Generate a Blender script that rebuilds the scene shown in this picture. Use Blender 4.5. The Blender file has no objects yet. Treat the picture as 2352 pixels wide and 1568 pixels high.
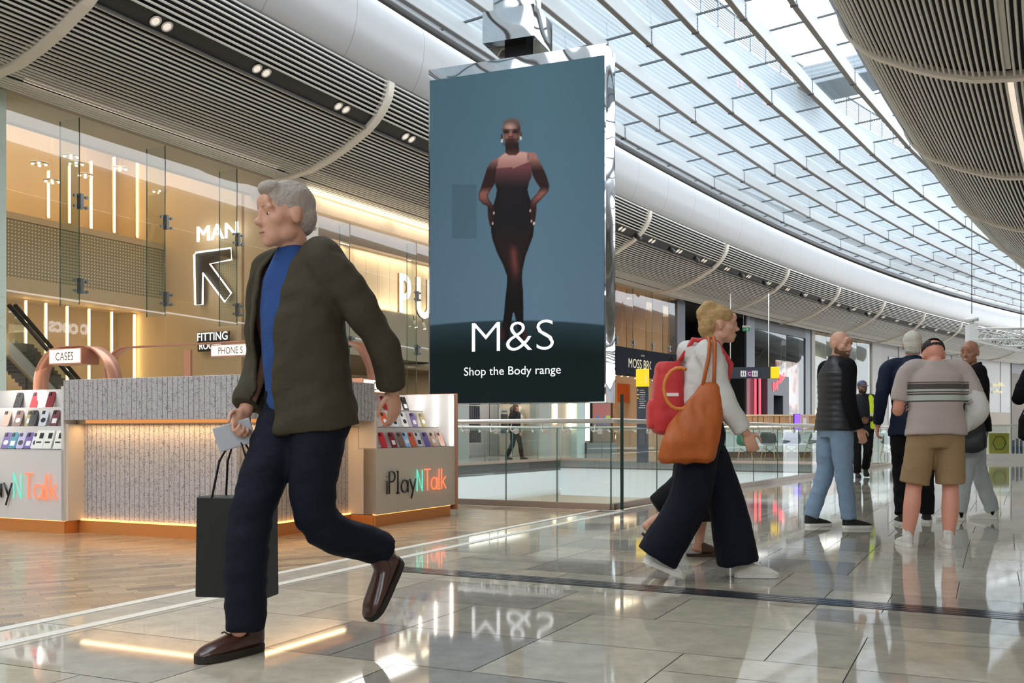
import bpy, bmesh, math, random
from mathutils import Vector, Matrix
random.seed(7)
SC = bpy.context.scene
COL = SC.collection
PI = math.pi
# ------------------------------------------------------------------ camera, sky, exposure
cd = bpy.data.cameras.new('camera')
cam = bpy.data.objects.new('camera', cd); COL.objects.link(cam)
cam.location = (0, 0, .87); cam.rotation_euler = (PI/2, 0, 0)
cd.sensor_width = 36; cd.sensor_fit = 'HORIZONTAL'; cd.lens = 35.007
cd.shift_y = 206/2352; cd.clip_end = 600; cd.clip_start = .05
SC.camera = cam
W = bpy.data.worlds.new('overcast_sky'); SC.world = W; W.use_nodes = True
wn = W.node_tree.nodes; wl = W.node_tree.links
bg = wn['Background']
tc = wn.new('ShaderNodeTexCoord'); nz = wn.new('ShaderNodeTexNoise'); rp = wn.new('ShaderNodeValToRGB')
nz.inputs['Scale'].default_value = 3.0; nz.inputs['Detail'].default_value = 4
rp.color_ramp.elements[0].position = .3; rp.color_ramp.elements[0].color = (.80, .88, 1.0, 1)
rp.color_ramp.elements[1].position = .65; rp.color_ramp.elements[1].color = (1, 1, 1, 1)
wl.new(tc.outputs['Generated'], nz.inputs['Vector']); wl.new(nz.outputs['Fac'], rp.inputs['Fac'])
wl.new(rp.outputs['Color'], bg.inputs['Color']); bg.inputs['Strength'].default_value = 4.7
W.cycles.sampling_method = 'MANUAL'; W.cycles.sample_map_resolution = 256
vs = SC.view_settings
SC.display_settings.display_device = 'sRGB'
vs.view_transform = 'Standard'; vs.look = 'None'; vs.gamma = 1; vs.use_curve_mapping = False
vs.exposure = 0.25
cy = SC.cycles
cy.max_bounces = 8; cy.diffuse_bounces = 4; cy.glossy_bounces = 4; cy.transmission_bounces = 6
cy.transparent_max_bounces = 24; cy.sample_clamp_indirect = 4; cy.caustics_reflective = False; cy.caustics_refractive = False
cy.use_denoising = True
# ------------------------------------------------------------------ plan of the mall: an arc; s runs along it, u across (negative = left)
R0 = 240.; TH0 = math.radians(24.267)
CXc, CYc = R0*math.cos(TH0), -R0*math.sin(TH0)
def PT(s, u, z=0.):
    th = TH0 + s/R0
    return Vector((CXc-(R0-u)*math.cos(th), CYc+(R0-u)*math.sin(th), z))
def HEAD(s):            # z rotation that turns local +x along u and +y along s
    return -(TH0 + s/R0)
def srange(a, b, step):
    n = max(1, int(math.ceil((b-a)/step))); return [a+(b-a)*i/n for i in range(n+1)]
# ------------------------------------------------------------------ materials
MATS = {}
def srgb(r, g, b):
    f = lambda c: (c/255/12.92 if c/255 <= .04045 else ((c/255+.055)/1.055)**2.4)
    return (f(r), f(g), f(b), 1)
def mat(name, col=(.5, .5, .5), rough=.5, metal=0, emit=None, es=0, alpha=None, spec=None, coat=0, sheen=0, bump=0, bscale=40, var=0, vscale=8, trans=0):
    if name in MATS: return MATS[name]
    m = bpy.data.materials.new(name); m.use_nodes = True
    n = m.node_tree.nodes; l = m.node_tree.links; b = n['Principled BSDF']
    c = col if len(col) == 4 else srgb(*col) if max(col) > 1.01 else (*col, 1)
    b.inputs['Base Color'].default_value = c
    b.inputs['Roughness'].default_value = rough; b.inputs['Metallic'].default_value = metal
    if name.startswith(('fabric', 'denim', 'jacket', 'trousers', 'knit', 'guard')) and spec is None: spec = .2
    if spec is not None: b.inputs['Specular IOR Level'].default_value = spec
    if coat: b.inputs['Coat Weight'].default_value = coat; b.inputs['Coat Roughness'].default_value = .05
    if sheen: b.inputs['Sheen Weight'].default_value = sheen
    if trans: b.inputs['Transmission Weight'].default_value = trans
    if emit:
        e = emit if len(emit) == 4 else srgb(*emit) if max(emit) > 1.01 else (*emit, 1)
        b.inputs['Emission Color'].default_value = e; b.inputs['Emission Strength'].default_value = es
    if bump or var:
        t = n.new('ShaderNodeTexCoord'); z = n.new('ShaderNodeTexNoise'); z.inputs['Scale'].default_value = bscale if bump else vscale; z.inputs['Detail'].default_value = 5
        l.new(t.outputs['Object'], z.inputs['Vector'])
        if bump:
            p = n.new('ShaderNodeBump'); p.inputs['Strength'].default_value = bump; p.inputs['Distance'].default_value = .02
            l.new(z.outputs['Fac'], p.inputs['Height']); l.new(p.outputs['Normal'], b.inputs['Normal'])
        if var:
            z2 = n.new('ShaderNodeTexNoise'); z2.inputs['Scale'].default_value = vscale; z2.inputs['Detail'].default_value = 6
            l.new(t.outputs['Object'], z2.inputs['Vector'])
            mx = n.new('ShaderNodeMix'); mx.data_type = 'RGBA'; mx.blend_type = 'MIX'
            mx.inputs[6].default_value = tuple(max(0, x*(1-var)) for x in c[:3])+(1,); mx.inputs[7].default_value = tuple(min(1, x*(1+var)) for x in c[:3])+(1,)
            l.new(z2.outputs['Fac'], mx.inputs[0]); l.new(mx.outputs[2], b.inputs['Base Color'])
    MATS[name] = m; return m
def glass(name, tint=(.93, .97, .96), refl=.10, rough=0., power=1.):
    if name in MATS: return MATS[name]
    m = bpy.data.materials.new(name); m.use_nodes = True
    n = m.node_tree.nodes; l = m.node_tree.links; n.remove(n['Principled BSDF'])
    tr = n.new('ShaderNodeBsdfTransparent'); tr.inputs[0].default_value = (*tint, 1)
    gl = n.new('ShaderNodeBsdfGlossy'); gl.inputs['Roughness'].default_value = rough; gl.inputs[0].default_value = (.95, .98, .98, 1)
    lw = n.new('ShaderNodeLayerWeight'); lw.inputs[0].default_value = .35
    ma = n.new('ShaderNodeMath'); ma.operation = 'MULTIPLY_ADD'; ma.inputs[1].default_value = power*.6; ma.inputs[2].default_value = refl; ma.use_clamp = True
    l.new(lw.outputs['Fresnel'], ma.inputs[0])
    mx = n.new('ShaderNodeMixShader'); l.new(ma.outputs[0], mx.inputs[0]); l.new(tr.outputs[0], mx.inputs[1]); l.new(gl.outputs[0], mx.inputs[2])
    l.new(mx.outputs[0], n['Material Output'].inputs[0]); MATS[name] = m; return m
def emis(name, col, es):
    return mat(name, (.02, .02, .02), .5, emit=col, es=es)
# ------------------------------------------------------------------ mesh helpers
class MB:
    """collects geometry for ONE mesh object"""
    def __init__(s): s.v = []; s.f = []; s.m = []; s.uv = {}; s.mats = []; s.col = []; s.smooth = []
    def mi(s, m):
        if m not in s.mats: s.mats.append(m)
        return s.mats.index(m)
    def face(s, idx, m, smooth=False, uv=None):
        s.f.append(tuple(idx)); s.m.append(s.mi(m)); s.smooth.append(smooth)
        if uv: s.uv[len(s.f)-1] = uv
    def poly(s, pts, m, uv=None, smooth=False):
        b = len(s.v); s.v += [tuple(p) for p in pts]; s.face(range(b, b+len(pts)), m, smooth, uv)
    def box(s, c, d, m, mx=None, taper=None):
        x, y, z = [k/2 for k in d]; b = len(s.v); t = taper or 1
        pts = [Vector((sx*x*(t if sz > 0 else 1), sy*y*(t if sz > 0 else 1), sz*z)) for sz in (-1, 1) for sx, sy in ((-1, -1), (1, -1), (1, 1), (-1, 1))]
        for p in pts:
            p = p+Vector(c)
            s.v.append(tuple(mx @ p if mx else p))
        for q in ((0, 3, 2, 1), (4, 5, 6, 7), (0, 1, 5, 4), (1, 2, 6, 5), (2, 3, 7, 6), (3, 0, 4, 7)): s.face([b+i for i in q], m)
        return s
    def prism(s, pts2, z0, z1, m, mx=None):     # pts2 counter-clockwise in xy
        b = len(s.v); n = len(pts2)
        for z in (z0, z1):
            for p in pts2:
                q = Vector((p[0], p[1], z)); s.v.append(tuple(mx @ q if mx else q))
        s.face([b+n-1-i for i in range(n)], m); s.face([b+n+i for i in range(n)], m)
        for i in range(n): s.face((b+i, b+(i+1) % n, b+n+(i+1) % n, b+n+i), m)
        return s
    def tube(s, pts, r, m, seg=10, caps=True, mx=None, smooth=True, closed=False):
        pts = [Vector(p) for p in pts]; n = len(pts); b = len(s.v)
        rr = r if isinstance(r, (list, tuple)) else [r]*n
        up = None
        for i, p in enumerate(pts):
            if closed: t = (pts[(i+1) % n]-pts[i-1]).normalized()
            else: t = (pts[min(i+1, n-1)]-pts[max(i-1, 0)]).normalized()
            if up is None:
                up = Vector((0, 0, 1)) if abs(t.z) < .9 else Vector((1, 0, 0))
            a = (up - t*up.dot(t)).normalized(); c = t.cross(a); up = a
            for k in range(seg):
                g = 2*PI*k/seg; q = p+(a*math.cos(g)+c*math.sin(g))*rr[i]
                s.v.append(tuple(mx @ q if mx else q))
        for i in range(n if closed else n-1):
            j = (i+1) % n
            for k in range(seg):
                s.face((b+i*seg+k, b+i*seg+(k+1) % seg, b+j*seg+(k+1) % seg, b+j*seg+k), m, smooth)
        if caps and not closed:
            s.face([b+seg-1-k for k in range(seg)], m); s.face([b+(n-1)*seg+k for k in range(seg)], m)
        return s
    def cyl(s, a, b, r, m, seg=16, mx=None, r2=None):
        return s.tube([a, b], [r, r if r2 is None else r2], m, seg, mx=mx)
    def lathe(s, prof, m, c=(0, 0, 0), seg=24, mx=None, smooth=True):
        b = len(s.v); n = len(prof)
        for r, z in prof:
            for k in range(seg):
                g = 2*PI*k/seg; q = Vector((c[0]+r*math.cos(g), c[1]+r*math.sin(g), c[2]+z)); s.v.append(tuple(mx @ q if mx else q))
        for i in range(n-1):
            for k in range(seg): s.face((b+i*seg+k, b+i*seg+(k+1) % seg, b+(i+1)*seg+(k+1) % seg, b+(i+1)*seg+k), m, smooth)
        s.face([b+seg-1-k for k in range(seg)], m); s.face([b+(n-1)*seg+k for k in range(seg)], m)
        return s
    def sphere(s, c, r, m, seg=16, rings=10, mx=None):
        rr = r if isinstance(r, (tuple, list)) else (r, r, r)
        prof = [(math.sin(PI*i/rings), -math.cos(PI*i/rings)) for i in range(rings+1)]
        prof[0] = (.001, -1); prof[-1] = (.001, 1)
        M = Matrix.Translation(c) @ Matrix.Diagonal((*rr, 1))
        return s.lathe(prof, m, seg=seg, mx=(mx @ M if mx else M))
    def sweep(s, prof, ss, m, closed=True, smooth=False, caps=True, uv=False):
        """prof: [(u, z)] swept along the mall from ss[0] to ss[-1]"""
        b = len(s.v); n = len(prof); L = [0]
        for i in range(n): 
            q = prof[(i+1) % n]; L.append(L[-1]+math.hypot(q[0]-prof[i][0], q[1]-prof[i][1]))
        for t in ss:
            for u, z in prof: s.v.append(tuple(PT(t, u, z)))
        for i in range(len(ss)-1):
            for k in range(n if closed else n-1):
                k2 = (k+1) % n
                s.face((b+i*n+k, b+(i+1)*n+k, b+(i+1)*n+k2, b+i*n+k2), m, smooth,
                       [(ss[i], L[k]), (ss[i+1], L[k]), (ss[i+1], L[k+1]), (ss[i], L[k+1])] if uv else None)
        if closed and caps:
            s.face([b+k for k in range(n)], m); s.face([b+(len(ss)-1)*n+n-1-k for k in range(n)], m)
        return s
    def build(s, name, parent=None, loc=None, rotz=0, bevel=0, fix=True, col=None):
        me = bpy.data.meshes.new(name); me.from_pydata(s.v, [], s.f)
        for m in s.mats: me.materials.append(m)
        me.polygons.foreach_set('material_index', s.m); me.polygons.foreach_set('use_smooth', s.smooth)
        if s.uv:
            uvl = me.uv_layers.new(name='UVMap')
            for p in me.polygons:
                if p.index in s.uv:
                    for li, c in zip(p.loop_indices, s.uv[p.index]): uvl.data[li].uv = c
        if s.col:
            ca = me.color_attributes.new('tone', 'FLOAT_COLOR', 'POINT')
            for i, c in enumerate(s.col): ca.data[i].color = c
        if fix:
            bm = bmesh.new(); bm.from_mesh(me); bmesh.ops.recalc_face_normals(bm, faces=bm.faces); bm.to_mesh(me); bm.free()
        me.update()
        o = bpy.data.objects.new(name, me); COL.objects.link(o)
        if parent: o.parent = parent
        if loc is not None: o.location = loc
        o.rotation_euler = (0, 0, rotz)
        if bevel:
            bv = o.modifiers.new('bevel', 'BEVEL'); bv.width = bevel; bv.segments = 2; bv.limit_method = 'ANGLE'; bv.angle_limit = .6
        return o
def tag(o, label, cat, group=None, kind=None):
    o['label'] = label; o['category'] = cat
    if group: o['group'] = group
    if kind: o['kind'] = kind
    return o
def struct(o): o['kind'] = 'structure'; return o
def thing(name, label, cat, loc=(0, 0, 0), rotz=0, group=None):
    o = bpy.data.objects.new(name, None); COL.objects.link(o); o.location = loc; o.rotation_euler = (0, 0, rotz); o.empty_display_size = .2
    return tag(o, label, cat, group)
def clone(o, loc=None, rotz=None, label=None, group=None, parent=None):
    c = o.copy(); COL.objects.link(c)
    if parent: c.parent = parent
    if loc is not None: c.location = loc
    if rotz is not None: c.rotation_euler = (0, 0, rotz)
    if label: c['label'] = label
    if group: c['group'] = group
    for ch in list(o.children): clone(ch, parent=c)
    return c
def text_mesh(txt, size, m, ext=.0, offset=0., align='CENTER', spacing=1., xs=1., shear=0., res=4):
    """letters as a mesh standing in the local xz plane, facing -y; returns the mesh"""
    cu = bpy.data.curves.new('t', 'FONT'); cu.body = txt; cu.size = size; cu.extrude = ext; cu.offset = offset
    cu.align_x = align; cu.space_character = spacing; cu.shear = shear; cu.resolution_u = res
    ob = bpy.data.objects.new('t', cu); COL.objects.link(ob)
    dg = bpy.context.evaluated_depsgraph_get(); dg.update()
    me = bpy.data.meshes.new_from_object(ob.evaluated_get(dg), depsgraph=dg)
    bpy.data.objects.remove(ob); bpy.data.curves.remove(cu)
    me.transform(Matrix.Rotation(PI/2, 4, 'X') @ Matrix.Diagonal((xs, 1, 1, 1)))
    me.materials.clear(); me.materials.append(m)
    return me
def add_text(name, txt, size, m, parent=None, loc=(0, 0, 0), rotz=0, **k):
    me = text_mesh(txt, size, m, **k); me.name = name
    o = bpy.data.objects.new(name, me); COL.objects.link(o); o.location = loc; o.rotation_euler = (0, 0, rotz)
    if parent: o.parent = parent
    return o
FPX = 2287.
def at(px, py, Y): return Vector(((px-1176)/FPX*Y, Y, .87+(990-py)/FPX*Y))
def onu(px, py, u):     # the point of the wall at u that lies in that direction: (s, z)
    k = (px-1176)/FPX; r = R0-u
    A = 1+k*k; B = -2*(k*CXc+CYc); Cc = CXc**2+CYc**2-r*r
    Y = (-B+math.sqrt(B*B-4*A*Cc))/(2*A)
    return (math.atan2(Y-CYc, CXc-k*Y)-TH0)*R0, .87+(990-py)/FPX*Y
def ons(px, py, s):     # the point of the cross plane at s: (u, z)
    k = (px-1176)/FPX; b0 = PT(s, 0); b1 = PT(s, 1)-b0
    u = (k*b0.y-b0.x)/(b1.x-k*b1.y); Y = b0.y+u*b1.y
    return u, .87+(990-py)/FPX*Y
# ================================================================== SETTING
LP = [(-12.40, 8.69), (-12.42, 8.52), (-12.46, 8.36), (-12.55, 8.20), (-12.68, 8.03), (-12.84, 7.87), (-13.07, 7.70), (-13.22, 7.63), (-13.67, 7.39), (-14.14, 7.20), (-14.66, 7.04), (-15.30, 6.96), (-15.75, 6.94)]
def arclen(pr):
    d = [0]
    for a, b in zip(pr, pr[1:]): d.append(d[-1]+math.hypot(b[0]-a[0], b[1]-a[1]))
    return d
LD = arclen(LP)
def lp_at(d, mirror=False):
    d = max(0, min(LD[-1]-1e-6, d)); i = max(k for k in range(len(LD)-1) if LD[k] <= d)
    t = (d-LD[i])/(LD[i+1]-LD[i]); a, b = LP[i], LP[i+1]
    u, z = a[0]+(b[0]-a[0])*t, a[1]+(b[1]-a[1])*t
    # smoothed tangent
    j0, j1 = max(0, i-1), min(len(LP)-1, i+2)
    tu, tz = LP[j1][0]-LP[j0][0], LP[j1][1]-LP[j0][1]; q = math.hypot(tu, tz); tu /= q; tz /= q
    nu, nz = -tz, tu                                   # normal: towards the hall
    if nu < 0 and abs(nu) > abs(nz) or nz > 0: nu, nz = -nu, -nz
    if mirror: return -15.2-u, z, -tu, tz, -nu, nz
    return u, z, tu, tz, nu, nz
m_slat = mat('slat_grey', (214, 211, 205), .4)
m_black = mat('void_black', (10, 10, 10), .8)
m_trough = mat('trough_black', (30, 29, 28), .5)
m_rib = mat('rib_cream', (226, 218, 206), .5)
m_steel = mat('brushed_steel', (190, 190, 188), .28, metal=1)
m_white = mat('white_paint', (228, 228, 226), .5)
TR0, TR1 = .84, 1.14                                   # the black light trough, as length along the profile from the top edge
def slat_ceiling(name, mirror, s0, s1, trough=True, step=2.0):
    ss = srange(s0, s1, step); b = MB()
    d = .0; pitch = .098 if not mirror else .098
    d = .03 if not mirror else .70
    while d < LD[-1]-.02:
        if trough and TR0-.02 < d < TR1+.02: d = TR1+.05
        if SLOT0 < d < SLOT1: d = SLOT1+.03
        u, z, tu, tz, nu, nz = lp_at(d, mirror); w, h = .022, .034
        hb = .004; pr = [(u-tu*w+nu*h*.25, z-tz*w+nz*h*.25), (u-tu*w*.55+nu*h*.7, z-tz*w*.55+nz*h*.7), (u+tu*w*.55+nu*h*.7, z+tz*w*.55+nz*h*.7), (u+tu*w+nu*h*.25, z+tz*w+nz*h*.25), (u+tu*w-nu*hb, z+tz*w-nz*hb), (u-tu*w-nu*hb, z-tz*w-nz*hb)]
        b.sweep(pr, ss, m_slat); d += pitch
    o = struct(b.build(name))
    bk = MB(); pr = [(lp_at(k, mirror)[0]-lp_at(k, mirror)[4]*.09, lp_at(k, mirror)[1]-lp_at(k, mirror)[5]*.09) for k in [i*LD[-1]/24 for i in range(25)]]
    bk.sweep(pr, ss, m_black, closed=False, smooth=True); bk.build('backing', o)
    if trough:
        t = MB(); q = [TR0, TR0+.1, TR0+.2, TR1]
        t.sweep([(lp_at(k, mirror)[0]-lp_at(k, mirror)[4]*.035, lp_at(k, mirror)[1]-lp_at(k, mirror)[5]*.035) for k in q], ss, m_trough, closed=False, smooth=True)
        t.build('light_trough', o)
        e = MB()
        u, z, tu, tz, nu, nz = lp_at(TR1+.02, mirror)
        e.sweep([(u-tu*.012-nu*.04, z-tz*.012-nz*.04), (u-tu*.012+nu*.05, z-tz*.012+nz*.05), (u+tu*.012+nu*.05, z+tz*.012+nz*.05), (u+tu*.012-nu*.04, z+tz*.012-nz*.04)], ss, mat('trough_edge', (120, 118, 115), .4, metal=.4))
        e.build('trough_edge', o)
    return o
SLOT0, SLOT1 = LD[-1]-.62, LD[-1]-.50
ceil_l = slat_ceiling('ceiling', False, -14, 112)
ceil_r = slat_ceiling('ceiling', True, -14, 100, trough=False)
b = MB(); b.sweep([(lp_at(k, True)[0]+lp_at(k, True)[4]*.03, lp_at(k, True)[1]+lp_at(k, True)[5]*.03) for k in [.66*i/12 for i in range(13)]], srange(-2, 100, 1.5), mat('edge_dark', (34, 36, 42), .35, metal=.3), closed=False, smooth=True); b.build('dark_edge', ceil_r)
b = MB(); b.sweep([(-15.74, 7.06), (-24.2, 7.06), (-24.2, 7.2), (-15.74, 7.2)], srange(19.1, 150, 3), m_black); b.sweep([(-12.5, 8.7), (-12.6, 8.62), (-15.9, 7.15), (-15.9, 7.25), (-12.6, 8.72)], srange(-2, 125, 3), m_black); struct(b.build('ceiling'))
# flat soffit to the right of the right-hand slatted hull
b = MB(); ss = srange(-4, 100, 2.5)
d = .55
while d < 6.0:
    u = .55+d-.5; b.sweep([(u-.024, 6.975), (u-.024, 6.92), (u+.024, 6.92), (u+.024, 6.975)], ss, m_slat); d += .098
b.sweep([(.5, 7.05), (7.0, 7.05), (7.0, 7.1), (.5, 7.1)], ss, m_black)
struct(b.build('ceiling'))
# ribs: pale bands across the slats, one every 7.17 m
RIB0, RIBD = 18.284, 7.173
def make_rib(n, s, mirror):
    ang = MB(); N = 40; w = .095
    pr = [lp_at(LD[-1]*i/N, mirror) for i in range(N+1)]
    for i in range(N):
        for side in (-1, 1): pass
    base = len(ang.v)
    for u, z, tu, tz, nu, nz in pr:
        for ds, off in ((-w, .075), (w, .075), (w, -.07), (-w, -.07)):
            ang.v.append(tuple(PT(s+ds, u+nu*off, z+nz*off)))
    for i in range(N):
        for k in range(4):
            k2 = (k+1) % 4
            ang.face((base+i*4+k, base+i*4+k2, base+(i+1)*4+k2, base+(i+1)*4+k), m_rib, False)
    ang.face([base+k for k in range(4)], m_rib); ang.face([base+N*4+3-k for k in range(4)], m_rib)
    o = ang.build('trim_%d' % n); struct(o)
    for p in o.data.polygons: p.use_smooth = False
    return o
ribn = 1
for k in range(-1, 12):
    make_rib(ribn, RIB0+k*RIBD, False); ribn += 1
for k in range(-1, 10):
    make_rib(ribn, 19.15+k*7.75, True); ribn += 1
# white metal fascia between slats and skylight
m_fascia = mat('fascia_white', (186, 187, 190), .38, metal=.12)
def fascia_nodes():
    m = m_fascia; n = m.node_tree.nodes; l = m.node_tree.links; bs = n['Principled BSDF']
    uv = n.new('ShaderNodeUVMap'); sx = n.new('ShaderNodeSeparateXYZ'); l.new(uv.outputs[0], sx.inputs[0])
    md = n.new('ShaderNodeMath'); md.operation = 'PINGPONG'; md.inputs[1].default_value = 1.195; l.new(sx.outputs[0], md.inputs[0])
    lt = n.new('ShaderNodeMath'); lt.operation = 'LESS_THAN'; lt.inputs[1].default_value = .011; l.new(md.outputs[0], lt.inputs[0])
    mx = n.new('ShaderNodeMix'); mx.data_type = 'RGBA'; mx.inputs[6].default_value = srgb(186, 187, 190); mx.inputs[7].default_value = srgb(150, 150, 152)
    l.new(lt.outputs[0], mx.inputs[0]); l.new(mx.outputs[2], bs.inputs['Base Color'])
fascia_nodes()
FP = [(-12.46, 8.72), (-12.38, 8.74), (-12.27, 8.9), (-12.16, 9.12), (-12.08, 9.4), (-12.05, 9.7), (-12.06, 9.95), (-12.10, 10.10), (-12.2, 10.2), (-12.42, 10.26)]
b = MB(); b.sweep(FP, srange(-24, 125, 1.0), m_fascia, closed=False, smooth=True, uv=True); struct(b.build('wall_left_fascia'))
b = MB(); b.sweep([(-15.2-u, z) for u, z in FP], srange(-24, 112, 1.5), m_fascia, closed=False, smooth=True, uv=True); struct(b.build('wall_right_fascia'))
# dark gutter pipe along the skylight foot and its glass upstand
m_dk = mat('gutter_dark', (74, 72, 71), .4, metal=.5)
b = MB(); b.sweep([(-12.72+.17*math.cos(a), 10.62+.17*math.sin(a)) for a in [2*PI*i/12 for i in range(12)]], srange(-2, 125, 1.5), m_dk, smooth=True)
b.sweep([(-12.42, 10.26), (-13.3, 10.3), (-13.3, 10.34), (-12.42, 10.3)], srange(-2, 125, 1.5), m_dk)
b.build('gutter'); struct(bpy.data.objects['gutter']); bpy.data.objects['gutter'].name = 'trim_40'
# ------------------------------------------------------------------ skylight
SK0, SKD = 23.893, 8.023
def sk(j): return (-14.362+1.306*j, 10.212+.079*j+.87)
m_beam = mat('beam_white', (160, 163, 164), .55); m_flange = mat('beam_flange', (118, 114, 110), .5)
sky = bpy.data.objects.new('window_1', None); COL.objects.link(sky); struct(sky)
rows_s = [SK0+SKD*i+(1.5 if i == 0 else 0) for i in range(-6, 13)]
for j in range(0, 10):
    u, z = sk(j); b = MB()
    # straight lengths between brackets
    b.sweep([(u-.06, z+.02), (u+.06, z+.02), (u+.06, z+.42), (u-.06, z+.42)], rows_s, m_beam)
    b.sweep([(u-.075, z-.012), (u+.075, z-.012), (u+.075, z+.018), (u-.075, z+.018)], rows_s, m_flange)
    b.build('beam', sky)
mull = []
for a, c in zip(rows_s, rows_s[1:]):
    for t in (0, 1/3, 2/3): mull.append(a+(c-a)*t)
m_mull = mat('mullion_dark', (60, 66, 72), .5)
u0, z0 = sk(-.4); u1, z1 = sk(9.6)
for s in mull:
    b = MB(); p, q = PT(s, u0, z0+.44), PT(s, u1, z1+.44)
    d = (q-p).normalized(); n = Vector((d.y, -d.x, 0)).normalized()*.022
    up = Vector((0, 0, .05))
    v = [p-n, p+n, p+n+up, p-n+up, q-n, q+n, q+n+up, q-n+up]; b.v = [tuple(x) for x in v]
    for f in ((0, 1, 2, 3), (7, 6, 5, 4), (0, 4, 5, 1), (1, 5, 6, 2), (2, 6, 7, 3), (3, 7, 4, 0)): b.face(f, m_mull)
    b.build('mullion', sky)
m_brk = mat('bracket_steel', (86, 92, 96), .45, metal=.4)
bb = MB(); bb.box((0, 0, .21), (.15, .02, .46), m_brk); bb.box((0, .02, .02), (.2, .07, .05), m_brk)
for k in range(4): bb.cyl((.05, -.05, .08+.09*k), (.05, .05, .08+.09*k), .018, m_brk, 8); bb.cyl((-.05, -.05, .08+.09*k), (-.05, .05, .08+.09*k), .018, m_brk, 8)
brk0 = bb.build('bracket', sky)
first = True
for j in range(1, 9):
    for s in rows_s[5:17]:
        u, z = sk(j); o = brk0 if first else brk0.copy()
        if not first: COL.objects.link(o)
        first = False
        o.location = PT(s, u, z-.02); o.rotation_euler = (0, 0, HEAD(s))
g_roof = glass('roof_glass', (.84, .895, .905), .05, 0, .35)
b = MB()
for a, c in zip(rows_s, rows_s[1:]):
    b.poly([PT(a, u0, z0+.47), PT(a, u1, z1+.47), PT(c, u1, z1+.47), PT(c, u0, z0+.47)], g_roof)
b.build('pane', sky)
# building with louvred plant screen seen through the roof
m_louv = mat('louvre_screen', (205, 212, 216), .6)
def louv():
    n = m_louv.node_tree.nodes; l = m_louv.node_tree.links; bs = n['Principled BSDF']
    uv = n.new('ShaderNodeUVMap'); sx = n.new('ShaderNodeSeparateXYZ'); l.new(uv.outputs[0], sx.inputs[0])
    md = n.new('ShaderNodeMath'); md.operation = 'PINGPONG'; md.inputs[1].default_value = .11; l.new(sx.outputs[1], md.inputs[0])
    r = n.new('ShaderNodeValToRGB'); r.color_ramp.elements[0].color = srgb(110, 119, 126); r.color_ramp.elements[1].color = srgb(138, 145, 149); r.color_ramp.elements[0].position = .05; r.color_ramp.elements[1].position = .12
    l.new(md.outputs[0], r.inputs[0]); l.new(r.outputs[0], bs.inputs['Base Color'])
louv()
b = MB(); b.sweep([(-17.5, 14.5), (-17.5, 22.6), (-22, 22.6), (-22, 14.5)], srange(-12, 130, 3), m_louv, uv=True)
for k in range(71): b.sweep([(-17.5, 22.6), (-17.42, 22.6), (-17.42, 23.9), (-17.5, 23.9)], [-12+k*2, -11.88+k*2], m_louv)
for k in range(9): b.sweep([(-17.5, 22.7+.14*k), (-17.46, 22.7+.14*k), (-17.46, 22.76+.14*k), (-17.5, 22.76+.14*k)], srange(20, 130, 4), m_louv)
b.sweep([(-17.55, 23.9), (-17.4, 23.9), (-17.4, 24.0), (-17.55, 24.0)], srange(20, 130, 4), m_louv)
b.sweep([(-17.5, 22.4), (6, 22.4), (6, 23.6), (-17.5, 23.6)], [60.5, 64], m_louv)
struct(b.build('wall_upper_building'))
# ------------------------------------------------------------------ floors
m_tile = bpy.data.materials.new('stone_tile'); m_tile.use_nodes = True
def tile_nodes():
    n = m_tile.node_tree.nodes; l = m_tile.node_tree.links; bs = n['Principled BSDF']
    at = n.new('ShaderNodeAttribute'); at.attribute_name = 'tone'
    t = n.new('ShaderNodeTexCoord'); z = n.new('ShaderNodeTexNoise'); z.inputs['Scale'].default_value = 7; z.inputs['Detail'].default_value = 9; z.inputs['Roughness'].default_value = .7
    l.new(t.outputs['Object'], z.inputs['Vector'])
    r = n.new('ShaderNodeValToRGB'); r.color_ramp.elements[0].position = .3; r.color_ramp.elements[0].color = (.78, .77, .75, 1); r.color_ramp.elements[1].position = .7; r.color_ramp.elements[1].color = (1.16, 1.13, 1.08, 1)
    l.new(z.outputs['Fac'], r.inputs[0])
    mx = n.new('ShaderNodeMix'); mx.data_type = 'RGBA'; mx.blend_type = 'MULTIPLY'; mx.inputs[0].default_value = 1
    l.new(at.outputs['Color'], mx.inputs[6]); l.new(r.outputs[0], mx.inputs[7]); l.new(mx.outputs[2], bs.inputs['Base Color'])
    bs.inputs['Roughness'].default_value = .045; bs.inputs['IOR'].default_value = 1.62
    z2 = n.new('ShaderNodeTexNoise'); z2.inputs['Scale'].default_value = 1.3; z2.inputs['Detail'].default_value = 2; l.new(t.outputs['Object'], z2.inputs['Vector'])
    bp = n.new('ShaderNodeBump'); bp.inputs['Strength'].default_value = .01; bp.inputs['Distance'].default_value = .015; l.new(z2.outputs['Fac'], bp.inputs['Height']); l.new(bp.outputs['Normal'], bs.inputs['Normal'])
tile_nodes()
m_grout = mat('grout', (92, 90, 88), .6)
TONES = [srgb(192, 184, 168), srgb(184, 177, 163), srgb(176, 169, 156), srgb(160, 155, 146), srgb(198, 189, 172), srgb(182, 173, 158), srgb(148, 144, 138)]
VS0, VS1, VU0, VU1 = 10.22, 26.7, -12.6, -3.62     # the void in the floor
def in_void(s, u): return VS0 < s < VS1 and VU0 < u < VU1
def white_u(s): return -3.86+.005*s
b = MB()
def tile(s0, s1, u0, u1, tone):
    g = .0022
    base = len(b.v)
    for s, u in ((s0+g, u0+g), (s0+g, u1-g), (s1-g, u1-g), (s1-g, u0+g)): b.v.append(tuple(PT(s, u, 0))); b.col.append(tone)
    b.face((base, base+1, base+2, base+3), m_tile)
s = -8.58
rr = random.Random(3)
rowsz = []
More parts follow.
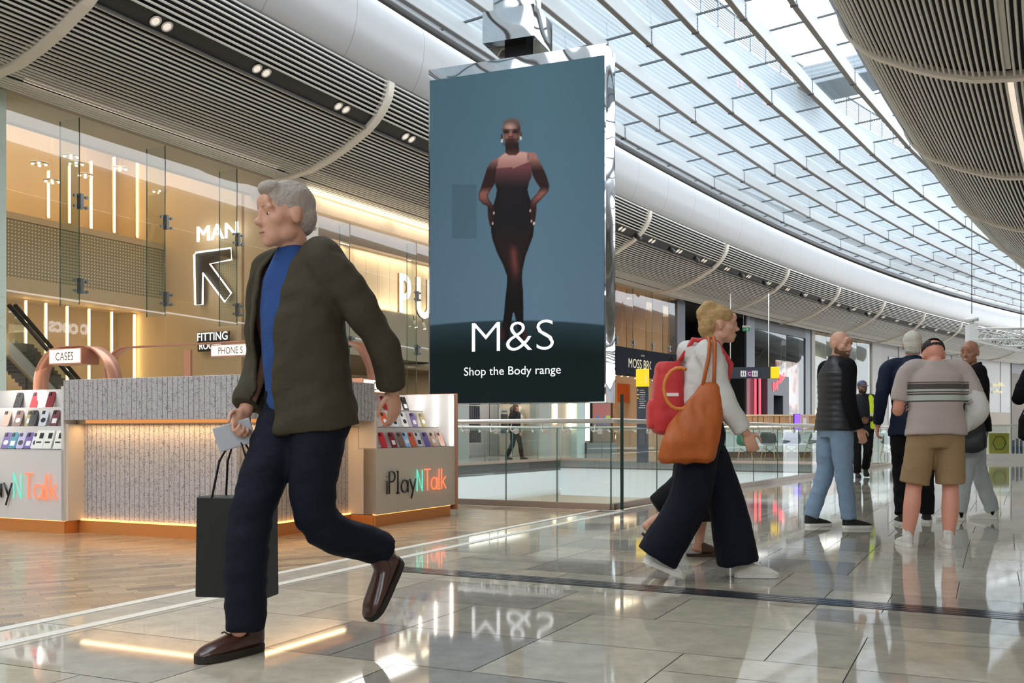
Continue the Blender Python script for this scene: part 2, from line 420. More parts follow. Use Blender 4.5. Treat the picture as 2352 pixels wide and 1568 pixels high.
while s < 140:
    step = .62 if s < 40 else 1.24
    if 5.1 < s+.05 < 5.2: pass
    rowsz.append((s, s+step)); s += step
for a, c in rowsz:
    mid = (a+c)/2
    if abs(a-5.06) < .2: a2 = a
    def run(ua, ub):
        u = ua; big = mid > 40
        while u < ub-1e-4:
            w = rr.choice((.62, .62, .31, .93)) * (2 if big else 1); w = min(w, ub-u)
            if ub-u-w < .12: w = ub-u
            tone = rr.choice(TONES)
            if not big and w > .5 and rr.random() < .12:
                tile(a, mid, u, u+w, rr.choice(TONES)); tile(mid, c, u, u+w, tone)
            else: tile(a, c, u, u+w, tone)
            u += w
    if mid < 10.3:
        run(-3.5, 6.5); 
        tile(a, c, -3.84, -3.5, TONES[0])
    elif mid < VS1: run(VU1, 6.5); run(-16, VU0)
    else: run(-16, 6.5)
o = struct(b.build('floor', fix=False))
b2 = MB()
def slab(s0, s1, u0, u1, m, z=-.004, zb=-.3):
    b2.sweep([(u0, zb), (u1, zb), (u1, z), (u0, z)], srange(s0, s1, 2), m)
slab(-14, VS0, -18, 7, m_grout); slab(VS0, VS1, VU1, 7, m_grout); slab(VS0, VS1, -24, VU0, m_grout); slab(VS1, 140, -24, 7, m_grout)
b2.build('slab', o)
# parquet of the kiosk area
m_wood = bpy.data.materials.new('parquet'); m_wood.use_nodes = True
def wood_nodes():
    n = m_wood.node_tree.nodes; l = m_wood.node_tree.links; bs = n['Principled BSDF']
    t = n.new('ShaderNodeTexCoord'); mp = n.new('ShaderNodeMapping'); mp.inputs['Rotation'].default_value = (0, 0, math.radians(-33)); l.new(t.outputs['Object'], mp.inputs['Vector'])
    br = n.new('ShaderNodeTexBrick'); br.inputs['Scale'].default_value = 1; br.inputs['Brick Width'].default_value = .26; br.inputs['Row Height'].default_value = .075; br.inputs['Mortar Size'].default_value = .0012
    br.inputs['Color1'].default_value = (0, 0, 0, 1); br.inputs['Color2'].default_value = (1, 1, 1, 1); br.inputs['Mortar'].default_value = (.3, .3, .3, 1); br.inputs['Bias'].default_value = 0
    br.offset = .37; br.squash = .6; br.squash_frequency = 3
    l.new(mp.outputs[0], br.inputs['Vector'])
    r = n.new('ShaderNodeValToRGB'); e = r.color_ramp.elements; e[0].color = srgb(120, 108, 96); e[1].color = srgb(188, 164, 132); e.new(.3).color = srgb(176, 150, 120); e.new(.7).color = srgb(158, 134, 106)
    l.new(br.outputs['Color'], r.inputs[0])
    mp2 = n.new('ShaderNodeMapping'); mp2.inputs['Scale'].default_value = (3, 40, 1); l.new(mp.outputs[0], mp2.inputs['Vector'])
    nz = n.new('ShaderNodeTexNoise'); nz.inputs['Scale'].default_value = 2; nz.inputs['Detail'].default_value = 8; l.new(mp2.outputs[0], nz.inputs['Vector'])
    r2 = n.new('ShaderNodeValToRGB'); r2.color_ramp.elements[0].color = (.72, .7, .68, 1); r2.color_ramp.elements[1].color = (1.1, 1.1, 1.1, 1); l.new(nz.outputs['Fac'], r2.inputs[0])
    mx = n.new('ShaderNodeMix'); mx.data_type = 'RGBA'; mx.blend_type = 'MULTIPLY'; mx.inputs[0].default_value = 1
    l.new(r.outputs[0], mx.inputs[6]); l.new(r2.outputs[0], mx.inputs[7])
    mo = n.new('ShaderNodeMix'); mo.data_type = 'RGBA'; mo.inputs[7].default_value = srgb(96, 72, 50); l.new(br.outputs['Fac'], mo.inputs[0]); l.new(mx.outputs[2], mo.inputs[6]); l.new(mo.outputs[2], bs.inputs['Base Color'])
    bs.inputs['Roughness'].default_value = .2; bs.inputs['IOR'].default_value = 1.5
wood_nodes()
b = MB()
ss = srange(-3, VS0, 1)
for a, c in zip(ss, ss[1:]): b.poly([PT(a, -16, .001), PT(a, white_u(a), .001), PT(c, white_u(c), .001), PT(c, -16, .001)], m_wood)
struct(b.build('floor_parquet', fix=False))
m_line = mat('white_inlay', (226, 224, 214), .25)
b = MB()
for uo in (0., .28): b.sweep([(white_u(0)+uo-.034, -.002), (white_u(0)+uo+.034, -.002), (white_u(0)+uo+.034, .003), (white_u(0)+uo-.034, .003)], srange(-3, VS0-.03, 1), m_line)
struct(b.build('trim_41'))
m_band = mat('expansion_joint', (66, 68, 76), .12, metal=.3, var=.5, vscale=30)
b = MB()
p0, p1 = PT(5.37, -3.42), PT(5.02, 6.4)
d = (p1-p0).normalized(); n = Vector((-d.y, d.x, 0))
for o_, w in ((0, .2),):
    b.poly([p0-n*.10+Vector((0, 0, .0025)), p1-n*.10+Vector((0, 0, .0025)), p1+n*.10+Vector((0, 0, .0025)), p0+n*.10+Vector((0, 0, .0025))], m_band)
m_bl2 = mat('joint_lines', (150, 152, 158), .2, metal=.8)
for k in (-.055, .0, .055):
    b.poly([p0+n*(k-.006)+Vector((0, 0, .004)), p1+n*(k-.006)+Vector((0, 0, .004)), p1+n*(k+.006)+Vector((0, 0, .004)), p0+n*(k+.006)+Vector((0, 0, .004))], m_bl2)
struct(b.build('trim_42'))
# ------------------------------------------------------------------ void: slab edges and lower level
m_edge = mat('slab_edge_steel', (168, 174, 172), .35, metal=.1); m_vpan = mat('void_panel', (205, 212, 214), .35); m_low = mat('lower_floor', (196, 184, 162), .25)
def edge_profile(sg): return [(0, 0), (sg*.0, -.2), (sg*.03, -.2), (sg*.03, -.24), (0, -.24), (0, -.85), (sg*-.04, -.97), (sg*-.14, -1.04), (sg*-1.2, -1.06)]
b = MB()
for u, sg in ((VU0, 1), (VU1, -1)):
    pr = [(u+du, z) for du, z in edge_profile(sg)]
    b.sweep(pr[:3], srange(VS0, VS1, 2), m_edge, closed=False); b.sweep(pr[4:], srange(VS0, VS1, 2), m_vpan, closed=False, smooth=True)
for s, sg in ((VS0, 1), (VS1, -1)):
    for i, (m, a, c) in enumerate(((m_edge, 0, -.2), (m_vpan, -.24, -1.05))):
        b.poly([PT(s, VU0, a), PT(s, VU1, a), PT(s, VU1, c), PT(s, VU0, c)], m)
struct(b.build('wall_void', fix=False))
b = MB(); b.sweep([(-24, -6.0), (3, -6.0), (3, -5.95), (-24, -5.95)], srange(2, 40, 3), m_low)
b.sweep([(VU0-1.4, -1.06), (VU0-1.4, -6), (VU0-1.5, -6), (VU0-1.5, -1.06)], srange(4, 34, 3), mat('lower_wall', (214, 206, 190), .5))
struct(b.build('floor_lower'))
b = MB(); b.poly([PT(VS1+1.2, -20, -6), PT(VS1+1.2, 4, -6), PT(VS1+1.2, 4, -1.04), PT(VS1+1.2, -20, -1.04)], mat('lower_wall', (214, 206, 190), .5)); struct(b.build('wall_lower'))

# ------------------------------------------------------------------ lamps in the ceiling
m_dl = emis('downlight', (255, 240, 222), .75); m_ring = mat('downlight_ring', (224, 220, 212), .4)
NUM = ['first', 'second', 'third', 'fourth', 'fifth', 'sixth', 'seventh', 'eighth', 'ninth', 'tenth', 'eleventh', 'twelfth', 'thirteenth', 'fourteenth', 'fifteenth', 'sixteenth', 'seventeenth', 'eighteenth', 'nineteenth', 'twentieth', 'twenty-first', 'twenty-second', 'twenty-third', 'twenty-fourth', 'twenty-fifth', 'twenty-sixth', 'twenty-seventh', 'twenty-eighth', 'twenty-ninth', 'thirtieth']
u_, z_, tu_, tz_, nu_, nz_ = lp_at((TR0+TR1)/2)
def dl_place(o, s):
    x = (PT(s+.5, u_)-PT(s-.5, u_)).normalized(); rd = (PT(s, u_+1)-PT(s, u_)); n = rd*nu_+Vector((0, 0, nz_)); y = n.cross(x)
    o.matrix_world = Matrix.Translation(PT(s, u_+nu_*-.03, z_+nz_*-.03)) @ Matrix((x, y, n)).transposed().to_4x4()
def spot(parent, e, loc, ang=100):
    l = bpy.data.lights.new('lamp', 'SPOT'); l.energy = e; l.color = (1., .93, .83); l.spot_size = math.radians(ang); l.spot_blend = .6; l.shadow_soft_size = .08
    o = bpy.data.objects.new('lamp_light', l); COL.objects.link(o); o.location = loc; return o
dl0 = None
for k in range(-1, 27):
    s = 12.47+2.39*k+(0 if k < 4 else -.15)
    lab = 'pair of round downlights in the black ceiling trough, %s from the left' % NUM[k+1] if k > -1 else 'pair of round downlights hidden behind the nearest cream rib'
    if k == -1: continue
    lab = 'pair of round downlights in the black ceiling trough, %s from the left' % NUM[k]
    if dl0 is None:
        dl0 = thing('downlight_pair', lab, 'ceiling light', (0, 0, 0), 0, 'downlights in the left ceiling trough')
        for dx in (-.13, .13):
            b = MB(); b.lathe([(.0, .0), (.105, .0), (.11, .012), (.085, .02), (.08, .008), (.0, .006)], m_ring, (dx, 0, 0), 20); q = b.build('bezel', dl0)
            b = MB(); b.lathe([(.0, .0085), (.075, .0095), (.04, .018), (.0, .014)], m_dl, (dx, 0, 0), 18); b.build('lens', dl0)
        o = dl0
    else: o = clone(dl0, None, None, lab)
    dl_place(o, s); spot(None, 130, PT(s, -12.2, 7.55))
m_slotl = emis('slot_diffuser', (255, 236, 214), .75); m_slotd = mat('slot_diffuser_off', (196, 190, 182), .5)
def slot_light(side, k, s0, s1, lab):
    um, zm, tu, tz, nu, nz = lp_at((SLOT0+SLOT1)/2, side == 'r'); w = .028 if side == 'l' else .045
    b = MB(); b.sweep([(um-tu*w-nu*.01, zm-tz*w-nz*.01), (um+tu*w-nu*.01, zm+tz*w-nz*.01), (um+tu*w-nu*.05, zm+tz*w-nz*.05), (um-tu*w-nu*.05, zm-tz*w-nz*.05)], srange(s0, s1, 1), m_slotl if (k+(side == 'r')) % 2 else m_slotd)
    o = b.build('linear_light'); tag(o, lab, 'ceiling light', 'linear lights in the %s slatted ceiling' % ('left' if side == 'l' else 'right'))
for k in range(-1, 9):
    s = RIB0+k*RIBD
    slot_light('l', k, s+.5, s+RIBD-.5, 'thin linear light at the back of the left slatted ceiling, %s bay from the left' % NUM[k+1])
for k in range(-1, 3):
    s = 19.15+k*7.75
    slot_light('r', k, s+.35, s+7.75-.35, 'linear light in the slot of the right slatted ceiling, %s bay from the top' % NUM[k+1])
m_spk = mat('spot_black', (26, 26, 28), .4)
sb0 = None
for k, s in enumerate((32.1, 34.9, 37.2, 41.9, 44.6, 49.4, 51.9, 56.2, 59.0)):
    lab = 'small black spotlight head in the ceiling trough, %s from the screen' % NUM[k]
    p = PT(s, -12.62, 7.74)
    if sb0 is None:
        sb0 = thing('trough_spotlight', lab, 'spotlight', p, HEAD(s), 'black spotlight heads in the trough')
        b = MB(); b.cyl((0, -.12, -.02), (.04, .16, -.10), .085, m_spk, 14); b.build('head', sb0); b = MB(); b.cyl((0, 0, 0), (-.06, 0, .16), .02, m_spk, 6); b.build('arm', sb0)
    else: clone(sb0, p, HEAD(s), lab)
# ================================================================== SHOP FRONTS
FU = -15.78
def vpan(b, s0, s1, u, z0, z1, m, n=None, th=.06, uv=True):
    b.sweep([(u, z0), (u, z1), (u-th, z1), (u-th, z0)], srange(s0, s1, 1.5), m, uv=uv)
def xpan(b, s, u0, u1, z0, z1, m, th=.06):
    v = [PT(s, u0, z0), PT(s, u1, z0), PT(s, u1, z1), PT(s, u0, z1), PT(s+th, u0, z0), PT(s+th, u1, z0), PT(s+th, u1, z1), PT(s+th, u0, z1)]
    i = len(b.v); b.v += [tuple(p) for p in v]
    for f in ((0, 1, 2, 3), (7, 6, 5, 4), (0, 4, 5, 1), (1, 5, 6, 2), (2, 6, 7, 3), (3, 7, 4, 0)): b.face([i+k for k in f], m)
def area(name, loc, size, power, col, rot=(0, 0, 0), sy=None):
    l = bpy.data.lights.new(name, 'AREA'); l.energy = power; l.color = col; l.shape = 'RECTANGLE'; l.size = size; l.size_y = sy or size
    o = bpy.data.objects.new(name, l); COL.objects.link(o); o.location = loc; o.rotation_euler = rot; return o
WARM = (1., .78, .52); NEUT = (1., .93, .84)
m_beige = mat('plaster_beige', (196, 176, 146), .7, var=.06, vscale=1.2)
m_beige2 = mat('plaster_pale', (206, 192, 172), .7)
m_green = bpy.data.materials.new('green_crackle'); m_green.use_nodes = True
def green_nodes():
    n = m_green.node_tree.nodes; l = m_green.node_tree.links; bs = n['Principled BSDF']
    t = n.new('ShaderNodeTexCoord'); v = n.new('ShaderNodeTexVoronoi'); v.feature = 'DISTANCE_TO_EDGE'; v.inputs['Scale'].default_value = 3.2
    nz = n.new('ShaderNodeTexNoise'); nz.inputs['Scale'].default_value = 3; mx0 = n.new('ShaderNodeMix'); mx0.data_type = 'RGBA'; mx0.inputs[0].default_value = .25
    l.new(t.outputs['Object'], nz.inputs['Vector']); l.new(t.outputs['Object'], mx0.inputs[6]); l.new(nz.outputs['Color'], mx0.inputs[7]); l.new(mx0.outputs[2], v.inputs['Vector'])
    r = n.new('ShaderNodeValToRGB'); r.color_ramp.elements[0].color = srgb(150, 162, 150); r.color_ramp.elements[1].color = srgb(176, 188, 176); r.color_ramp.elements[1].position = .011
    l.new(v.outputs['Distance'], r.inputs[0]); l.new(r.outputs[0], bs.inputs['Base Color']); bs.inputs['Roughness'].default_value = .45
green_nodes()
g_shop = glass('shop_glass', (.93, .96, .94), .05, 0, .55); g_edge = mat('glass_edge', (60, 92, 82), .1); g_fin = glass('fin_glass', (.82, .90, .87), .05, 0, .5)
m_led = emis('led_warm', (255, 214, 150), 9); m_ledw = emis('led_cream', (255, 226, 180), 7)
# ---- first shop: pale green pier, deep room with a mezzanine
b = MB(); vpan(b, 2, 11.65, FU+.05, 0, 6.9, m_green, th=.9); struct(b.build('wall_left'))
b = MB()
BW = -22.2
vpan(b, 2, 19.2, BW, 0, 9.6, m_beige, th=.1); xpan(b, 19.0, FU-1.7, BW, 0, 9.6, m_beige, .1); xpan(b, 19.0, FU, FU-1.8, 0, 6.92, m_beige, .1); xpan(b, 4, FU, BW, 0, 9.6, m_beige, .1)
struct(b.build('wall_back_shop'))
b = MB(); b.sweep([(FU-.02, 6.9), (-17.3, 6.9), (-17.3, 7.0), (FU-.02, 7.0)], srange(4, 19.0, 2), m_beige2); b.sweep([(-17.2, 7.0), (-17.3, 6.85), (-17.3, 9.6), (-17.2, 9.6)], srange(4, 19.0, 2), m_beige)
b.sweep([(-17.2, 9.5), (BW, 9.5), (BW, 9.6), (-17.2, 9.6)], srange(4, 19.2, 2), mat('bulkhead_brown', (150, 124, 94), .7)); struct(b.build('ceiling_shop'))
m_perf = bpy.data.materials.new('perforated_panel'); m_perf.use_nodes = True
def perf_nodes():
    n = m_perf.node_tree.nodes; l = m_perf.node_tree.links; bs = n['Principled BSDF']
    uv = n.new('ShaderNodeUVMap'); sx = n.new('ShaderNodeSeparateXYZ'); l.new(uv.outputs[0], sx.inputs[0]); sq = []
    for k in (0, 1):
        a = n.new('ShaderNodeMath'); a.operation = 'PINGPONG'; a.inputs[1].default_value = .04; l.new(sx.outputs[k], a.inputs[0])
        p = n.new('ShaderNodeMath'); p.operation = 'POWER'; p.inputs[1].default_value = 2; l.new(a.outputs[0], p.inputs[0]); sq.append(p)
    ad = n.new('ShaderNodeMath'); l.new(sq[0].outputs[0], ad.inputs[0]); l.new(sq[1].outputs[0], ad.inputs[1])
    lt = n.new('ShaderNodeMath'); lt.operation = 'LESS_THAN'; lt.inputs[1].default_value = .017**2; l.new(ad.outputs[0], lt.inputs[0])
    mx = n.new('ShaderNodeMix'); mx.data_type = 'RGBA'; mx.inputs[6].default_value = srgb(150, 138, 112); mx.inputs[7].default_value = srgb(232, 224, 200); l.new(lt.outputs[0], mx.inputs[0]); l.new(mx.outputs[2], bs.inputs['Base Color'])
perf_nodes()
MU = -20.4
zt = onu(200, 524, MU)[1]; zb = onu(200, 690, MU)[1]
b = MB(); b.sweep([(MU+.04, zt-.16), (MU+.04, zt), (BW+.01, zt), (BW+.01, zb), (MU+.04, zb), (MU+.04, zb+.3), (MU, zb+.3), (MU, zt-.16)], srange(6, 18.98, 1.5), m_beige)
mz = struct(b.build('trim_50')); b = MB(); vpan(b, 6, 18.96, MU+.03, zb+.3, zt-.17, m_perf, th=.03); b.build('perforated_face', mz)
def led_strip(px, y0, y1, u, lab, grp):
    s, z1 = onu(px, y0, u); _, z0 = onu(px, y1, u)
    b = MB(); b.tube([PT(s, u, z0), PT(s, u, z1)], .028, m_led, 8); o = b.build('strip_light')
    ch = MB(); 
    v = PT(s, u-.06, 0); ch.cyl((v.x, v.y, z0), (v.x, v.y, z1), .035, m_beige, 8); ch.build('housing', o)
    tag(o, lab, 'strip light', grp); return o
ordn = ['leftmost', 'second from the left', 'third from the left', 'fourth from the left', 'fifth from the left', 'rightmost']
for i, (x, a, c) in enumerate([(112, 392, 500), (160, 380, 512), (210, 370, 524), (263, 361, 534), (316, 351, 545)]):
    led_strip(x, a, c, -21.4, 'warm vertical strip light above the mezzanine, '+(ordn[i] if i < 4 else 'rightmost and tallest'), 'strip lights above the mezzanine')
for i, (x, a, c) in enumerate([(60, 690, 805), (106, 696, 880), (155, 703, 900), (205, 709, 900), (257, 716, 900), (309, 722, 900)]):
    led_strip(x, a, c, -21.4, 'warm vertical strip light below the mezzanine, '+ordn[i], 'strip lights below the mezzanine')
# pendant clusters
m_pen = mat('pendant_white', (226, 216, 198), .5); m_bulb = emis('bulb_warm', (255, 226, 170), 6)
pen0 = None
for i, (x, y, nm) in enumerate([(144, 297, 'nearest the glass fin on the left'), (276, 337, 'high between the two left glass fins'), (163, 359, 'level with the tops of the strip lights'), (90, 376, 'furthest left'), (175, 376, 'just behind the left glass fin'), (120, 416, 'crossing the leftmost strip light'), (276, 387, 'crossing the fourth strip light'), (196, 403, 'crossing the third strip light'), (370, 372, 'by the middle glass fin, upper one'), (366, 440, 'by the middle glass fin, lower one')]):
    s, z = onu(x, y, -19.4-.12*i)
    p = PT(s, -19.4-.12*i, z)
    lab = 'small four-lamp pendant in the shop, '+nm
    if pen0 is None:
        pen0 = thing('pendant_light', lab, 'pendant light', p, 0, 'four-lamp shop pendants')
        b = MB(); b.lathe([(.0, 0), (.2, 0), (.2, .03), (.0, .035)], m_pen); b.build('plate', pen0)
        b = MB(); b.cyl((0, 0, .03), (0, 0, 9.48-p.z), .006, m_pen, 6); b.build('rod', pen0)
        for q in range(4):
            b = MB(); g = q*PI/2+.4; b.lathe([(.0, -.03), (.03, -.03), (.034, 0)], m_bulb, (.14*math.cos(g), .14*math.sin(g), 0), 10); b.build('lamp', pen0)
    else: clone(pen0, p, 0, lab)
# escalator in the first shop
def stube(name, pts, r, m, parent=None, seg=8):
    b = MB(); b.tube(pts, r, m, seg); return b.build(name, parent)
esc = thing('escalator', 'escalator with black handrail at the left inside the first shop', 'escalator', (0, 0, 0))
def ep(x, y, u): s, z = onu(x, y, u); return PT(s, u, z)
for u, dx in ((-19.3, 0), (-20.3, 14)):
    stube('handrail', [ep(20+dx, 700, u), ep(175+dx, 880, u), ep(235+dx, 950, u)], .05, m_black, esc)
    b = MB(); b.poly([ep(20+dx, 704, u), ep(235+dx, 953, u), ep(200+dx, 970, u), ep(20+dx, 782, u)], g_fin); b.build('glass_panel', esc, fix=False)
    b = MB(); q = [ep(20+dx, 778, u), ep(200+dx, 968, u), ep(185+dx, 985, u), ep(20+dx, 815, u)]; q2 = [v+Vector((-.12, .1, 0)) for v in q]; i = len(b.v); b.v += [tuple(v) for v in q+q2]
    for f in ((0, 1, 2, 3), (7, 6, 5, 4), (0, 4, 5, 1), (1, 5, 6, 2), (2, 6, 7, 3), (3, 7, 4, 0)): b.face([i+k for k in f], m_steel)
    b.build('skirt', esc)
b = MB()
for k in range(22):
    x = 24+k*8; u = -19.8; p = ep(x, 800+k*8.6, u); b.box((p.x, p.y, p.z), (.9, .34, .2), mat('step_dark', (56, 52, 48), .5), None)
b.build('steps', esc)
# signs on the cross wall of the first shop
WS = 18.9
def on_s(name, pts, r, m, parent, s=WS, closed=True):
    q = []
    for x, y in pts:
        u, z = ons(x, y, s); q.append(PT(s-.08, u, z))
    b = MB(); b.tube(q, r, m, 8, closed=closed, caps=not closed); return b.build(name, parent)
m_neon = emis('neon_white', (255, 250, 240), 3.5)
def cross_text(name, txt, x0, y_base, x1, h, m, s=WS, parent=None, **k):
    u0, z = ons(x0, y_base, s); u1, z1 = ons(x1, y_base, s); _, zt = ons(x0, y_base-h, s)
    me = text_mesh(txt, 1, m, align='LEFT', **k); xs = [v.co.x for v in me.vertices]; zs = [v.co.z for v in me.vertices]
    w = max(xs)-min(xs); hh = max(zs)
    me.transform(Matrix.Diagonal(((u1-u0)/w, 1, (zt-z)/hh, 1))); me.name = name
    o = bpy.data.objects.new(name, me); COL.objects.link(o); o.location = PT(s-.1, u0, z); o.rotation_euler = (0, 0, HEAD(s))
    if parent: o.parent = parent
    return o
t = cross_text('lettering', 'MAN', 457, 557, 550, 34, m_neon, ext=.02, offset=.0, spacing=1.0); t.name = 'shop_sign'; tag(t, 'glowing white MAN lettering on the beige cross wall', 'sign')
arrow = thing('arrow_sign', 'neon outlined arrow sign pointing up left below the MAN lettering', 'sign', (0, 0, 0))
AR = [(456, 581), (536, 570.5), (538, 597), (488, 607), (537, 674), (522, 694), (472, 628), (471, 700), (454, 701), (451.7, 586)]
on_s('neon_tube', AR, .022, m_neon, arrow)
b = MB(); q = []
for x, y in AR:
    u, z = ons(x, y, WS); q.append(PT(WS-.03, u, z))
m_dot = mat('arrow_back', (40, 34, 28), .6); b.poly(q, m_dot); b.build('backing', arrow, fix=False)
fit = thing('fitting_rooms_sign', 'small black sign with glowing FITTING ROOMS lettering', 'sign', (0, 0, 0))
b = MB()
for x0, x1, y0, y1 in ((456, 531, 762, 786), (457, 520, 783, 806)):
    q = []
    for x, y in ((x0, y0+2), (x1, y0-1), (x1, y1-1), (x0, y1+2)): u, z = ons(x, y, WS); q.append(PT(WS-.04, u, z))
    b.poly(q, m_black)
b.build('board', fit, fix=False)
cross_text('lettering', 'FITTING', 459, 784, 528, 18, m_neon, parent=fit); cross_text('lettering', 'ROOMS', 464, 803, 516, 15, m_neon, parent=fit)
# ---- glass fronts
m_pat = mat('patch_fitting', (120, 128, 130), .3, metal=.9)
def glass_front(n, s0, s1, z0, z1, fins, zj=None, fin_z=None, depth=.55, fm=g_fin):
    o = bpy.data.objects.new('window_%d' % n, None); COL.objects.link(o); struct(o)
    cuts = [s0]+[f for f in fins if s0 < f < s1]+[s1]
    for a, c in zip(cuts, cuts[1:]):
        b = MB(); zz = [z0]+([zj] if zj else [])+[z1]
        for p, q in zip(zz, zz[1:]): b.sweep([(FU, p+.008), (FU, q-.008)], [a+.01, c-.01], g_shop, closed=False)
        b.build('pane', o, fix=False)
    for f in fins:
        b = MB(); fz = fin_z or z0
        b.poly([PT(f, FU-.02, fz), PT(f, FU-depth, fz), PT(f, FU-depth, z1), PT(f, FU-.02, z1)], fm)
        for ue in (FU-.012, FU-depth): b.tube([PT(f, ue, fz), PT(f, ue, z1)], .011, g_edge, 6)
        b.build('fin', o, fix=False)
        for zf in ([zj, (zj+z1)/2] if zj else [z0+.25]):
            b = MB(); b.box((0, 0, 0), (.10, .07, .3), m_pat)
            for zz in (-.1, .1):
                for sy in (-.13, .13): b.cyl((0, sy*.4, zz), (.0, sy, zz), .012, m_pat, 8); b.cyl((.03, sy, zz), (-.01, sy, zz), .032, m_pat, 10)
            b.build('fitting', o, PT(f, FU+.02, zf), HEAD(f))
    return o
zj = onu(183, 657, FU)[1]
glass_front(2, 11.65, 19.0, .05, 6.88, [onu(x, 500, FU)[0] for x in (183, 380, 545)], zj, fin_z=zj-.35)
area('shop_light', PT(14, -19.6, 9.3), 4, 270, WARM, (0, 0, HEAD(14)), 9)
area('shop_light', PT(13, -18.4, 3.2), 4, 110, WARM, (0, 0, HEAD(14)), 5)
area('shop_light', PT(13, -22.0, 3.4), 2, 90, WARM, (0, 0, HEAD(14)), 6)
# ---- second shop: marble lintel with a light line, lit sign band, big glowing letters
m_marble = mat('lintel_marble', (214, 196, 176), .5, var=.09, vscale=5)
s20, s21 = 19.15, 30.6
zl1 = onu(860, 486, FU+.05)[1]; zl0 = onu(860, 526, FU+.05)[1]
b = MB(); vpan(b, s20, s21, FU+.12, zl0, 6.78, m_marble, th=.2); struct(b.build('wall_lintel'))
b = MB(); ls = srange(s20+.05, s21, 1.5); b.tube([PT(s, FU+.2, 6.84) for s in ls], .03, emis('led_line', (255, 232, 190), 10), 6); o = b.build('light_line'); tag(o, 'warm light line above the marble lintel of the second shop', 'strip light')
for s in (21, 24, 27, 29.6): area('line_light', PT(s, FU+.26, 6.8), .06, 7, WARM, (0, 0, HEAD(s)), 2.8)
b = MB(); vpan(b, 19.1, 19.62, FU+.1, 0, zl0, mat('pier_white', (214, 208, 200), .5), th=.6); struct(b.build('wall_pier'))
# small print on the pier
m_ink = mat('ink_black', (24, 24, 24), .6)
po = thing('shop_notice', 'white notice with two dark rings and small black print on the pier', 'notice', (0, 0, 0))
s_, z_ = onu(716, 540, FU+.11)
b = MB(); vpan(b, s_-.22, s_+.22, FU+.125, z_-.75, min(z_+.6, zl0-.05), mat('paper', (226, 222, 216), .6), th=.02); b.build('sheet', po)
for k in (-.07, .09):
    b = MB(); c = PT(s_+k, FU+.13, z_+.42); hd = HEAD(s_); d = Vector((math.sin(-hd), math.cos(hd), 0))
    b.tube([c+d*.065*math.cos(a)+Vector((0, 0, .065*math.sin(a))) for a in [2*PI*i/8 for i in range(8)]], .006, m_ink, 4, closed=True); b.build('ring', po)
for k, (zz, w) in enumerate(((.2, .3), (.15, .24), (-.2, .26))):
    b = MB(); h_ = .014*(1 if k < 2 else 2)
    vpan(b, s_-w/2, s_+w/2, FU+.132, z_+zz-h_, z_+zz+h_, mat('ink_grey', (96, 94, 92), .6), th=.006); b.build('print_line', po)
SB = -17.1
zs1 = onu(860, 579, SB)[1]; zs0 = onu(860, 711, SB)[1]
m_band2 = bpy.data.materials.new('sign_band_cream'); m_band2.use_nodes = True
def band_nodes():
    n = m_band2.node_tree.nodes; l = m_band2.node_tree.links; bs = n['Principled BSDF']
    uv = n.new('ShaderNodeUVMap'); sx = n.new('ShaderNodeSeparateXYZ'); l.new(uv.outputs[0], sx.inputs[0])
    md = n.new('ShaderNodeMath'); md.operation = 'PINGPONG'; md.inputs[1].default_value = .27; l.new(sx.outputs[0], md.inputs[0])
    lt = n.new('ShaderNodeMath'); lt.operation = 'LESS_THAN'; lt.inputs[1].default_value = .007; l.new(md.outputs[0], lt.inputs[0])
    mx = n.new('ShaderNodeMix'); mx.data_type = 'RGBA'; mx.inputs[6].default_value = srgb(222, 202, 174); mx.inputs[7].default_value = srgb(160, 136, 110); l.new(lt.outputs[0], mx.inputs[0]); l.new(mx.outputs[2], bs.inputs['Base Color']); bs.inputs['Roughness'].default_value = .5
band_nodes()
b = MB(); vpan(b, 19.3, s21, SB, zs0, zs1, m_band2, th=.1); struct(b.build('wall_sign_band'))
b = MB(); vpan(b, 19.3, s21, SB+.25, zs1, 6.8, mat('bulkhead_mauve', (186, 170, 156), .6), th=.3); vpan(b, 19.3, s21, SB+.22, 3.05, zs0-.02, mat('bulkhead_grey', (170, 156, 136), .5), th=.3); struct(b.build('wall_bulkhead'))
for s in (21, 24, 27, 29.4):
    area('band_light', PT(s, SB+.16, zs1-.03), .05, 17, WARM, (0, 0, HEAD(s)), 2.9)
    area('band_light', PT(s, SB+.16, zs0+.03), .05, 17, WARM, (PI, 0, HEAD(s)), 2.9)
m_let = emis('letter_face', (255, 246, 226), 2.6); m_ret = mat('letter_return', (150, 130, 104), .4, metal=.6)
def on_wall_text(name, txt, x0, yb, yt, u, m, ext=.06, xs=1., parent=None, x1=None, **k):
    s, z0 = onu(x0, yb, u); _, z1 = onu(x0, yt, u)
    me = text_mesh(txt, 1, m, ext=0, align='LEFT', **k); zmax = max(v.co.z for v in me.vertices); xm = min(v.co.x for v in me.vertices)
    h = (z1-z0)/zmax; me.transform(Matrix.Translation((-xm, 0, 0)))
    if x1: xs = (onu(x1, yb, u)[0]-s)/(max(v.co.x for v in me.vertices)*h)
    me.transform(Matrix.Diagonal((h*xs, 1, h, 1))); me.name = name
    o = bpy.data.objects.new(name, me); COL.objects.link(o); o.location = PT(s, u, z0); o.rotation_euler = (0, 0, HEAD(s)+PI/2)
    if parent: o.parent = parent
    return o
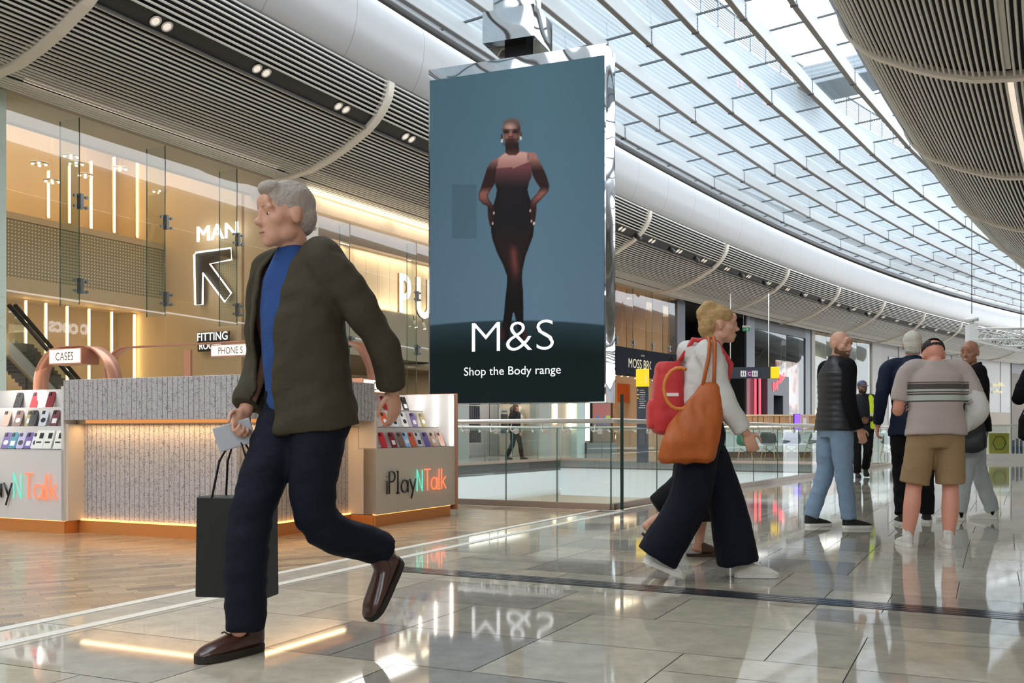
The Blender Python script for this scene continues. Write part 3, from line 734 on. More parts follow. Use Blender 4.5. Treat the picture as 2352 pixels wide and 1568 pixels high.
# big letters P and U, drawn as solid channel letters
def channel_letter(name, loops, s, z, h, u, lab):
    t = thing(name, lab, 'sign letter', PT(s, u, z), HEAD(s)+PI/2, 'big glowing letters on the cream sign band')
    def ring(bm_, y, m, scale=1):
        pass
    outer, inner = loops
    f = MB(); d = .07
    def pts(l, y): return [Vector((p[0]*h, y, p[1]*h)) for p in l]
    if inner:
        # quad strip between outer and inner (same count)
        n = len(outer); o_, i_ = pts(outer, -d), pts(inner, -d); base = len(f.v); f.v += [tuple(p) for p in o_+i_]
        for k in range(n): f.face((base+k, base+(k+1) % n, base+n+(k+1) % n, base+n+k), m_let)
        sides = [outer, inner]
    else:
        f.poly(pts(outer, -d), m_let); sides = [outer]
    f.build('face', t)
    r = MB()
    for l in sides:
        n = len(l); a, c = pts(l, -d), pts(l, 0); base = len(r.v); r.v += [tuple(p) for p in a+c]
        for k in range(n): r.face((base+k, base+(k+1) % n, base+n+(k+1) % n, base+n+k), m_ret)
    r.build('side', t)
    return t
def P_loops():
    st = .17; H = 1; w = .5; r = .3
    out = [(0, 0), (st, 0), (st, .34)]; inn = []
    arc = [(.24+.27*math.cos(a), .67+.33*math.sin(a)) for a in [-PI/2+PI*i/14 for i in range(15)]]
    arci = [(.24+.10*math.cos(a), .67+.165*math.sin(a)) for a in [-PI/2+PI*i/14 for i in range(15)]]
    outer = [(0, 0), (st, 0), (st, .34)]+arc+[(0, 1)]
    inner = [(st, .505)]*3+[(max(st, x), y) for x, y in arci]+[(st, .835)]
    return outer, inner
def U_loops():
    st = .16; w = .62
    o = [(0, 1), (0, .3)]+[(w/2-w/2*math.cos(a), .3-.3*math.sin(a)) for a in [PI*i/14 for i in range(1, 14)]]+[(w, .3), (w, 1), (w-st, 1), (w-st, .3)]+[(w/2+(w/2-st)*math.cos(a), .3-(.3-st)*math.sin(a)) for a in [PI*i/14 for i in range(1, 14)]]+[(st, .3), (st, 1)]
    return o, None
ul = SB+.45
for nm, lo, x, y0, y1 in (('P', P_loops(), 913, 717, 627), ('U', U_loops(), 953, 729, 636)):
    s, z0 = onu(x, y0, ul); _, z1 = onu(x, y1, ul)
    channel_letter('sign_letter', lo, s, z0, (z1-z0), ul, 'large glowing cream letter %s on the sign band of the second shop' % nm)
zg1 = zl0-.02
glass_front(3, 19.65, 30.6, .05, zg1, [onu(x, 600, FU)[0] for x in (804, 957)]+[25.5, 28.2], onu(804, 785, FU)[1], fin_z=.05, depth=.35)
# room behind the second shop
b = MB(); vpan(b, 19.1, 31, -23.5, 0, 4, m_beige2, th=.1); xpan(b, 31.0, FU, -23.5, 0, 6.9, m_beige2, .1); xpan(b, 19.12, FU-.6, -23.5, 0, 4, m_beige, .08); struct(b.build('wall_back_second_shop'))
b = MB(); b.sweep([(SB, 3.05), (-23.4, 3.05), (-23.4, 3.15), (SB, 3.15)], srange(19.2, 31, 2), mat('ceil_warm', (150, 130, 104), .6)); b.sweep([(FU-.02, 6.84), (-23.4, 6.84), (-23.4, 6.92), (FU-.02, 6.92)], srange(19.2, 31, 2), m_beige2); struct(b.build('ceiling_second_shop'))
area('shop_light', PT(23, -20.5, 3.0), 5, 120, WARM, (0, 0, HEAD(23)), 5); area('shop_light', PT(28, -20, 3.0), 5, 80, WARM, (0, 0, HEAD(28)), 4)
# track spots under the sign band
m_spotw = mat('spot_white', (220, 216, 208), .4)
sp0 = None
for i, (x, y) in enumerate([(858, 726), (880, 731), (952, 741), (972, 745)]):
    s, z = onu(x, y, -16.7); p = PT(s, -16.7, z); lab = 'small white spotlight under the cream sign band, '+ordn[i if i < 3 else 5]
    if sp0 is None:
        sp0 = thing('spotlight', lab, 'spotlight', p, HEAD(s), 'spotlights under the sign band')
        b = MB(); b.cyl((0, 0, .06), (.06, .0, -.14), .05, m_spotw, 12); b.build('head', sp0)
        b = MB(); b.cyl((.062, 0, -.142), (.064, 0, -.15), .042, m_bulb, 12); b.build('lens', sp0)
        b = MB(); b.cyl((0, 0, .05), (-.05, 0, .22), .012, m_black, 6); b.build('arm', sp0)
    else: clone(sp0, p, HEAD(s), lab)
for i, (x, y) in enumerate([(903, 829), (940, 828)]):
    s, z = onu(x, y, -20); b = MB(); c = PT(s, -20, z); b.sphere(c, .1, emis('globe', (255, 226, 160), 30), 12, 8); o = b.build('lamp_globe')
    tag(o, ('left' if i == 0 else 'right, brighter')+' bare warm globe lamp inside the second shop', 'lamp')
mo = thing('wall_mobile', 'dark frame with squares and discs hung on the cream wall of the second shop', 'wall decoration', (0, 0, 0))
def wq(x, y, u=-21): s, z = onu(x, y, u); return PT(s, u, z)
b = MB()
for a, c in (((905, 826), (905, 850)), ((931, 826), (931, 846)), ((905, 826), (931, 826)), ((914, 820), (914, 842)), ((905, 837), (931, 837)), ((923, 820), (923, 840))): b.tube([wq(*a), wq(*c)], .012, m_black, 6)
b.build('frame', mo)
for x0, x1, y0, y1 in ((909, 919, 841, 853), (909, 918, 857, 863)):
    b = MB(); b.poly([wq(x0, y0), wq(x1, y0), wq(x1, y1), wq(x0, y1)], m_black); b.build('square', mo, fix=False)
for x, y, r in ((906, 866, .07), (921, 866, .07), (918, 874, .12), (920, 850, .05)):
    c = wq(x, y); b = MB(); b.sphere(c, r, m_black, 12, 6); b.build('disc', mo)
# ---- third unit, behind the screen: grey pier, garments, posters, frames
def wall_seg(name, s0, s1, m, z0=0, z1=6.9, u=FU+.06, th=.4):
    b = MB(); vpan(b, s0, s1, u, z0, z1, m, th=th); return struct(b.build(name))
X = lambda x, u=FU: onu(x, 990, u)[0]
m_gpier = mat('pier_grey', (150, 156, 150), .4)
wall_seg('wall_pier', 30.7, 31.5, m_gpier)
wall_seg('wall_upper', 31.5, 35.9, mat('upper_grey', (170, 172, 170), .5), 3.0, 6.9)
wall_seg('wall_pier', X(1047), X(1074), m_gpier, 0, 2.9)
b = MB(); vpan(b, X(1074), X(1098), -16.4, 0, 2.6, emis('niche_glow', (255, 224, 160), .9), th=.1); o = b.build('glow_panel'); tag(o, 'tall cream lit recess left of the navy garments across the void', 'light box')  # glowing panel: the lamplight in the cream gap is put in as emission
m_navy = mat('garment_navy', (44, 50, 74), .8, sheen=.3)
rail = thing('clothes_rack', 'rack of navy garments in the shop window across the void', 'clothes rack', (0, 0, 0))
sa, sb_ = X(1102), X(1124)
stube('rail', [PT(sa, -16.3, 1.75), PT(sb_, -16.3, 1.75)], .02, m_steel, rail)
for k in range(5):
    b = MB(); c = PT(sa+(k+.5)*(sb_-sa)/5, -16.3, 1.1); M = Matrix.Translation(c) @ Matrix.Rotation(HEAD(sa), 4, 'Z'); b.box((0, 0, .0), (.42, .09, 1.2), m_navy, M, taper=.75); b.build('garment', rail)
m_lav = mat('display_wall', (176, 174, 180), .5)
b = MB(); vpan(b, X(1100), X(1268), -17.6, 0, 2.9, m_lav, th=.1); struct(b.build('wall_display'))
b = MB(); b.sweep([(FU, 2.9), (-18, 2.9), (-18, 3.0), (FU, 3.0)], srange(X(1047), X(1270), 1.5), m_beige2); struct(b.build('ceiling_display'))
area('shop_light', PT(28.5, -16.8, 2.85), 1.2, 70, NEUT, (0, 0, HEAD(28)), 5)
pf = mat('poster_pale', (206, 206, 208), .4); ps = mat('poster_skin', (150, 102, 82), .5); pd = mat('poster_dark', (44, 46, 50), .5); pg = mat('poster_grey', (110, 116, 124), .5)
def poster(x0, x1, y0, y1, u, shapes, lab, m=pf):
    t = thing('poster', lab, 'poster', (0, 0, 0)); s0, z1 = onu(x0, y0, u); s1, z0 = onu(x1, y1, u)
    b = MB(); vpan(b, s0, s1, u, z0, z1, m, th=.03); b.build('board', t)
    b = MB()
    for kind, cx, cy, rx, ry, mm in shapes:
        S = s0+(s1-s0)*cx; Z = z0+(z1-z0)*cy; n = 14 if kind == 'o' else 4
        q = [PT(S+(s1-s0)*rx*math.cos(2*PI*i/n+(PI/4 if n == 4 else 0))*(1.414 if n == 4 else 1), u+.006+.001*len(b.f), Z+(z1-z0)*ry*math.sin(2*PI*i/n+(PI/4 if n == 4 else 0))*(1.414 if n == 4 else 1)) for i in range(n)]
        b.poly(q, mm)
    if shapes: b.build('picture', t, fix=False)
    return t
poster(1148, 1168, 938, 1000, -17.0, [('r', .5, .45, .38, .35, pd), ('r', .5, .9, .3, .03, pg)], 'pale framed poster with a dark panel across the void, left one')
poster(1170, 1196, 925, 1035, -17.3, [('o', .5, .86, .25, .08, ps), ('r', .5, .62, .42, .15, pd), ('r', .5, .3, .3, .15, pg)], 'tall poster of a curly haired person in dark clothes', m_lav)
poster(1198, 1222, 925, 1035, -17.3, [('r', .3, .7, .12, .3, ps), ('r', .65, .75, .12, .25, ps), ('r', .5, .3, .45, .12, pg)], 'tall poster of bare legs and arms across the void', m_lav)
poster(1228, 1250, 941, 1000, -17.0, [('r', .5, .4, .25, .3, ps), ('o', .5, .75, .2, .14, pd)], 'pale framed poster with a figure across the void, right one')
for x, c, lab in ((1223, pd, 'dark round mannequin head across the void'), (1239, mat('manq_cream', (222, 212, 190), .5), 'cream round mannequin head across the void')):
    t = thing('mannequin', lab+' standing in the window', 'mannequin', PT(X(x), -16.6, 0)); b = MB(); b.sphere((0, 0, 1.62), (.11, .12, .15), c); b.tube([(0, 0, 1.5), (0, 0, 1.4), (0, 0, 1.2), (0, 0, .95), (0, 0, .8)], [.05, .16, .17, .13, .15], c, 12); b.build('torso', t); b = MB(); b.cyl((0, 0, 0), (0, 0, .85), .02, m_steel, 8); b.lathe([(0, 0), (.17, 0), (.17, .02), (0, .03)], m_steel); b.build('stand', t)
# person walking past across the void
b = MB(); vpan(b, X(1268), X(1322), -16.0, 0, 2.9, mat('panel_beige', (178, 170, 156), .5), th=.2); struct(b.build('wall_panel'))
for i, x in enumerate((1284, 1317)):
    s = X(x, -15.8); b = MB(); b.sweep([(-15.93, .95 if i else 1.15), (-15.93, 2.4), (-15.99, 2.4), (-15.99, .95 if i else 1.15)], [s-.09, s+.09], m_ledw); o = b.build('strip_light'); tag(o, ('left shorter' if i == 0 else 'right longer')+' cream strip light on the beige panel across the void', 'strip light')
wall_seg('wall_pier', X(1322), X(1341), mat('pier_teal', (176, 196, 196), .4), 0, 2.95)
b = MB(); vpan(b, X(1341), X(1408), FU-.05, 0, 2.95, mat('kiosk_black', (34, 38, 40), .3), th=.3); vpan(b, X(1340), X(1409), FU+.15, 0, .42, mat('plinth_green', (36, 52, 50), .3), th=.25); struct(b.build('wall_black_front'))
s = X(1350); b = MB(); b.sweep([(FU+.02, .5), (FU+.02, 2.3), (FU-.03, 2.3), (FU-.03, .5)], [s-.12, s+.12], m_ledw); tag(b.build('strip_light'), 'cream strip light on the black shop front beside the colourful poster', 'strip light')
poster(1361, 1402, 925, 1020, FU+.0, [('r', .5, .8, .5, .2, mat('po_red', (150, 60, 36), .4)), ('o', .35, .62, .17, .12, mat('po_blue', (60, 70, 170), .4)), ('o', .66, .58, .14, .1, mat('po_blue', (60, 70, 170), .4)), ('o', .85, .62, .16, .1, mat('po_lime', (150, 180, 50), .4)), ('r', .5, .18, .5, .12, mat('po_brown', (84, 60, 30), .4))], 'dark poster with orange, blue and lime shapes on the black shop front', mat('po_dark', (50, 40, 34), .4))
# ---- fourth unit: dark navy sign band, copper glass above
sm0, sm1 = X(1409), X(1570)
m_cop = mat('copper_interior', (176, 120, 70), .5); m_navyb = mat('sign_navy', (20, 24, 36), .75, spec=.15)
zc1 = onu(1480, 805, FU)[1]; zc0 = onu(1480, 866, FU)[1]
b = MB(); vpan(b, sm0, sm1, -19.5, 0, 6.9, m_cop, th=.1); b.sweep([(FU, 6.86), (-19.5, 6.86), (-19.5, 6.95), (FU, 6.95)], srange(sm0, sm1, 2), m_beige2); xpan(b, sm1-.1, FU, -19.5, 0, 6.9, m_beige2); xpan(b, sm0, FU, -19.5, 0, 6.9, m_cop); struct(b.build('wall_back_third_shop'))
b = MB(); vpan(b, X(1492, -18), X(1552, -18), -18.2, zc1, 6.86, mat('column_cream', (222, 206, 176), .5), th=.3); struct(b.build('wall_column'))
area('shop_light', PT(38, -17.6, 6.7), 2, 160, WARM, (0, 0, HEAD(38)), 5); area('shop_light', PT(38, -17.6, zc0-.15), 2, 90, WARM, (0, 0, HEAD(38)), 5)
b = MB(); vpan(b, sm0, sm1, FU+.12, zc0, zc1, m_navyb, th=.35); mb = b.build('shop_fascia_sign'); tag(mb, 'dark navy fascia sign with cream capital lettering below the copper glazing', 'sign')
m_cream = emis('letter_cream', (240, 230, 190), .75)
on_wall_text('lettering', 'MOSS BROS.', 1444, 843, 822, FU+.13, m_cream, x1=1513, parent=mb)
on_wall_text('lettering', 'EST. 1851', 1473, 818, 814.3, FU+.13, m_cream, xs=.8, parent=mb)
glass_front(4, sm0, X(1553), zc1, 6.86, [onu(x, 700, FU)[0] for x in (1414, 1454, 1498, 1536)], None, depth=.3)
wall_seg('wall_pilaster', X(1553), X(1571), mat('pilaster_slate', (74, 80, 92), .4), 0, 6.9)
sp1 = None
for i, (x, y) in enumerate([(1410, 854), (1425, 856), (1439, 857), (1456, 861), (1497, 866), (1510, 867)]):
    s, z = onu(x, y, -16.2); lab = 'white spotlight below the navy fascia sign, '+['leftmost', 'second from the left', 'third from the left', 'fourth, left of the yellow totem', 'fifth, right of the yellow totem', 'rightmost'][i]
    o = clone(sp0, PT(s, -16.2, z), HEAD(s), lab, 'spotlights below the navy fascia')
poster(1418, 1460, 880, 925, -18.5, [('r', .3, .5, .3, .5, mat('po_orange', (226, 96, 32), .4))], 'orange poster inside the third shop', mat('po_amber', (220, 140, 50), .4))
tb = thing('display_table', 'pale display table inside the third shop behind the balustrade', 'table', PT(X(1438), -17.2, 0), HEAD(38)+PI/2)
b = MB(); b.box((0, 0, .86), (.9, 1.6, .08), mat('table_top', (206, 186, 150), .5)); b.build('tabletop', tb)
for sx in (-.4, .4):
    for sy in (-.7, .7): b = MB(); b.cyl((sx, sy, 0), (sx, sy, .82), .04, m_steel, 8); b.build('leg', tb)
# ---- dark entrance
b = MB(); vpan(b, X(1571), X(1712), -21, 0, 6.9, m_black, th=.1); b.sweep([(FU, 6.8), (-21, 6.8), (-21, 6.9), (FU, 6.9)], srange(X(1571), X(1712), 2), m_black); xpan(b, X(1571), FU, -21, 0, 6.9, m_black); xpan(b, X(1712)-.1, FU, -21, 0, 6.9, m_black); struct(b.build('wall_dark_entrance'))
s, z = onu(1690, 820, -17.5); ht = MB(); c = PT(s, -17.5, z)
tag((lambda o: o)(MB().tube([c+Vector((math.sin(a)**3*.3, 0, .26*math.cos(a)-.1*math.cos(2*a)-.04*math.cos(3*a))) for a in [2*PI*i/24 for i in range(24)]], .035, emis('neon_red', (255, 60, 46), 4), 6, closed=True).build('neon_heart')), 'small red neon heart in the dark entrance behind the walking woman', 'sign')
# ---- fifth unit: dark frame, tall glass, black portal
m_frame5 = mat('frame_slate', (78, 84, 94), .35, metal=.3)
sr0, sr1 = X(1712), X(1861)
wall_seg('wall_frame', sr0, X(1731), m_frame5); wall_seg('wall_frame', X(1848), sr1, m_frame5); wall_seg('wall_frame', X(1731), X(1848), mat('head_black', (30, 32, 38), .4), 6.35, 6.9)
b = MB(); vpan(b, sr0, sr1, -20, 0, 6.9, mat('room_dark', (40, 36, 44), .5), th=.1); b.sweep([(FU, 6.3), (-20, 6.3), (-20, 6.4), (FU, 6.4)], srange(sr0, sr1, 2), m_black); xpan(b, sr0+.05, FU, -20, 0, 6.9, m_black); xpan(b, sr1-.1, FU, -20, 0, 6.9, m_black); struct(b.build('wall_back_fifth_shop'))
glass_front(5, X(1731), X(1848), .05, 6.35, [X(1806)], None, depth=.3)
area('shop_light', PT(53, -17.6, 6.2), 2, 60, NEUT, (0, 0, HEAD(53)), 5)
wavy = bpy.data.materials.new('poster_swirl'); wavy.use_nodes = True
def wavy_nodes():
    n = wavy.node_tree.nodes; l = wavy.node_tree.links; bs = n['Principled BSDF']; t = n.new('ShaderNodeTexCoord'); z = n.new('ShaderNodeTexNoise'); z.inputs['Scale'].default_value = .8; z.inputs['Distortion'].default_value = 1.2
    r = n.new('ShaderNodeValToRGB'); e = r.color_ramp.elements; e[0].position = .3; e[0].color = srgb(60, 48, 48); e[1].position = .7; e[1].color = srgb(176, 196, 206); e.new(.45).color = srgb(200, 150, 140); e.new(.56).color = srgb(228, 206, 200)
    l.new(t.outputs['Object'], z.inputs['Vector']); l.new(z.outputs['Fac'], r.inputs[0]); l.new(r.outputs[0], bs.inputs['Base Color']); l.new(r.outputs[0], bs.inputs['Emission Color']); bs.inputs['Emission Strength'].default_value = .35
wavy_nodes()
b = MB(); s0, z1 = onu(1783, 826, -16.2); s1, z0 = onu(1838, 960, -16.2); vpan(b, s0, s1, -16.2, .6, z1, wavy, th=.05); tag(b.build('window_poster'), 'large glowing pink and grey close-up poster behind the tall dark glass', 'poster')
m_port = mat('portal_slate', (62, 66, 76), .4)
pt = thing('shop_portal', 'slate box portal with red neon script sign on the dark shop front', 'portal', (0, 0, 0))
s0, z1 = onu(1763, 860, FU+.5); s1, _ = onu(1812, 860, FU+.5); _, zo = onu(1786, 908, FU+.5)
b = MB(); vpan(b, s0, s1, FU+.5, zo, z1, m_port, th=.9); vpan(b, s0, s0+.8, FU+.5, 0, zo, m_port, th=.9); vpan(b, s1-.8, s1, FU+.5, 0, zo, m_port, th=.9); b.build('surround', pt)
b = MB(); vpan(b, s0+.8, s1-.8, FU-.1, 0, zo, mat('portal_dark', (26, 16, 12), .4), th=.1); b.build('doorway', pt)
m_red = emis('neon_script', (255, 52, 66), 3.2)
me = text_mesh('Ray-Ban', 1, m_red, align='LEFT', shear=.25, offset=.03); w = max(v.co.x for v in me.vertices)
sx0, zx0 = onu(1776, 898, FU+.52); sx1, _ = onu(1805, 870, FU+.52)
L = (sx1-sx0)*1.12; me.transform(Matrix.Diagonal((L/w, 1, L/w*1.15, 1))); me.transform(Matrix.Rotation(math.radians(-28), 4, 'Y')); o = bpy.data.objects.new('lettering', me); COL.objects.link(o); o.parent = pt; o.location = PT(sx0, FU+.53, zx0-.05); o.rotation_euler = (0, 0, HEAD(sx0)+PI/2)
for i, x in enumerate((1735, 1745)):
    s, za = onu(x, 862, FU+.3); tag(stube('neon_tube', [PT(s, FU+.3, .6), PT(s, FU+.3, za)], .06, m_red), ('left' if i == 0 else 'right')+' vertical red neon tube on the dark shop front', 'neon tube')
# ---- glazed green front and grey cladding further along
sg0, sg1 = sr1, X(2022)
b = MB(); vpan(b, sg0, sg1, -19, 0, 6.9, mat('room_olive', (150, 152, 128), .6), th=.1); b.sweep([(FU, 6.8), (-19, 6.8), (-19, 6.9), (FU, 6.9)], srange(sg0, sg1, 3), m_beige2); xpan(b, sg0+.05, FU, -19, 0, 6.9, mat('room_olive')); xpan(b, sg1-.1, FU, -19, 0, 6.9, mat('room_olive')); struct(b.build('wall_back_sixth_shop'))
b = MB(); vpan(b, sg0+.7, sg0+2.6, FU-.2, 0, 2.2, emis('lit_panel', (255, 214, 150), .7), th=.1); tag(b.build('glow_panel'), 'warm lit panel beside the dark shop front, low in the green glazing', 'light box')
glass_front(6, sg0, sg1, .05, 6.8, [sg0+1.2*k for k in range(2, 9, 2)], None, depth=.3)
area('shop_light', PT(64, -17.4, 6.6), 2, 120, NEUT, (0, 0, HEAD(64)), 8)
b = MB(); vpan(b, sg0, sg0+.5, FU+.1, 0, 6.9, mat('post_pale', (176, 174, 170), .5), th=.3); vpan(b, sg1-1.6, sg1, FU+.1, 0, 6.9, mat('post_pale', (176, 174, 170), .5), th=.3); struct(b.build('wall_posts'))
m_clad = mat('cladding_grey', (168, 168, 166), .5); m_clad2 = mat('cladding_line', (120, 120, 120), .5)
wall_seg('wall_left_far', sg1, 150, m_clad)
b = MB()
for k in range(9): vpan(b, sg1+3+k*5, sg1+3.12+k*5, FU+.09, 0, 6.9, m_clad2, th=.05)
vpan(b, sg1+1.2, sg1+8, FU+.12, 5.9, 6.1, mat('frame_pale', (212, 212, 212), .5), th=.1); vpan(b, sg1+1.2, sg1+1.6, FU+.12, 0, 6.1, mat('frame_pale', (212, 212, 212), .5), th=.1)
vpan(b, X(2262), X(2318), FU+.11, 0, 2.5, mat('opening_beige', (150, 138, 122), .6), th=.05); vpan(b, X(2320), 150, FU+.12, 0, 6.2, mat('opening_brown', (96, 84, 72), .6), th=.05); vpan(b, X(2320), 150, FU+.13, 6.0, 6.9, mat('head_slate', (70, 72, 76), .5), th=.05)
struct(b.build('wall_far_panels'))
sgn = thing('shop_sign', 'small cream illuminated lettering on the grey cladding far along the mall', 'sign', (0, 0, 0))
rr = random.Random(5)
for y0, n, x0, x1 in ((888, 9, 2281, 2308), (903, 6, 2283, 2304)):
    b = MB()
    for k in range(n):
        x = x0+(x1-x0)*k/n; w = (x1-x0)/n*.55; h = rr.choice((6, 6, 10)); s, za = onu(x, y0-h, FU+.2); s2, zb_ = onu(x+w, y0, FU+.2)
        vpan(b, s, s+(s2-s)*.4, FU+.2, zb_, za, m_cream, th=.05); vpan(b, s, s2, FU+.2, zb_+(za-zb_)*.45, zb_+(za-zb_)*.62, m_cream, th=.05)
    b.build('lettering', sgn)
# ---- right-hand side of the mall (out of frame) and the end behind the camera
b = MB(); vpan(b, -14, 150, 7.2, 0, 7.0, mat('right_wall', (176, 170, 160), .5), th=-.3); struct(b.build('wall_right'))
m_addglow = emis('added_glow', (255, 236, 206), .4)  # unseen emissive panels added on the right wall for reflections, with bars in front
for i in range(12):
    b = MB(); vpan(b, -8+i*9, -2.5+i*9, 7.15, .3, 3.4, m_addglow, th=-.04); o = b.build('window_%d' % (20+i)); struct(o); b = MB(); [vpan(b, -8+i*9+k*1.1-.04, -8+i*9+k*1.1+.04, 7.1, .3, 3.4, m_frame5, th=-.06) for k in range(6)]; b.build('glow_bars', o)
b = MB(); xpan(b, -14, -26, 8, 0, 7.0, mat('rear_wall', (150, 144, 136), .5)); struct(b.build('wall_rear'))
b = MB(); b.sweep([(-24, 0), (-24, 7), (-24.2, 7), (-24.2, 0)], srange(-14, 8, 2), mat('rear_wall', (150, 144, 136), .5)); struct(b.build('wall_left_rear'))
b = MB(); b.sweep([(FU-9, 7.02), (-15.74, 7.02), (-15.74, 7.1), (FU-9, 7.1)], srange(-14, 12, 2), m_beige2); struct(b.build('ceiling_rear'))

# shop sign high on the right-hand wall; its mirror image shows faintly in the first shop's glass
s_, z_ = onu(352, 775, -38.66); me = text_mesh('cocs', .95, emis('sign_white', (255, 255, 255), 4), align='CENTER', ext=.02, offset=.03); o = bpy.data.objects.new('shop_sign', me); COL.objects.link(o); o.location = PT(s_, 7.05, z_); o.rotation_euler = (0, 0, HEAD(s_)-PI/2); tag(o, 'white glowing lower case shop lettering high on the right wall, mirrored in the glass', 'sign')
# ================================================================== KIOSK
m_terr = bpy.data.materials.new('terrazzo_ribbed'); m_terr.use_nodes = True
def terr_nodes():
    n = m_terr.node_tree.nodes; l = m_terr.node_tree.links; bs = n['Principled BSDF']
    t = n.new('ShaderNodeTexCoord'); v = n.new('ShaderNodeTexVoronoi'); v.inputs['Scale'].default_value = 120
    l.new(t.outputs['Object'], v.inputs['Vector'])
    nz = n.new('ShaderNodeTexNoise'); nz.inputs['Scale'].default_value = 30; l.new(t.outputs['Object'], nz.inputs['Vector'])
    ad = n.new('ShaderNodeMath'); ad.operation = 'MULTIPLY_ADD'; ad.inputs[1].default_value = .7; ad.inputs[2].default_value = -.03; l.new(nz.outputs['Fac'], ad.inputs[0])
    lt = n.new('ShaderNodeMath'); lt.operation = 'LESS_THAN'; l.new(v.outputs['Distance'], lt.inputs[0]); l.new(ad.outputs[0], lt.inputs[1])
    uv = n.new('ShaderNodeUVMap'); sx = n.new('ShaderNodeSeparateXYZ'); l.new(uv.outputs[0], sx.inputs[0])
    md = n.new('ShaderNodeMath'); md.operation = 'PINGPONG'; md.inputs[1].default_value = .0275; l.new(sx.outputs[0], md.inputs[0])
    l2 = n.new('ShaderNodeMath'); l2.operation = 'LESS_THAN'; l2.inputs[1].default_value = .0024; l.new(md.outputs[0], l2.inputs[0])
    mx = n.new('ShaderNodeMix'); mx.data_type = 'RGBA'; mx.inputs[6].default_value = srgb(184, 180, 180); mx.inputs[7].default_value = srgb(92, 92, 100); l.new(lt.outputs[0], mx.inputs[0])
    m2 = n.new('ShaderNodeMix'); m2.data_type = 'RGBA'; m2.inputs[7].default_value = srgb(70, 70, 76); l.new(l2.outputs[0], m2.inputs[0]); l.new(mx.outputs[2], m2.inputs[6]); l.new(m2.outputs[2], bs.inputs['Base Color'])
    bs.inputs['Roughness'].default_value = .55
terr_nodes()
m_kw = mat('kiosk_white', (214, 210, 208), .45); m_kc = mat('kiosk_cream', (206, 196, 182), .5); m_cu = mat('copper_satin', (206, 146, 118), .35, metal=.5); m_gold = mat('copper_base', (214, 140, 76), .35, metal=.35)
m_ledk = emis('kiosk_led', (255, 178, 92), 3.2); m_tube = emis('display_tube', (255, 244, 226), 7)
class KB(MB):
    """kiosk boxes given in plan coordinates: a along s, c along u"""
    def kb(s, s0, s1, u0, u1, z0, z1, m, uvs=True):
        v = [PT(s0, u0, z0), PT(s0, u1, z0), PT(s1, u1, z0), PT(s1, u0, z0), PT(s0, u0, z1), PT(s0, u1, z1), PT(s1, u1, z1), PT(s1, u0, z1)]
        i = len(s.v); s.v += [tuple(p) for p in v]
        for f, ax in (((3, 2, 1, 0), 2), ((4, 5, 6, 7), 2), ((0, 1, 5, 4), 0), ((2, 3, 7, 6), 0), ((1, 2, 6, 5), 1), ((3, 0, 4, 7), 1)):
            cc = [((s0, s0, s1, s1, s0, s0, s1, s1)[k], (u0, u1, u1, u0, u0, u1, u1, u0)[k], (z0,)*4 and ((z0, z0, z0, z0, z1, z1, z1, z1)[k])) for k in f]
            s.face([i+k for k in f], m, False, [((c[1] if ax == 0 else c[0]), c[2]) for c in cc])
        return s
    def kpoly(s, pts, m, uv=None): s.poly([PT(*p) for p in pts], m, uv)
# central counter
ctr = thing('kiosk_counter', 'ribbed speckled grey kiosk counter with a glowing copper base', 'counter', (0, 0, 0))
b = KB(); b.kb(5.95, 6.08, -7.0, -4.98, .965, 1.30, m_terr); b.kb(6.08, 7.58, -5.11, -4.98, .965, 1.30, m_terr); b.build('upper_band', ctr)
b = KB(); b.kb(6.13, 6.3, -7.0, -5.27, .11, .93, m_terr); b.kb(6.3, 7.6, -5.44, -5.27, .11, .93, m_terr); b.build('front_panel', ctr)
b = KB(); b.kb(6.08, 6.6, -7.0, -5.11, .93, .965, m_kc); b.kb(6.6, 7.58, -5.6, -5.11, .93, .965, m_kc); b.kb(5.97, 6.6, -6.99, -4.99, 1.285, 1.305, m_kw); b.kb(6.6, 7.57, -5.6, -4.99, 1.285, 1.305, m_kw); b.build('worktop', ctr)
m_strip = emis('copper_painted_glow', (236, 150, 76), .8); b = KB(); b.kb(5.985, 6.02, -6.78, -5.02, .938, .964, m_strip); b.kb(6.02, 7.3, -5.05, -5.015, .938, .964, m_strip); b.build('copper_glow_strip', ctr)  # copper recess under the band; the light on it is put in as emission
b = KB(); b.kb(6.10, 6.13, -7.0, -5.24, .0, .105, m_gold); b.kb(6.13, 7.6, -5.27, -5.24, 0, .105, m_gold); b.build('base', ctr)
b = KB(); b.kb(6.10, 6.13, -6.98, -5.24, .106, .118, m_ledk); b.kb(6.13, 7.58, -5.262, -5.24, .106, .118, m_ledk); b.build('base_light', ctr)
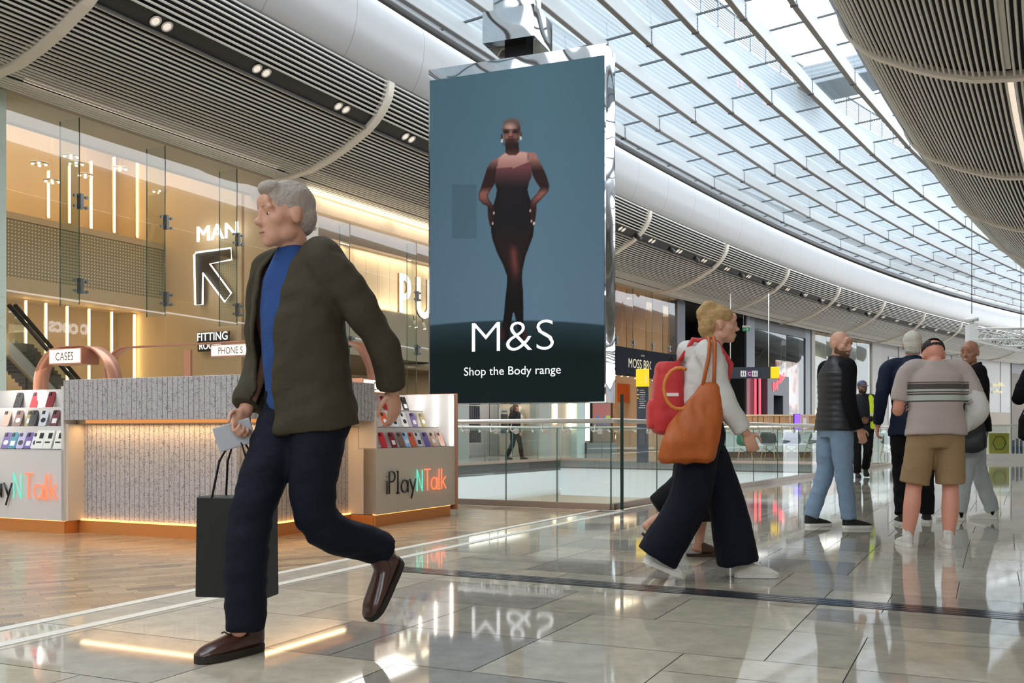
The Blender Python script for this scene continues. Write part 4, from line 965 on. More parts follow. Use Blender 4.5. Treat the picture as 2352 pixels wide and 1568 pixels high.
# display units: stepped white shelves over a plain panel
SH = [.715, .914, 1.084]          # shelf heights, low to high
def display_unit(name, lab, along):
    t = thing(name, lab, 'display unit', (0, 0, 0))
    b = KB()
    if along == 'u':
        u0, u1, s0 = -9.7, -7.0, 5.95
        b.kb(s0, s0+.14, u0, u1, .11, SH[0], m_kw); b.build('front_panel', t)
        b = KB()
        for k, z in enumerate(SH): b.kb(s0+(.0 if k == 0 else .01)+.13*k, s0+.145+.13*k, u0, u1-.03, z-.012, z, m_kw); b.kb(s0+.13*(k+1), s0+.14+.13*(k+1), u0, u1-.03, z, (SH[k+1] if k < 2 else 1.25), m_kw)
        b.build('shelf_steps', t)
        b = KB(); b.kb(s0, s0+.6, u1-.03, u1, .11, 1.25, m_kw); b.kb(s0, s0+.2, u1, u1+.0001, .11, .2, m_kw); b.build('side_panel', t)
        b = KB(); b.kb(5.97, 6.13, -7.0, -6.97, .11, .93, m_kc); b.build('return_panel', t)
        b = KB(); b.kb(s0+.36, s0+.39, -7.78, -7.765, SH[2]+.0, 1.24, m_tube); b.build('light_tube', t)
        b = KB(); b.kb(s0+.015, s0+.03, u0, u1-.01, 0, .105, m_gold); b.kb(s0+.03, 6.12, u1-.03, u1-.005, 0, .105, m_gold); b.build('base', t)
        b = KB(); b.kb(s0+.012, s0+.03, u0, u1-.01, .106, .118, m_ledk); b.build('base_light', t)
    else:
        s0, s1, u0 = 7.58, 9.02, -4.96
        b.kb(s0, s1, u0-.14, u0, .11, SH[0], m_kc); b.build('front_panel', t)
        b = KB()
        for k, z in enumerate(SH): b.kb(s0+.0, s1-.04, u0-.20-.19*k, u0-.0-.19*k, z-.012, z, m_kw); b.kb(s0, s1-.04, u0-.2-.19*(k+1)+.19, u0-.19*(k+1), z, (SH[k+1] if k < 2 else 1.25), m_kw)
        b.build('shelf_steps', t)
        b = KB(); b.kb(s1-.02, s1, u0-.6, u0+.02, .06, 1.26, m_cu); b.build('end_panel', t); b = KB(); b.kb(s1-.045, s1-.02, u0-.6, u0+.0, .7, 1.255, m_kw); b.build('end_lining', t)
        b = KB(); b.kb(s0-.0, s0+.02, u0-.31, u0, .11, .965, m_kc); b.build('return_panel', t)
        for k in range(3):
            b = KB(); uu = u0-.02-.19*k; b.kb(s1-.062, s1-.046, uu-.014, uu, SH[k]+.005, 1.24, m_tube); b.build('light_tube', t)
        b = KB(); b.kb(s0, s1-.1, u0-.04, u0-.01, 0, .105, m_gold); b.kb(s0, s0+.03, u0-.3, u0-.03, 0, .105, m_gold); b.build('base', t)
        b = KB(); b.kb(s0, s1-.1, u0-.04, u0-.008, .106, .116, m_ledk); b.build('base_light', t)
    return t
dl = display_unit('display_unit', 'white stepped phone case display at the left end of the kiosk', 'u')
dr = display_unit('display_unit', 'white stepped phone case display with copper end panel, right of the counter', 's')
area('display_light', PT(6.6, -8.0, 1.5), .4, 6, NEUT, (math.radians(25), 0, HEAD(6)), 2.2)
area('display_light', PT(8.3, -5.5, 1.55), .3, 5, NEUT, (0, math.radians(-20), HEAD(8)), 1.3)
for a_, c_, w_, h_, r_ in ((6.06, -6.12, 1.6, .05, 0), (6.8, -5.2, .05, 1.3, 0)): area('counter_light', PT(a_, c_, .925), w_, 3.5, (1., .62, .3), (0, 0, HEAD(a_)), h_)
# lettering on both units
GL = {'i': ([[(0, 0), (0, .6)], [(0, .78), (0, .82)]], .1), 'P': ([[(0, 0), (0, 1), (.26, 1), (.38, .93), (.42, .78), (.38, .63), (.26, .55), (0, .55)]], .52), 'l': ([[(0, 1), (.06, 1), (.06, 0)], [(-.02, 0), (.16, 0)]], .26),
      'a': ([[(.24+.24*math.cos(a), .3+.28*math.sin(a)) for a in [2*PI*i/16 for i in range(17)]], [(.5, .58), (.5, 0)]], .6), 'y': ([[(0, .6), (.24, .08)], [(.46, .6), (.1, -.3)]], .5),
      'N': ([[(0, 0), (0, 1), (.42, 0), (.42, 1)]], .54), 'T': ([[(0, 1), (.5, 1)], [(.25, 1), (.25, 0)]], .5), 'L': ([[(0, 1), (0, 0)], [(-.05, 0), (.08, 0)]], .16), 'k': ([[(0, 0), (0, 1)], [(.36, .6), (.02, .28)], [(.12, .37), (.38, 0)]], .42)}
m_lblack = mat('letter_black', (20, 20, 22), .15); m_lteal = emis('neon_teal', (96, 226, 196), 1.0); m_lor = emis('neon_orange', (255, 120, 76), 1.25)
def kiosk_lettering(parent, P0, dirv, h, gap):
    x = 0
    for k, (ch, m) in enumerate((('i', m_lblack), ('P', m_lblack), ('l', m_lblack), ('a', m_lblack), ('y', m_lblack), ('N', m_lteal), ('T', m_lor), ('a', m_lor), ('L', m_lor), ('k', m_lor))):
        st, w = GL[ch]; b = MB()
        for q in st: b.tube([P0+dirv*((x+p[0])*h*gap)+Vector((0, 0, p[1]*h)) for p in q], .0085 if m is m_lblack else .0065, m, 6)
        b.build('letter', parent); x += w+.06
dv = (PT(8.9, -4.96)-PT(7.6, -4.96)).normalized(); p0 = PT(onu(889, 1130, -4.935)[0], -4.935, .29)
kiosk_lettering(dr, p0, dv, .205, 1.12)
dv = (PT(5.95, -7)-PT(5.95, -9)).normalized(); kiosk_lettering(dl, PT(5.93, -7.05, .29)-dv*1.04, dv, .215, 1.02)
# arches and hanging light-box signs
def arch_band(P0, ax, W, zt, r, z0, depth_ax, dep, th, name, parent):
    """flat copper band bent into an arch: feet at P0 and P0+ax*W, band depth along depth_ax"""
    pts = [(0, z0), (0, zt-r)]+[(r-r*math.cos(a), zt-r+r*math.sin(a)) for a in [PI/2*i/8 for i in range(1, 9)]]+[(W-r+r*math.sin(a), zt-r+r*math.cos(a)) for a in [PI/2*i/8 for i in range(0, 9)]]+[(W, z0)]
    b = MB(); n = len(pts)
    for o_ in (0, 1):
        for (x, z) in pts:
            cx_, cz_ = W/2, zt-r
            k = o_*th
            xx = x+(k if x < W/2 else -k) if True else x; zz = z-(k if z > zt-r*.6 else 0)
            for dd in (0, dep): b.v.append(tuple(P0+ax*xx+depth_ax*dd+Vector((0, 0, zz-0))))
    for i in range(n-1):
        a = i*2; c = (i+1)*2; A = n*2+a; C_ = n*2+c
        b.face((a, a+1, c+1, c), m_cu, True); b.face((A, C_, C_+1, A+1), m_cu, True); b.face((a, c, C_, A), m_cu); b.face((a+1, A+1, C_+1, c+1), m_cu)
    return b.build(name, parent)
def lightbox(P0, ax, W, H, nrm, dep, txt, parent, tsize, xo=0):
    b = MB(); q = [P0, P0+ax*W, P0+ax*W+nrm*dep, P0+nrm*dep]; i = len(b.v); b.v += [tuple(p) for p in q]+[tuple(p+Vector((0, 0, H))) for p in q]
    for f in ((3, 2, 1, 0), (4, 5, 6, 7), (0, 1, 5, 4), (1, 2, 6, 5), (2, 3, 7, 6), (3, 0, 4, 7)): b.face([i+k for k in f], m_cu)
    b.build('box', parent)
    e = .012; b = MB(); f0 = P0-nrm*.003
    b.poly([f0+ax*e+Vector((0, 0, e)), f0+ax*(W-e)+Vector((0, 0, e)), f0+ax*(W-e)+Vector((0, 0, H-e)), f0+ax*e+Vector((0, 0, H-e))], emis('sign_face', (255, 232, 212), 1.35)); b.build('face', parent, fix=False)
    me = text_mesh(txt, tsize, mat('sign_ink', (60, 44, 36), .6), align='CENTER', xs=.8); me.name = 'lettering'
    o = bpy.data.objects.new('lettering', me); COL.objects.link(o); o.parent = parent; o.location = f0-nrm*.003+ax*(W/2+xo)+Vector((0, 0, H/2-tsize*.36)); o.rotation_euler = (0, 0, math.atan2(ax.y, ax.x))
au = (PT(6, 1)-PT(6, 0)).normalized(); av = (PT(7, -6)-PT(6, -6)).normalized()
A1 = thing('sign_arch', 'copper arch with CASES light box over the left display unit', 'arch', (0, 0, 0))
arch_band(PT(6.45, -8.02), au, .98, 1.655, .36, 1.1, av, .16, .012, 'band', A1)
lightbox(PT(6.38, -7.72, 1.478), au, .42, .148, av, .2, 'CASES', A1, .105)
A2 = thing('sign_arch', 'copper arch at the back of the kiosk carrying the PHONE light box', 'arch', (0, 0, 0))
UL2 = ons(237, 870, 8.75)[0]; arch_band(PT(8.75, UL2), au, 2.6, ons(330, 793, 8.75)[1], .34, 1.05, av, .14, .012, 'band', A2)
b = MB(); p = PT(8.75, ons(432, 870, 8.75)[0]); b.box((0, 0, 1.46), (.1, .03, .72), m_cu, Matrix.Translation(p) @ Matrix.Rotation(HEAD(8.75), 4, 'Z')); b.build('post', A2)
lightbox(PT(8.6, ons(484, 820, 8.6)[0], ons(484, 820, 8.6)[1]), au, .62, .14, av, .1, 'PHONE S', A2, .11, -.02)
A3 = thing('sign_arch', 'copper arch with CASES light box over the right display unit', 'arch', (0, 0, 0))
arch_band(PT(onu(880, 870, -5.75)[0]-1.15, -5.75), av, 1.15, 1.78, .4, 1.1, au*-1, .16, .012, 'band', A3)
lightbox(PT(onu(833, 900, -5.4)[0], -5.4, onu(833, 901, -5.4)[1]), av, onu(912, 900, -5.4)[0]-onu(833, 900, -5.4)[0], .14, au*-1, .14, 'CASES', A3, .115)
b = KB(); b.kb(7.58, 8.5, -6.2, -5.62, .0, 1.26, mat('kiosk_grey', (150, 154, 162), .4)); b.kb(8.5, 8.9, -9.4, -5.62, 0, 1.05, mat('kiosk_grey', (150, 154, 162), .4)); tag(b.build('back_counter'), 'grey back counter inside the kiosk behind the right display unit', 'counter')
# phone cases on the shelves
def phone(first, p, rot, col, label, grp, style, cm2):
    t = thing('phone_case', label, 'phone case', p, rot, grp)
    tilt = Matrix.Rotation(math.radians(24), 4, 'X') @ Matrix.Rotation(0, 4, 'Z')
    b = MB(); pts = []
    w, h, r = .037, .078, .012
    for cx, cz, a0 in ((w-r, -h+r, -PI/2), (w-r, h-r, 0), (-w+r, h-r, PI/2), (-w+r, -h+r, PI)):
        for k in range(4): pts.append((cx+r*math.cos(a0+PI/2*k/3), cz+r*math.sin(a0+PI/2*k/3)))
    M = Matrix.Translation((0, 0, .0)) @ Matrix.Rotation(math.radians(-24), 4, 'X') @ Matrix.Translation((0, 0, h)) @ Matrix.Rotation(PI/2, 4, 'X')
    b.prism(pts, -.005, .005, col, M); b.build('shell', t)
    b = MB(); b.prism([(-.03, .04), (-.002, .04), (-.002, .07), (-.03, .07)], .005, .008, mat('lens_black', (20, 20, 22), .2), M)
    for k in (.048, .062): b.cyl(M @ Vector((-.016, k, .008)), M @ Vector((-.016, k, .0105)), .006, mat('lens_grey', (90, 92, 96), .2), 8)
    b.build('camera_bump', t)
    if style:
        b = MB(); b.prism([(-.022, -.05), (.022, -.05), (.022, -.005), (-.022, -.005)] if style == 1 else [(.024*math.cos(a), -.02+.024*math.sin(a)) for a in [2*PI*i/12 for i in range(12)]], .005, .0062, cm2, M); b.build('print', t)
    return t
PC = {'black': (36, 36, 38), 'red': (206, 44, 58), 'dark red': (130, 40, 48), 'rose gold': (206, 158, 144), 'brown': (126, 98, 86), 'silver': (196, 198, 202), 'lilac': (176, 170, 206), 'orange': (206, 92, 60), 'teal': (60, 130, 150), 'violet': (110, 90, 150), 'white': (226, 224, 222), 'maroon': (110, 60, 66), 'olive': (150, 134, 84), 'tan': (206, 164, 136), 'sky blue': (150, 186, 220), 'pink': (220, 170, 170)}
def pm(n): return mat('case_'+n.replace(' ', '_'), PC[n], .3)
pmw = pm('white'); pmb = pm('black')
def place_row(unit, z, tier, xs, cols, row, styles):
    for i, (x, c) in enumerate(zip(xs, cols)):
        if unit == 'l': 
            u, _ = ons(x, 990, 5.95+.07+.13*tier); p = PT(5.95+.07+.13*tier, u, z); rot = HEAD(6)+math.radians(14)
        else:
            s, _ = onu(x, 990, -4.96-.09-.19*tier); p = PT(s, -4.96-.09-.19*tier, z); rot = HEAD(8)+PI/2-math.radians(10)
        pos = ['first', 'second', 'third', 'fourth', 'fifth', 'sixth', 'seventh', 'eighth', 'ninth'][i]
        phone(None, p, rot, pm(c), '%s phone case, %s from the left on the %s shelf of the %s display' % (c, pos, row, 'left' if unit == 'l' else 'right'), 'phone cases on the %s display' % ('left' if unit == 'l' else 'right'), styles[i % len(styles)], pmb if c in ('white', 'silver', 'lilac') else pmw)
place_row('l', SH[2], 2, [38, 76, 112], ['black', 'red', 'dark red'], 'top', [0, 0, 0])
place_row('l', SH[1], 1, [10, 38, 64, 72, 96, 122], ['rose gold', 'brown', 'olive', 'black', 'silver', 'maroon'], 'middle', [0, 2, 1])
place_row('l', SH[0], 0, [10, 26, 44, 62, 78, 120], ['violet', 'teal', 'lilac', 'violet', 'white', 'white'], 'bottom', [2, 1])
place_row('r', SH[2], 2, [888, 906, 934], ['red', 'lilac', 'black'], 'top', [0, 0, 1])
place_row('r', SH[1], 1, [888, 910, 933, 955, 976], ['orange', 'silver', 'white', 'violet', 'olive'], 'middle', [2, 1])
place_row('r', SH[0], 0, [884, 907, 926, 938, 952, 966, 984, 1000, 1017], ['red', 'dark red', 'brown', 'sky blue', 'orange', 'silver', 'violet', 'tan', 'rose gold'], 'bottom', [0, 1, 0, 2])
pk0 = None
for i, x in enumerate((88, 108, 132)):
    u, _ = ons(x, 990, 6.0); p = PT(6.0, u, SH[0]); lab = 'white boxed phone accessory, %s on the bottom shelf of the left display' % ['left of three', 'middle of three', 'right of three'][i]
    t = thing('accessory_box', lab, 'box', p, HEAD(6)+math.radians(12), 'boxed accessories'); M = Matrix.Rotation(math.radians(-20), 4, 'X')
    b = MB(); b.box((0, 0, .085), (.085, .02, .17), mat('card_white', (232, 230, 220), .5), M); b.build('carton', t)
    b = MB(); b.box((.01, -.0105, .12), (.04, .002, .05), m_ink, M); b.box((-.005, -.0105, .06), (.05, .002, .014), m_ink, M); b.build('print', t)
# ================================================================== BALUSTRADE
m_rail = mat('handrail_steel', (222, 216, 208), .28, metal=.55); g_bal = glass('balustrade_glass', (.90, .955, .94), .035, 0, .4); m_shoe = mat('base_shoe', (170, 150, 136), .35, metal=.5); m_gedge = mat('balustrade_edge', (150, 196, 180), .15)
def ub(s): return -3.74+.0375*(s-10.3)
def balustrade(name, lab, pts, panel, disc_side=1, skip=()):
    t = thing(name, lab, 'balustrade', (0, 0, 0))
    # pts: plan polyline
    seg = []
    for a, c in zip(pts, pts[1:]):
        L = (c-a).length; n = max(1, round(L/panel)); 
        for k in range(n): seg.append((a+(c-a)*(k/n), a+(c-a)*((k+1)/n)))
    b = MB(); b.tube([p+Vector((0, 0, .985)) for p in pts], .026, m_rail, 12); b.build('handrail', t)
    b = MB()
    for a, c in zip(pts, pts[1:]):
        d = (c-a).normalized(); n = Vector((-d.y, d.x, 0))*.035; v = [a-n, c-n, c+n, a+n]; i = len(b.v); b.v += [tuple(q) for q in v]+[tuple(q+Vector((0, 0, .07))) for q in v]
        for f in ((3, 2, 1, 0), (4, 5, 6, 7), (0, 1, 5, 4), (1, 2, 6, 5), (2, 3, 7, 6), (3, 0, 4, 7)): b.face([i+k for k in f], m_shoe)
    b.build('base_shoe', t)
    for a, c in seg:
        d = (c-a).normalized(); n = Vector((-d.y, d.x, 0)); a2, c2 = a+d*.006, c-d*.006
        b = MB(); b.poly([a2+Vector((0, 0, .06)), c2+Vector((0, 0, .06)), c2+Vector((0, 0, .905)), a2+Vector((0, 0, .905))], g_bal)
        b.tube([a2+Vector((0, 0, .905)), c2+Vector((0, 0, .905))], .006, m_gedge, 4)
        for q in (a2, c2): b.tube([q+Vector((0, 0, .06)), q+Vector((0, 0, .905))], .004, g_edge, 4)
        b.build('glass_panel', t, fix=False)
        for f in (.2, .8):
            p = a+(c-a)*f+n*disc_side*.0
            b = MB(); b.cyl(p-n*.02+Vector((0, 0, .87)), p+n*.02+Vector((0, 0, .87)), .032, m_rail, 16); b.tube([p-n*.02*disc_side+Vector((0, 0, .87)), p-n*.03*disc_side+d*-.04+Vector((0, 0, .87)), p-n*.03*disc_side+d*-.055+Vector((0, 0, .89)), p+d*-.055+Vector((0, 0, .965))], .006, m_rail, 6); b.build('bracket', t)
    return t
balustrade('balustrade', 'glass balustrade with steel handrail between the kiosk and the void corner', [PT(10.3, -9.6), PT(10.3, -3.74)], .62)
balustrade('balustrade', 'long glass balustrade with steel handrail along the right side of the void', [PT(10.3, ub(10.3))]+[PT(s, ub(s)) for s in (14.4, 18.5, 22.6, 26.6)], 1.35)
balustrade('balustrade', 'glass balustrade on the far left side of the void by the shops', [PT(s, -12.55) for s in (10.4, 14.5, 18.5, 22.5, 26.6)], 1.5)
balustrade('balustrade', 'glass balustrade across the far end of the void', [PT(26.6, -12.5), PT(26.6, ub(26.6)-.05)], 1.4)
b = MB(); p = PT(10.42, -3.66); b.box((p.x, p.y, .64), (.035, .035, 1.28), mat('post_green', (26, 52, 44), .15)); o = b.build('glass_post'); tag(o, 'dark green glass end post at the corner of the void', 'post')
# ================================================================== HANGING SCREEN
SL, SR_ = Vector((-1.49, 18.13, 0)), Vector((1.567, 16.9, 0)); sx_ = (SR_-SL).normalized(); sn = Vector((-sx_.y, sx_.x, 0)); SW = (SR_-SL).length
if sn.y < 0: sn = -sn
m_mir = mat('mirror_chrome', (232, 234, 236), .03, metal=1.); m_mirw = bpy.data.materials.new('mirror_wavy'); m_mirw.use_nodes = True
def mir_nodes():
    n = m_mirw.node_tree.nodes; l = m_mirw.node_tree.links; bs = n['Principled BSDF']; bs.inputs['Base Color'].default_value = (.42, .43, .44, 1); bs.inputs['Metallic'].default_value = 1; bs.inputs['Roughness'].default_value = .03
    t = n.new('ShaderNodeTexCoord'); z = n.new('ShaderNodeTexNoise'); z.inputs['Scale'].default_value = 1.6; z.inputs['Detail'].default_value = 0; bp = n.new('ShaderNodeBump'); bp.inputs['Strength'].default_value = .35; bp.inputs['Distance'].default_value = .035
    l.new(t.outputs['Object'], z.inputs['Vector']); l.new(z.outputs['Fac'], bp.inputs['Height']); l.new(bp.outputs['Normal'], bs.inputs['Normal'])
mir_nodes()
scr = thing('advertising_screen', 'tall hanging screen in a mirrored case showing a woman in a dark bodysuit', 'screen', (0, 0, 0))
def obox(b, P0, ax, W, nrm, dep, z0, z1, m):
    q = [P0, P0+ax*W, P0+ax*W+nrm*dep, P0+nrm*dep]; i = len(b.v); b.v += [(p.x, p.y, z0) for p in q]+[(p.x, p.y, z1) for p in q]
    for f in ((3, 2, 1, 0), (4, 5, 6, 7), (0, 1, 5, 4), (1, 2, 6, 5), (2, 3, 7, 6), (3, 0, 4, 7)): b.face([i+k for k in f], m)
b = MB(); obox(b, SL-sx_*.03, sx_, SW+.06, sn, .56, 1.36, 7.45, m_mirw); b.build('case', scr)
pc = SL+sx_*(SW/2-.02); 
b = MB(); obox(b, pc-sx_*.2+sn*.1, sx_, .4, sn, .36, 7.45, 7.70, m_black); b.build('neck', scr)
b = MB(); obox(b, pc-sx_*.5-sn*.2, sx_, .97, sn, .93, 7.69, 8.24, m_mirw); b.build('drum', scr)
b = MB(); obox(b, pc-sx_*.34-sn*.1, sx_, .64, sn, .7, 8.24, 10.9, m_mirw); b.build('stem', scr)
def paint_screen():
    import numpy as np
    GX, GY = 250, 500; z0, z1 = 1.372, 7.245
    A = np.linspace(0, SW, GX); Z = np.linspace(z0, z1, GY); a, z = np.meshgrid(A, Z)
    Xw = SL.x+sx_.x*a; Yw = SL.y+sx_.y*a; px = 1176+FPX*Xw/Yw; py = 990-FPX*(z-.87)/Yw
    cx_ = (px-1060)*3.0154; cy_ = (py-240)*3.0154          # figure drawn in these units
    def lin(c): 
        c = np.asarray(c, float)/255.; return np.where(c <= .04045, c/12.92, ((c+.055)/1.055)**2.4)
    def lerp(c0, c1, t): t = np.clip(t, 0, 1)[..., None]; return np.asarray(c0, float)*(1-t)+np.asarray(c1, float)*t
    v = (py-130)/800.; h = (px-988)/400.
    img = lerp((72, 104, 117), (88, 114, 132), v*1.5)
    img = img*(1-.10*np.clip(np.abs(h-.62)*1.6, 0, 1))[..., None]
    img = img*(1-.14*np.clip((v-.8)*3, 0, 1))[..., None]
    hor = 736+((px-1190)/200.)**2*11
    fl = lerp((38, 56, 62), (8, 24, 25), (py-hor)/70.)
    m = np.clip((py-hor)/4.+.5, 0, 1)[..., None]; img = img*(1-m)+fl*m
    def poly_sd(pts):
        P = np.array(pts, float); n = len(P); d = np.full(cx_.shape, 1e9); inside = np.zeros(cx_.shape, bool)
        for i in range(n):
            p, q = P[i], P[(i+1) % n]; e = q-p; wx, wy = cx_-p[0], cy_-p[1]; t = np.clip((wx*e[0]+wy*e[1])/(e@e), 0, 1); d = np.minimum(d, np.hypot(wx-e[0]*t, wy-e[1]*t))
            c = (p[1] > cy_) != (q[1] > cy_); 
            with np.errstate(divide='ignore', invalid='ignore'): xi = p[0]+(cy_-p[1])*e[0]/(e[1] if e[1] else 1e-9)
            inside ^= c & (cx_ < xi)
        return np.where(inside, -d, d)
    def ell(x, y, rx, ry): return (np.hypot((cx_-x)/rx, (cy_-y)/ry)-1)*min(rx, ry)
    def put(sd, col, soft=5., al=1.):
        nonlocal img
        m = (np.clip(.5-sd/soft, 0, 1)*al)[..., None]; col = np.asarray(col, float); img = img*(1-m)+col*m
    body = poly_sd([(310, 330), (252, 375), (236, 440), (224, 500), (234, 550), (248, 590), (240, 640), (222, 700), (207, 790), (207, 880), (215, 930), (250, 1030), (290, 1110), (318, 1190), (315, 1260), (305, 1350), (298, 1440), (290, 1500), (276, 1570), (280, 1640), (330, 1640), (340, 1540), (358, 1440), (366, 1440), (376, 1480), (396, 1560), (420, 1640), (450, 1640), (438, 1560), (430, 1500), (430, 1400), (428, 1300), (420, 1200), (425, 1140), (445, 1050), (475, 970), (497, 910), (503, 850), (500, 780), (485, 680), (465, 620), (458, 590), (470, 540), (488, 500), (488, 450), (472, 380), (462, 332), (400, 325)])
    la = poly_sd([(262, 368), (210, 392), (180, 440), (155, 520), (135, 580), (119, 620), (122, 660), (150, 690), (182, 705), (186, 780), (200, 848), (214, 828), (236, 752), (222, 700), (194, 660), (184, 630), (206, 590), (232, 550), (236, 500), (246, 430)])
    ra = poly_sd([(462, 330), (512, 335), (532, 375), (562, 430), (592, 500), (609, 560), (605, 600), (570, 640), (522, 690), (518, 760), (506, 838), (488, 816), (474, 742), (484, 660), (522, 620), (548, 580), (520, 540), (494, 490), (478, 420)])
    skin_l = (150, 104, 94); skin_d = (38, 22, 22)
    suit = lerp((104, 60, 64), (26, 22, 24), (cy_-430)/150.)
    leg = lerp((22, 22, 24), (34, 23, 23), (cy_-800)/120.); k = np.clip((cy_-700)/100., 0, 1)[..., None]; suit = suit*(1-k)+leg*k
    edge = np.clip(1+body/34., 0, 1)[..., None]; suit = suit*(1-.35*edge*(cy_[..., None] > 560))
    streak = np.exp(-((cx_-(360+(cy_-1000)*.10))/26.)**2)*np.clip((cy_-960)/60., 0, 1)*np.clip((1230-cy_)/120., 0, 1); suit = suit+streak[..., None]*np.array((62, 28, 24))
    low = np.clip((cy_-1180)/160., 0, 1)[..., None]; suit = suit*(1-.45*low)
    put(body, suit, 4)
    # chest skin above the neckline
    neckline = 440+np.where(cx_ < 355, (cx_-355)*-.08-6, (cx_-355)*-.42+6)
    sk = lerp((186, 144, 134), (138, 94, 86), (cy_-350)/110.); put(np.maximum(body, cy_-neckline), sk, 6)
    for xs in ((238, 432, 252, 374), (466, 392, 460, 334)):
        d = np.hypot(cx_-np.clip(cx_, min(xs[0], xs[2]), max(xs[0], xs[2])), 0)+9*((cy_ < xs[3]) | (cy_ > xs[1])); put(d-3, (120, 84, 84), 3)
    for sd in (la, ra):
        t = np.clip((cy_-370)/90., 0, 1); col = lerp((150, 106, 96), (42, 26, 25), t)
        fore = np.clip((cy_-570)/40., 0, 1)*np.clip((720-cy_)/80., 0, 1); rim = np.clip(1+sd/16., 0, 1); col = col+(fore*(.35+.65*(1-rim)))[..., None]*np.array((86, 56, 48)); put(sd, col, 4)
    for x, y in ((226, 752), (218, 824), (478, 736), (486, 808), (500, 826), (506, 822)): put(ell(x, y, 5, 10), (206, 176, 168), 4)
    neck = poly_sd([(308, 268), (396, 262), (402, 330), (380, 352), (330, 352), (306, 336)]); put(neck, lerp((40, 24, 22), (88, 56, 50), (cy_-300)/60.), 6)
    head = np.minimum(ell(348, 170, 62, 70), ell(348, 220, 52, 66)); hc = lerp((128, 92, 84), (70, 44, 40), np.hypot((cx_-340)/70., (cy_-150)/110.)); put(head, hc, 4)
    put(ell(350, 126, 58, 28), (96, 82, 78), 26, .7)
    put(ell(336, 158, 34, 22), (188, 150, 138), 30, .8); put(ell(312, 226, 16, 16), (150, 106, 94), 22, .7); put(ell(378, 222, 16, 16), (140, 96, 86), 22, .6); put(ell(341, 212, 9, 26), (156, 112, 100), 10, .8)
    for x in (314, 374): put(ell(x, 190, 19, 8), (24, 14, 14), 9); put(ell(x, 176, 24, 5), (34, 22, 20), 8, .8)
    put(ell(342, 226, 14, 6), (50, 28, 26), 8, .8); put(ell(342, 246, 22, 8), (62, 34, 36), 7); put(ell(344, 243, 20, 2), (24, 12, 14), 3); put(ell(344, 276, 44, 20), (38, 24, 22), 20, .8)
    put(ell(281, 225, 7, 22), (70, 44, 40), 5); put(ell(413, 210, 7, 22), (80, 50, 44), 5)
    for x, y in ((281, 258), (283, 246), (413, 240), (411, 228)): put(ell(x, y, 6, 6), (226, 214, 186), 4)
    for x in (284, 440): put(ell(x, 1590, 18, 46), (60, 32, 30), 14, .7)
    # faint dead module
    put(np.maximum(np.abs(px-1067)-28, np.abs(py-486)-62)*3., img*.90, 2., 1.)
    return GX, GY, A, Z, lin(np.clip(img, 0, 255))
def make_screen():
    GX, GY, A, Z, col = paint_screen()
    v = []; f = []
    for j in range(GY):
        for i in range(GX):
            p = SL+sx_*float(A[i])-sn*.012; v.append((p.x, p.y, float(Z[j])))
    for j in range(GY-1):
        for i in range(GX-1): k = j*GX+i; f.append((k, k+1, k+GX+1, k+GX))
    me = bpy.data.meshes.new('display'); me.from_pydata(v, [], f)
    ca = me.color_attributes.new('picture', 'FLOAT_COLOR', 'POINT')
    import numpy as np
    c4 = np.ones((GX*GY, 4), 'f'); c4[:, :3] = col.reshape(-1, 3); ca.data.foreach_set('color', c4.ravel())
    m = bpy.data.materials.new('screen_picture'); m.use_nodes = True; n = m.node_tree.nodes; l = m.node_tree.links; bs = n['Principled BSDF']; at_ = n.new('ShaderNodeAttribute'); at_.attribute_name = 'picture'
    bs.inputs['Base Color'].default_value = (.004, .004, .004, 1); bs.inputs['Roughness'].default_value = .6; bs.inputs['Specular IOR Level'].default_value = .08; l.new(at_.outputs['Color'], bs.inputs['Emission Color']); bs.inputs['Emission Strength'].default_value = .84
    me.materials.append(m); o = bpy.data.objects.new('display', me); COL.objects.link(o); o.parent = scr
make_screen()
m_swhite = emis('screen_white', (248, 250, 255), 1.1)
def screen_text(txt, x0, x1, yb, yt, **k):
    def hit(x, y):
        kx = (x-1176)/FPX; t = (SL.x-kx*SL.y)/(kx*sx_.y-sx_.x); p = SL+sx_*t; return t, .87+(990-y)/FPX*p.y
    a0, z0 = hit(x0, yb); a1, _ = hit(x1, yb); _, z1 = hit((x0+x1)/2, yt); _, zb = hit((x0+x1)/2, yb)
    me = text_mesh(txt, 1, m_swhite, align='LEFT', **k); xs = [v.co.x for v in me.vertices]; cap = k.get('cap', .729)
    me.transform(Matrix.Translation((-min(xs), 0, 0))); w = max(xs)-min(xs); ref = .729
    me.transform(Matrix.Diagonal(((a1-a0)/w, 1, (z1-zb)/ref, 1))); me.name = 'lettering'
    o = bpy.data.objects.new('lettering', me); COL.objects.link(o); o.parent = scr; p = SL+sx_*a0-sn*.022; o.location = (p.x, p.y, zb); o.rotation_euler = (0, 0, math.atan2(sx_.y, sx_.x))
screen_text('M&S', 1085, 1273, 806, 732, offset=-.014)
screen_text('Shop the Body range', 1067, 1289, 860, 840)
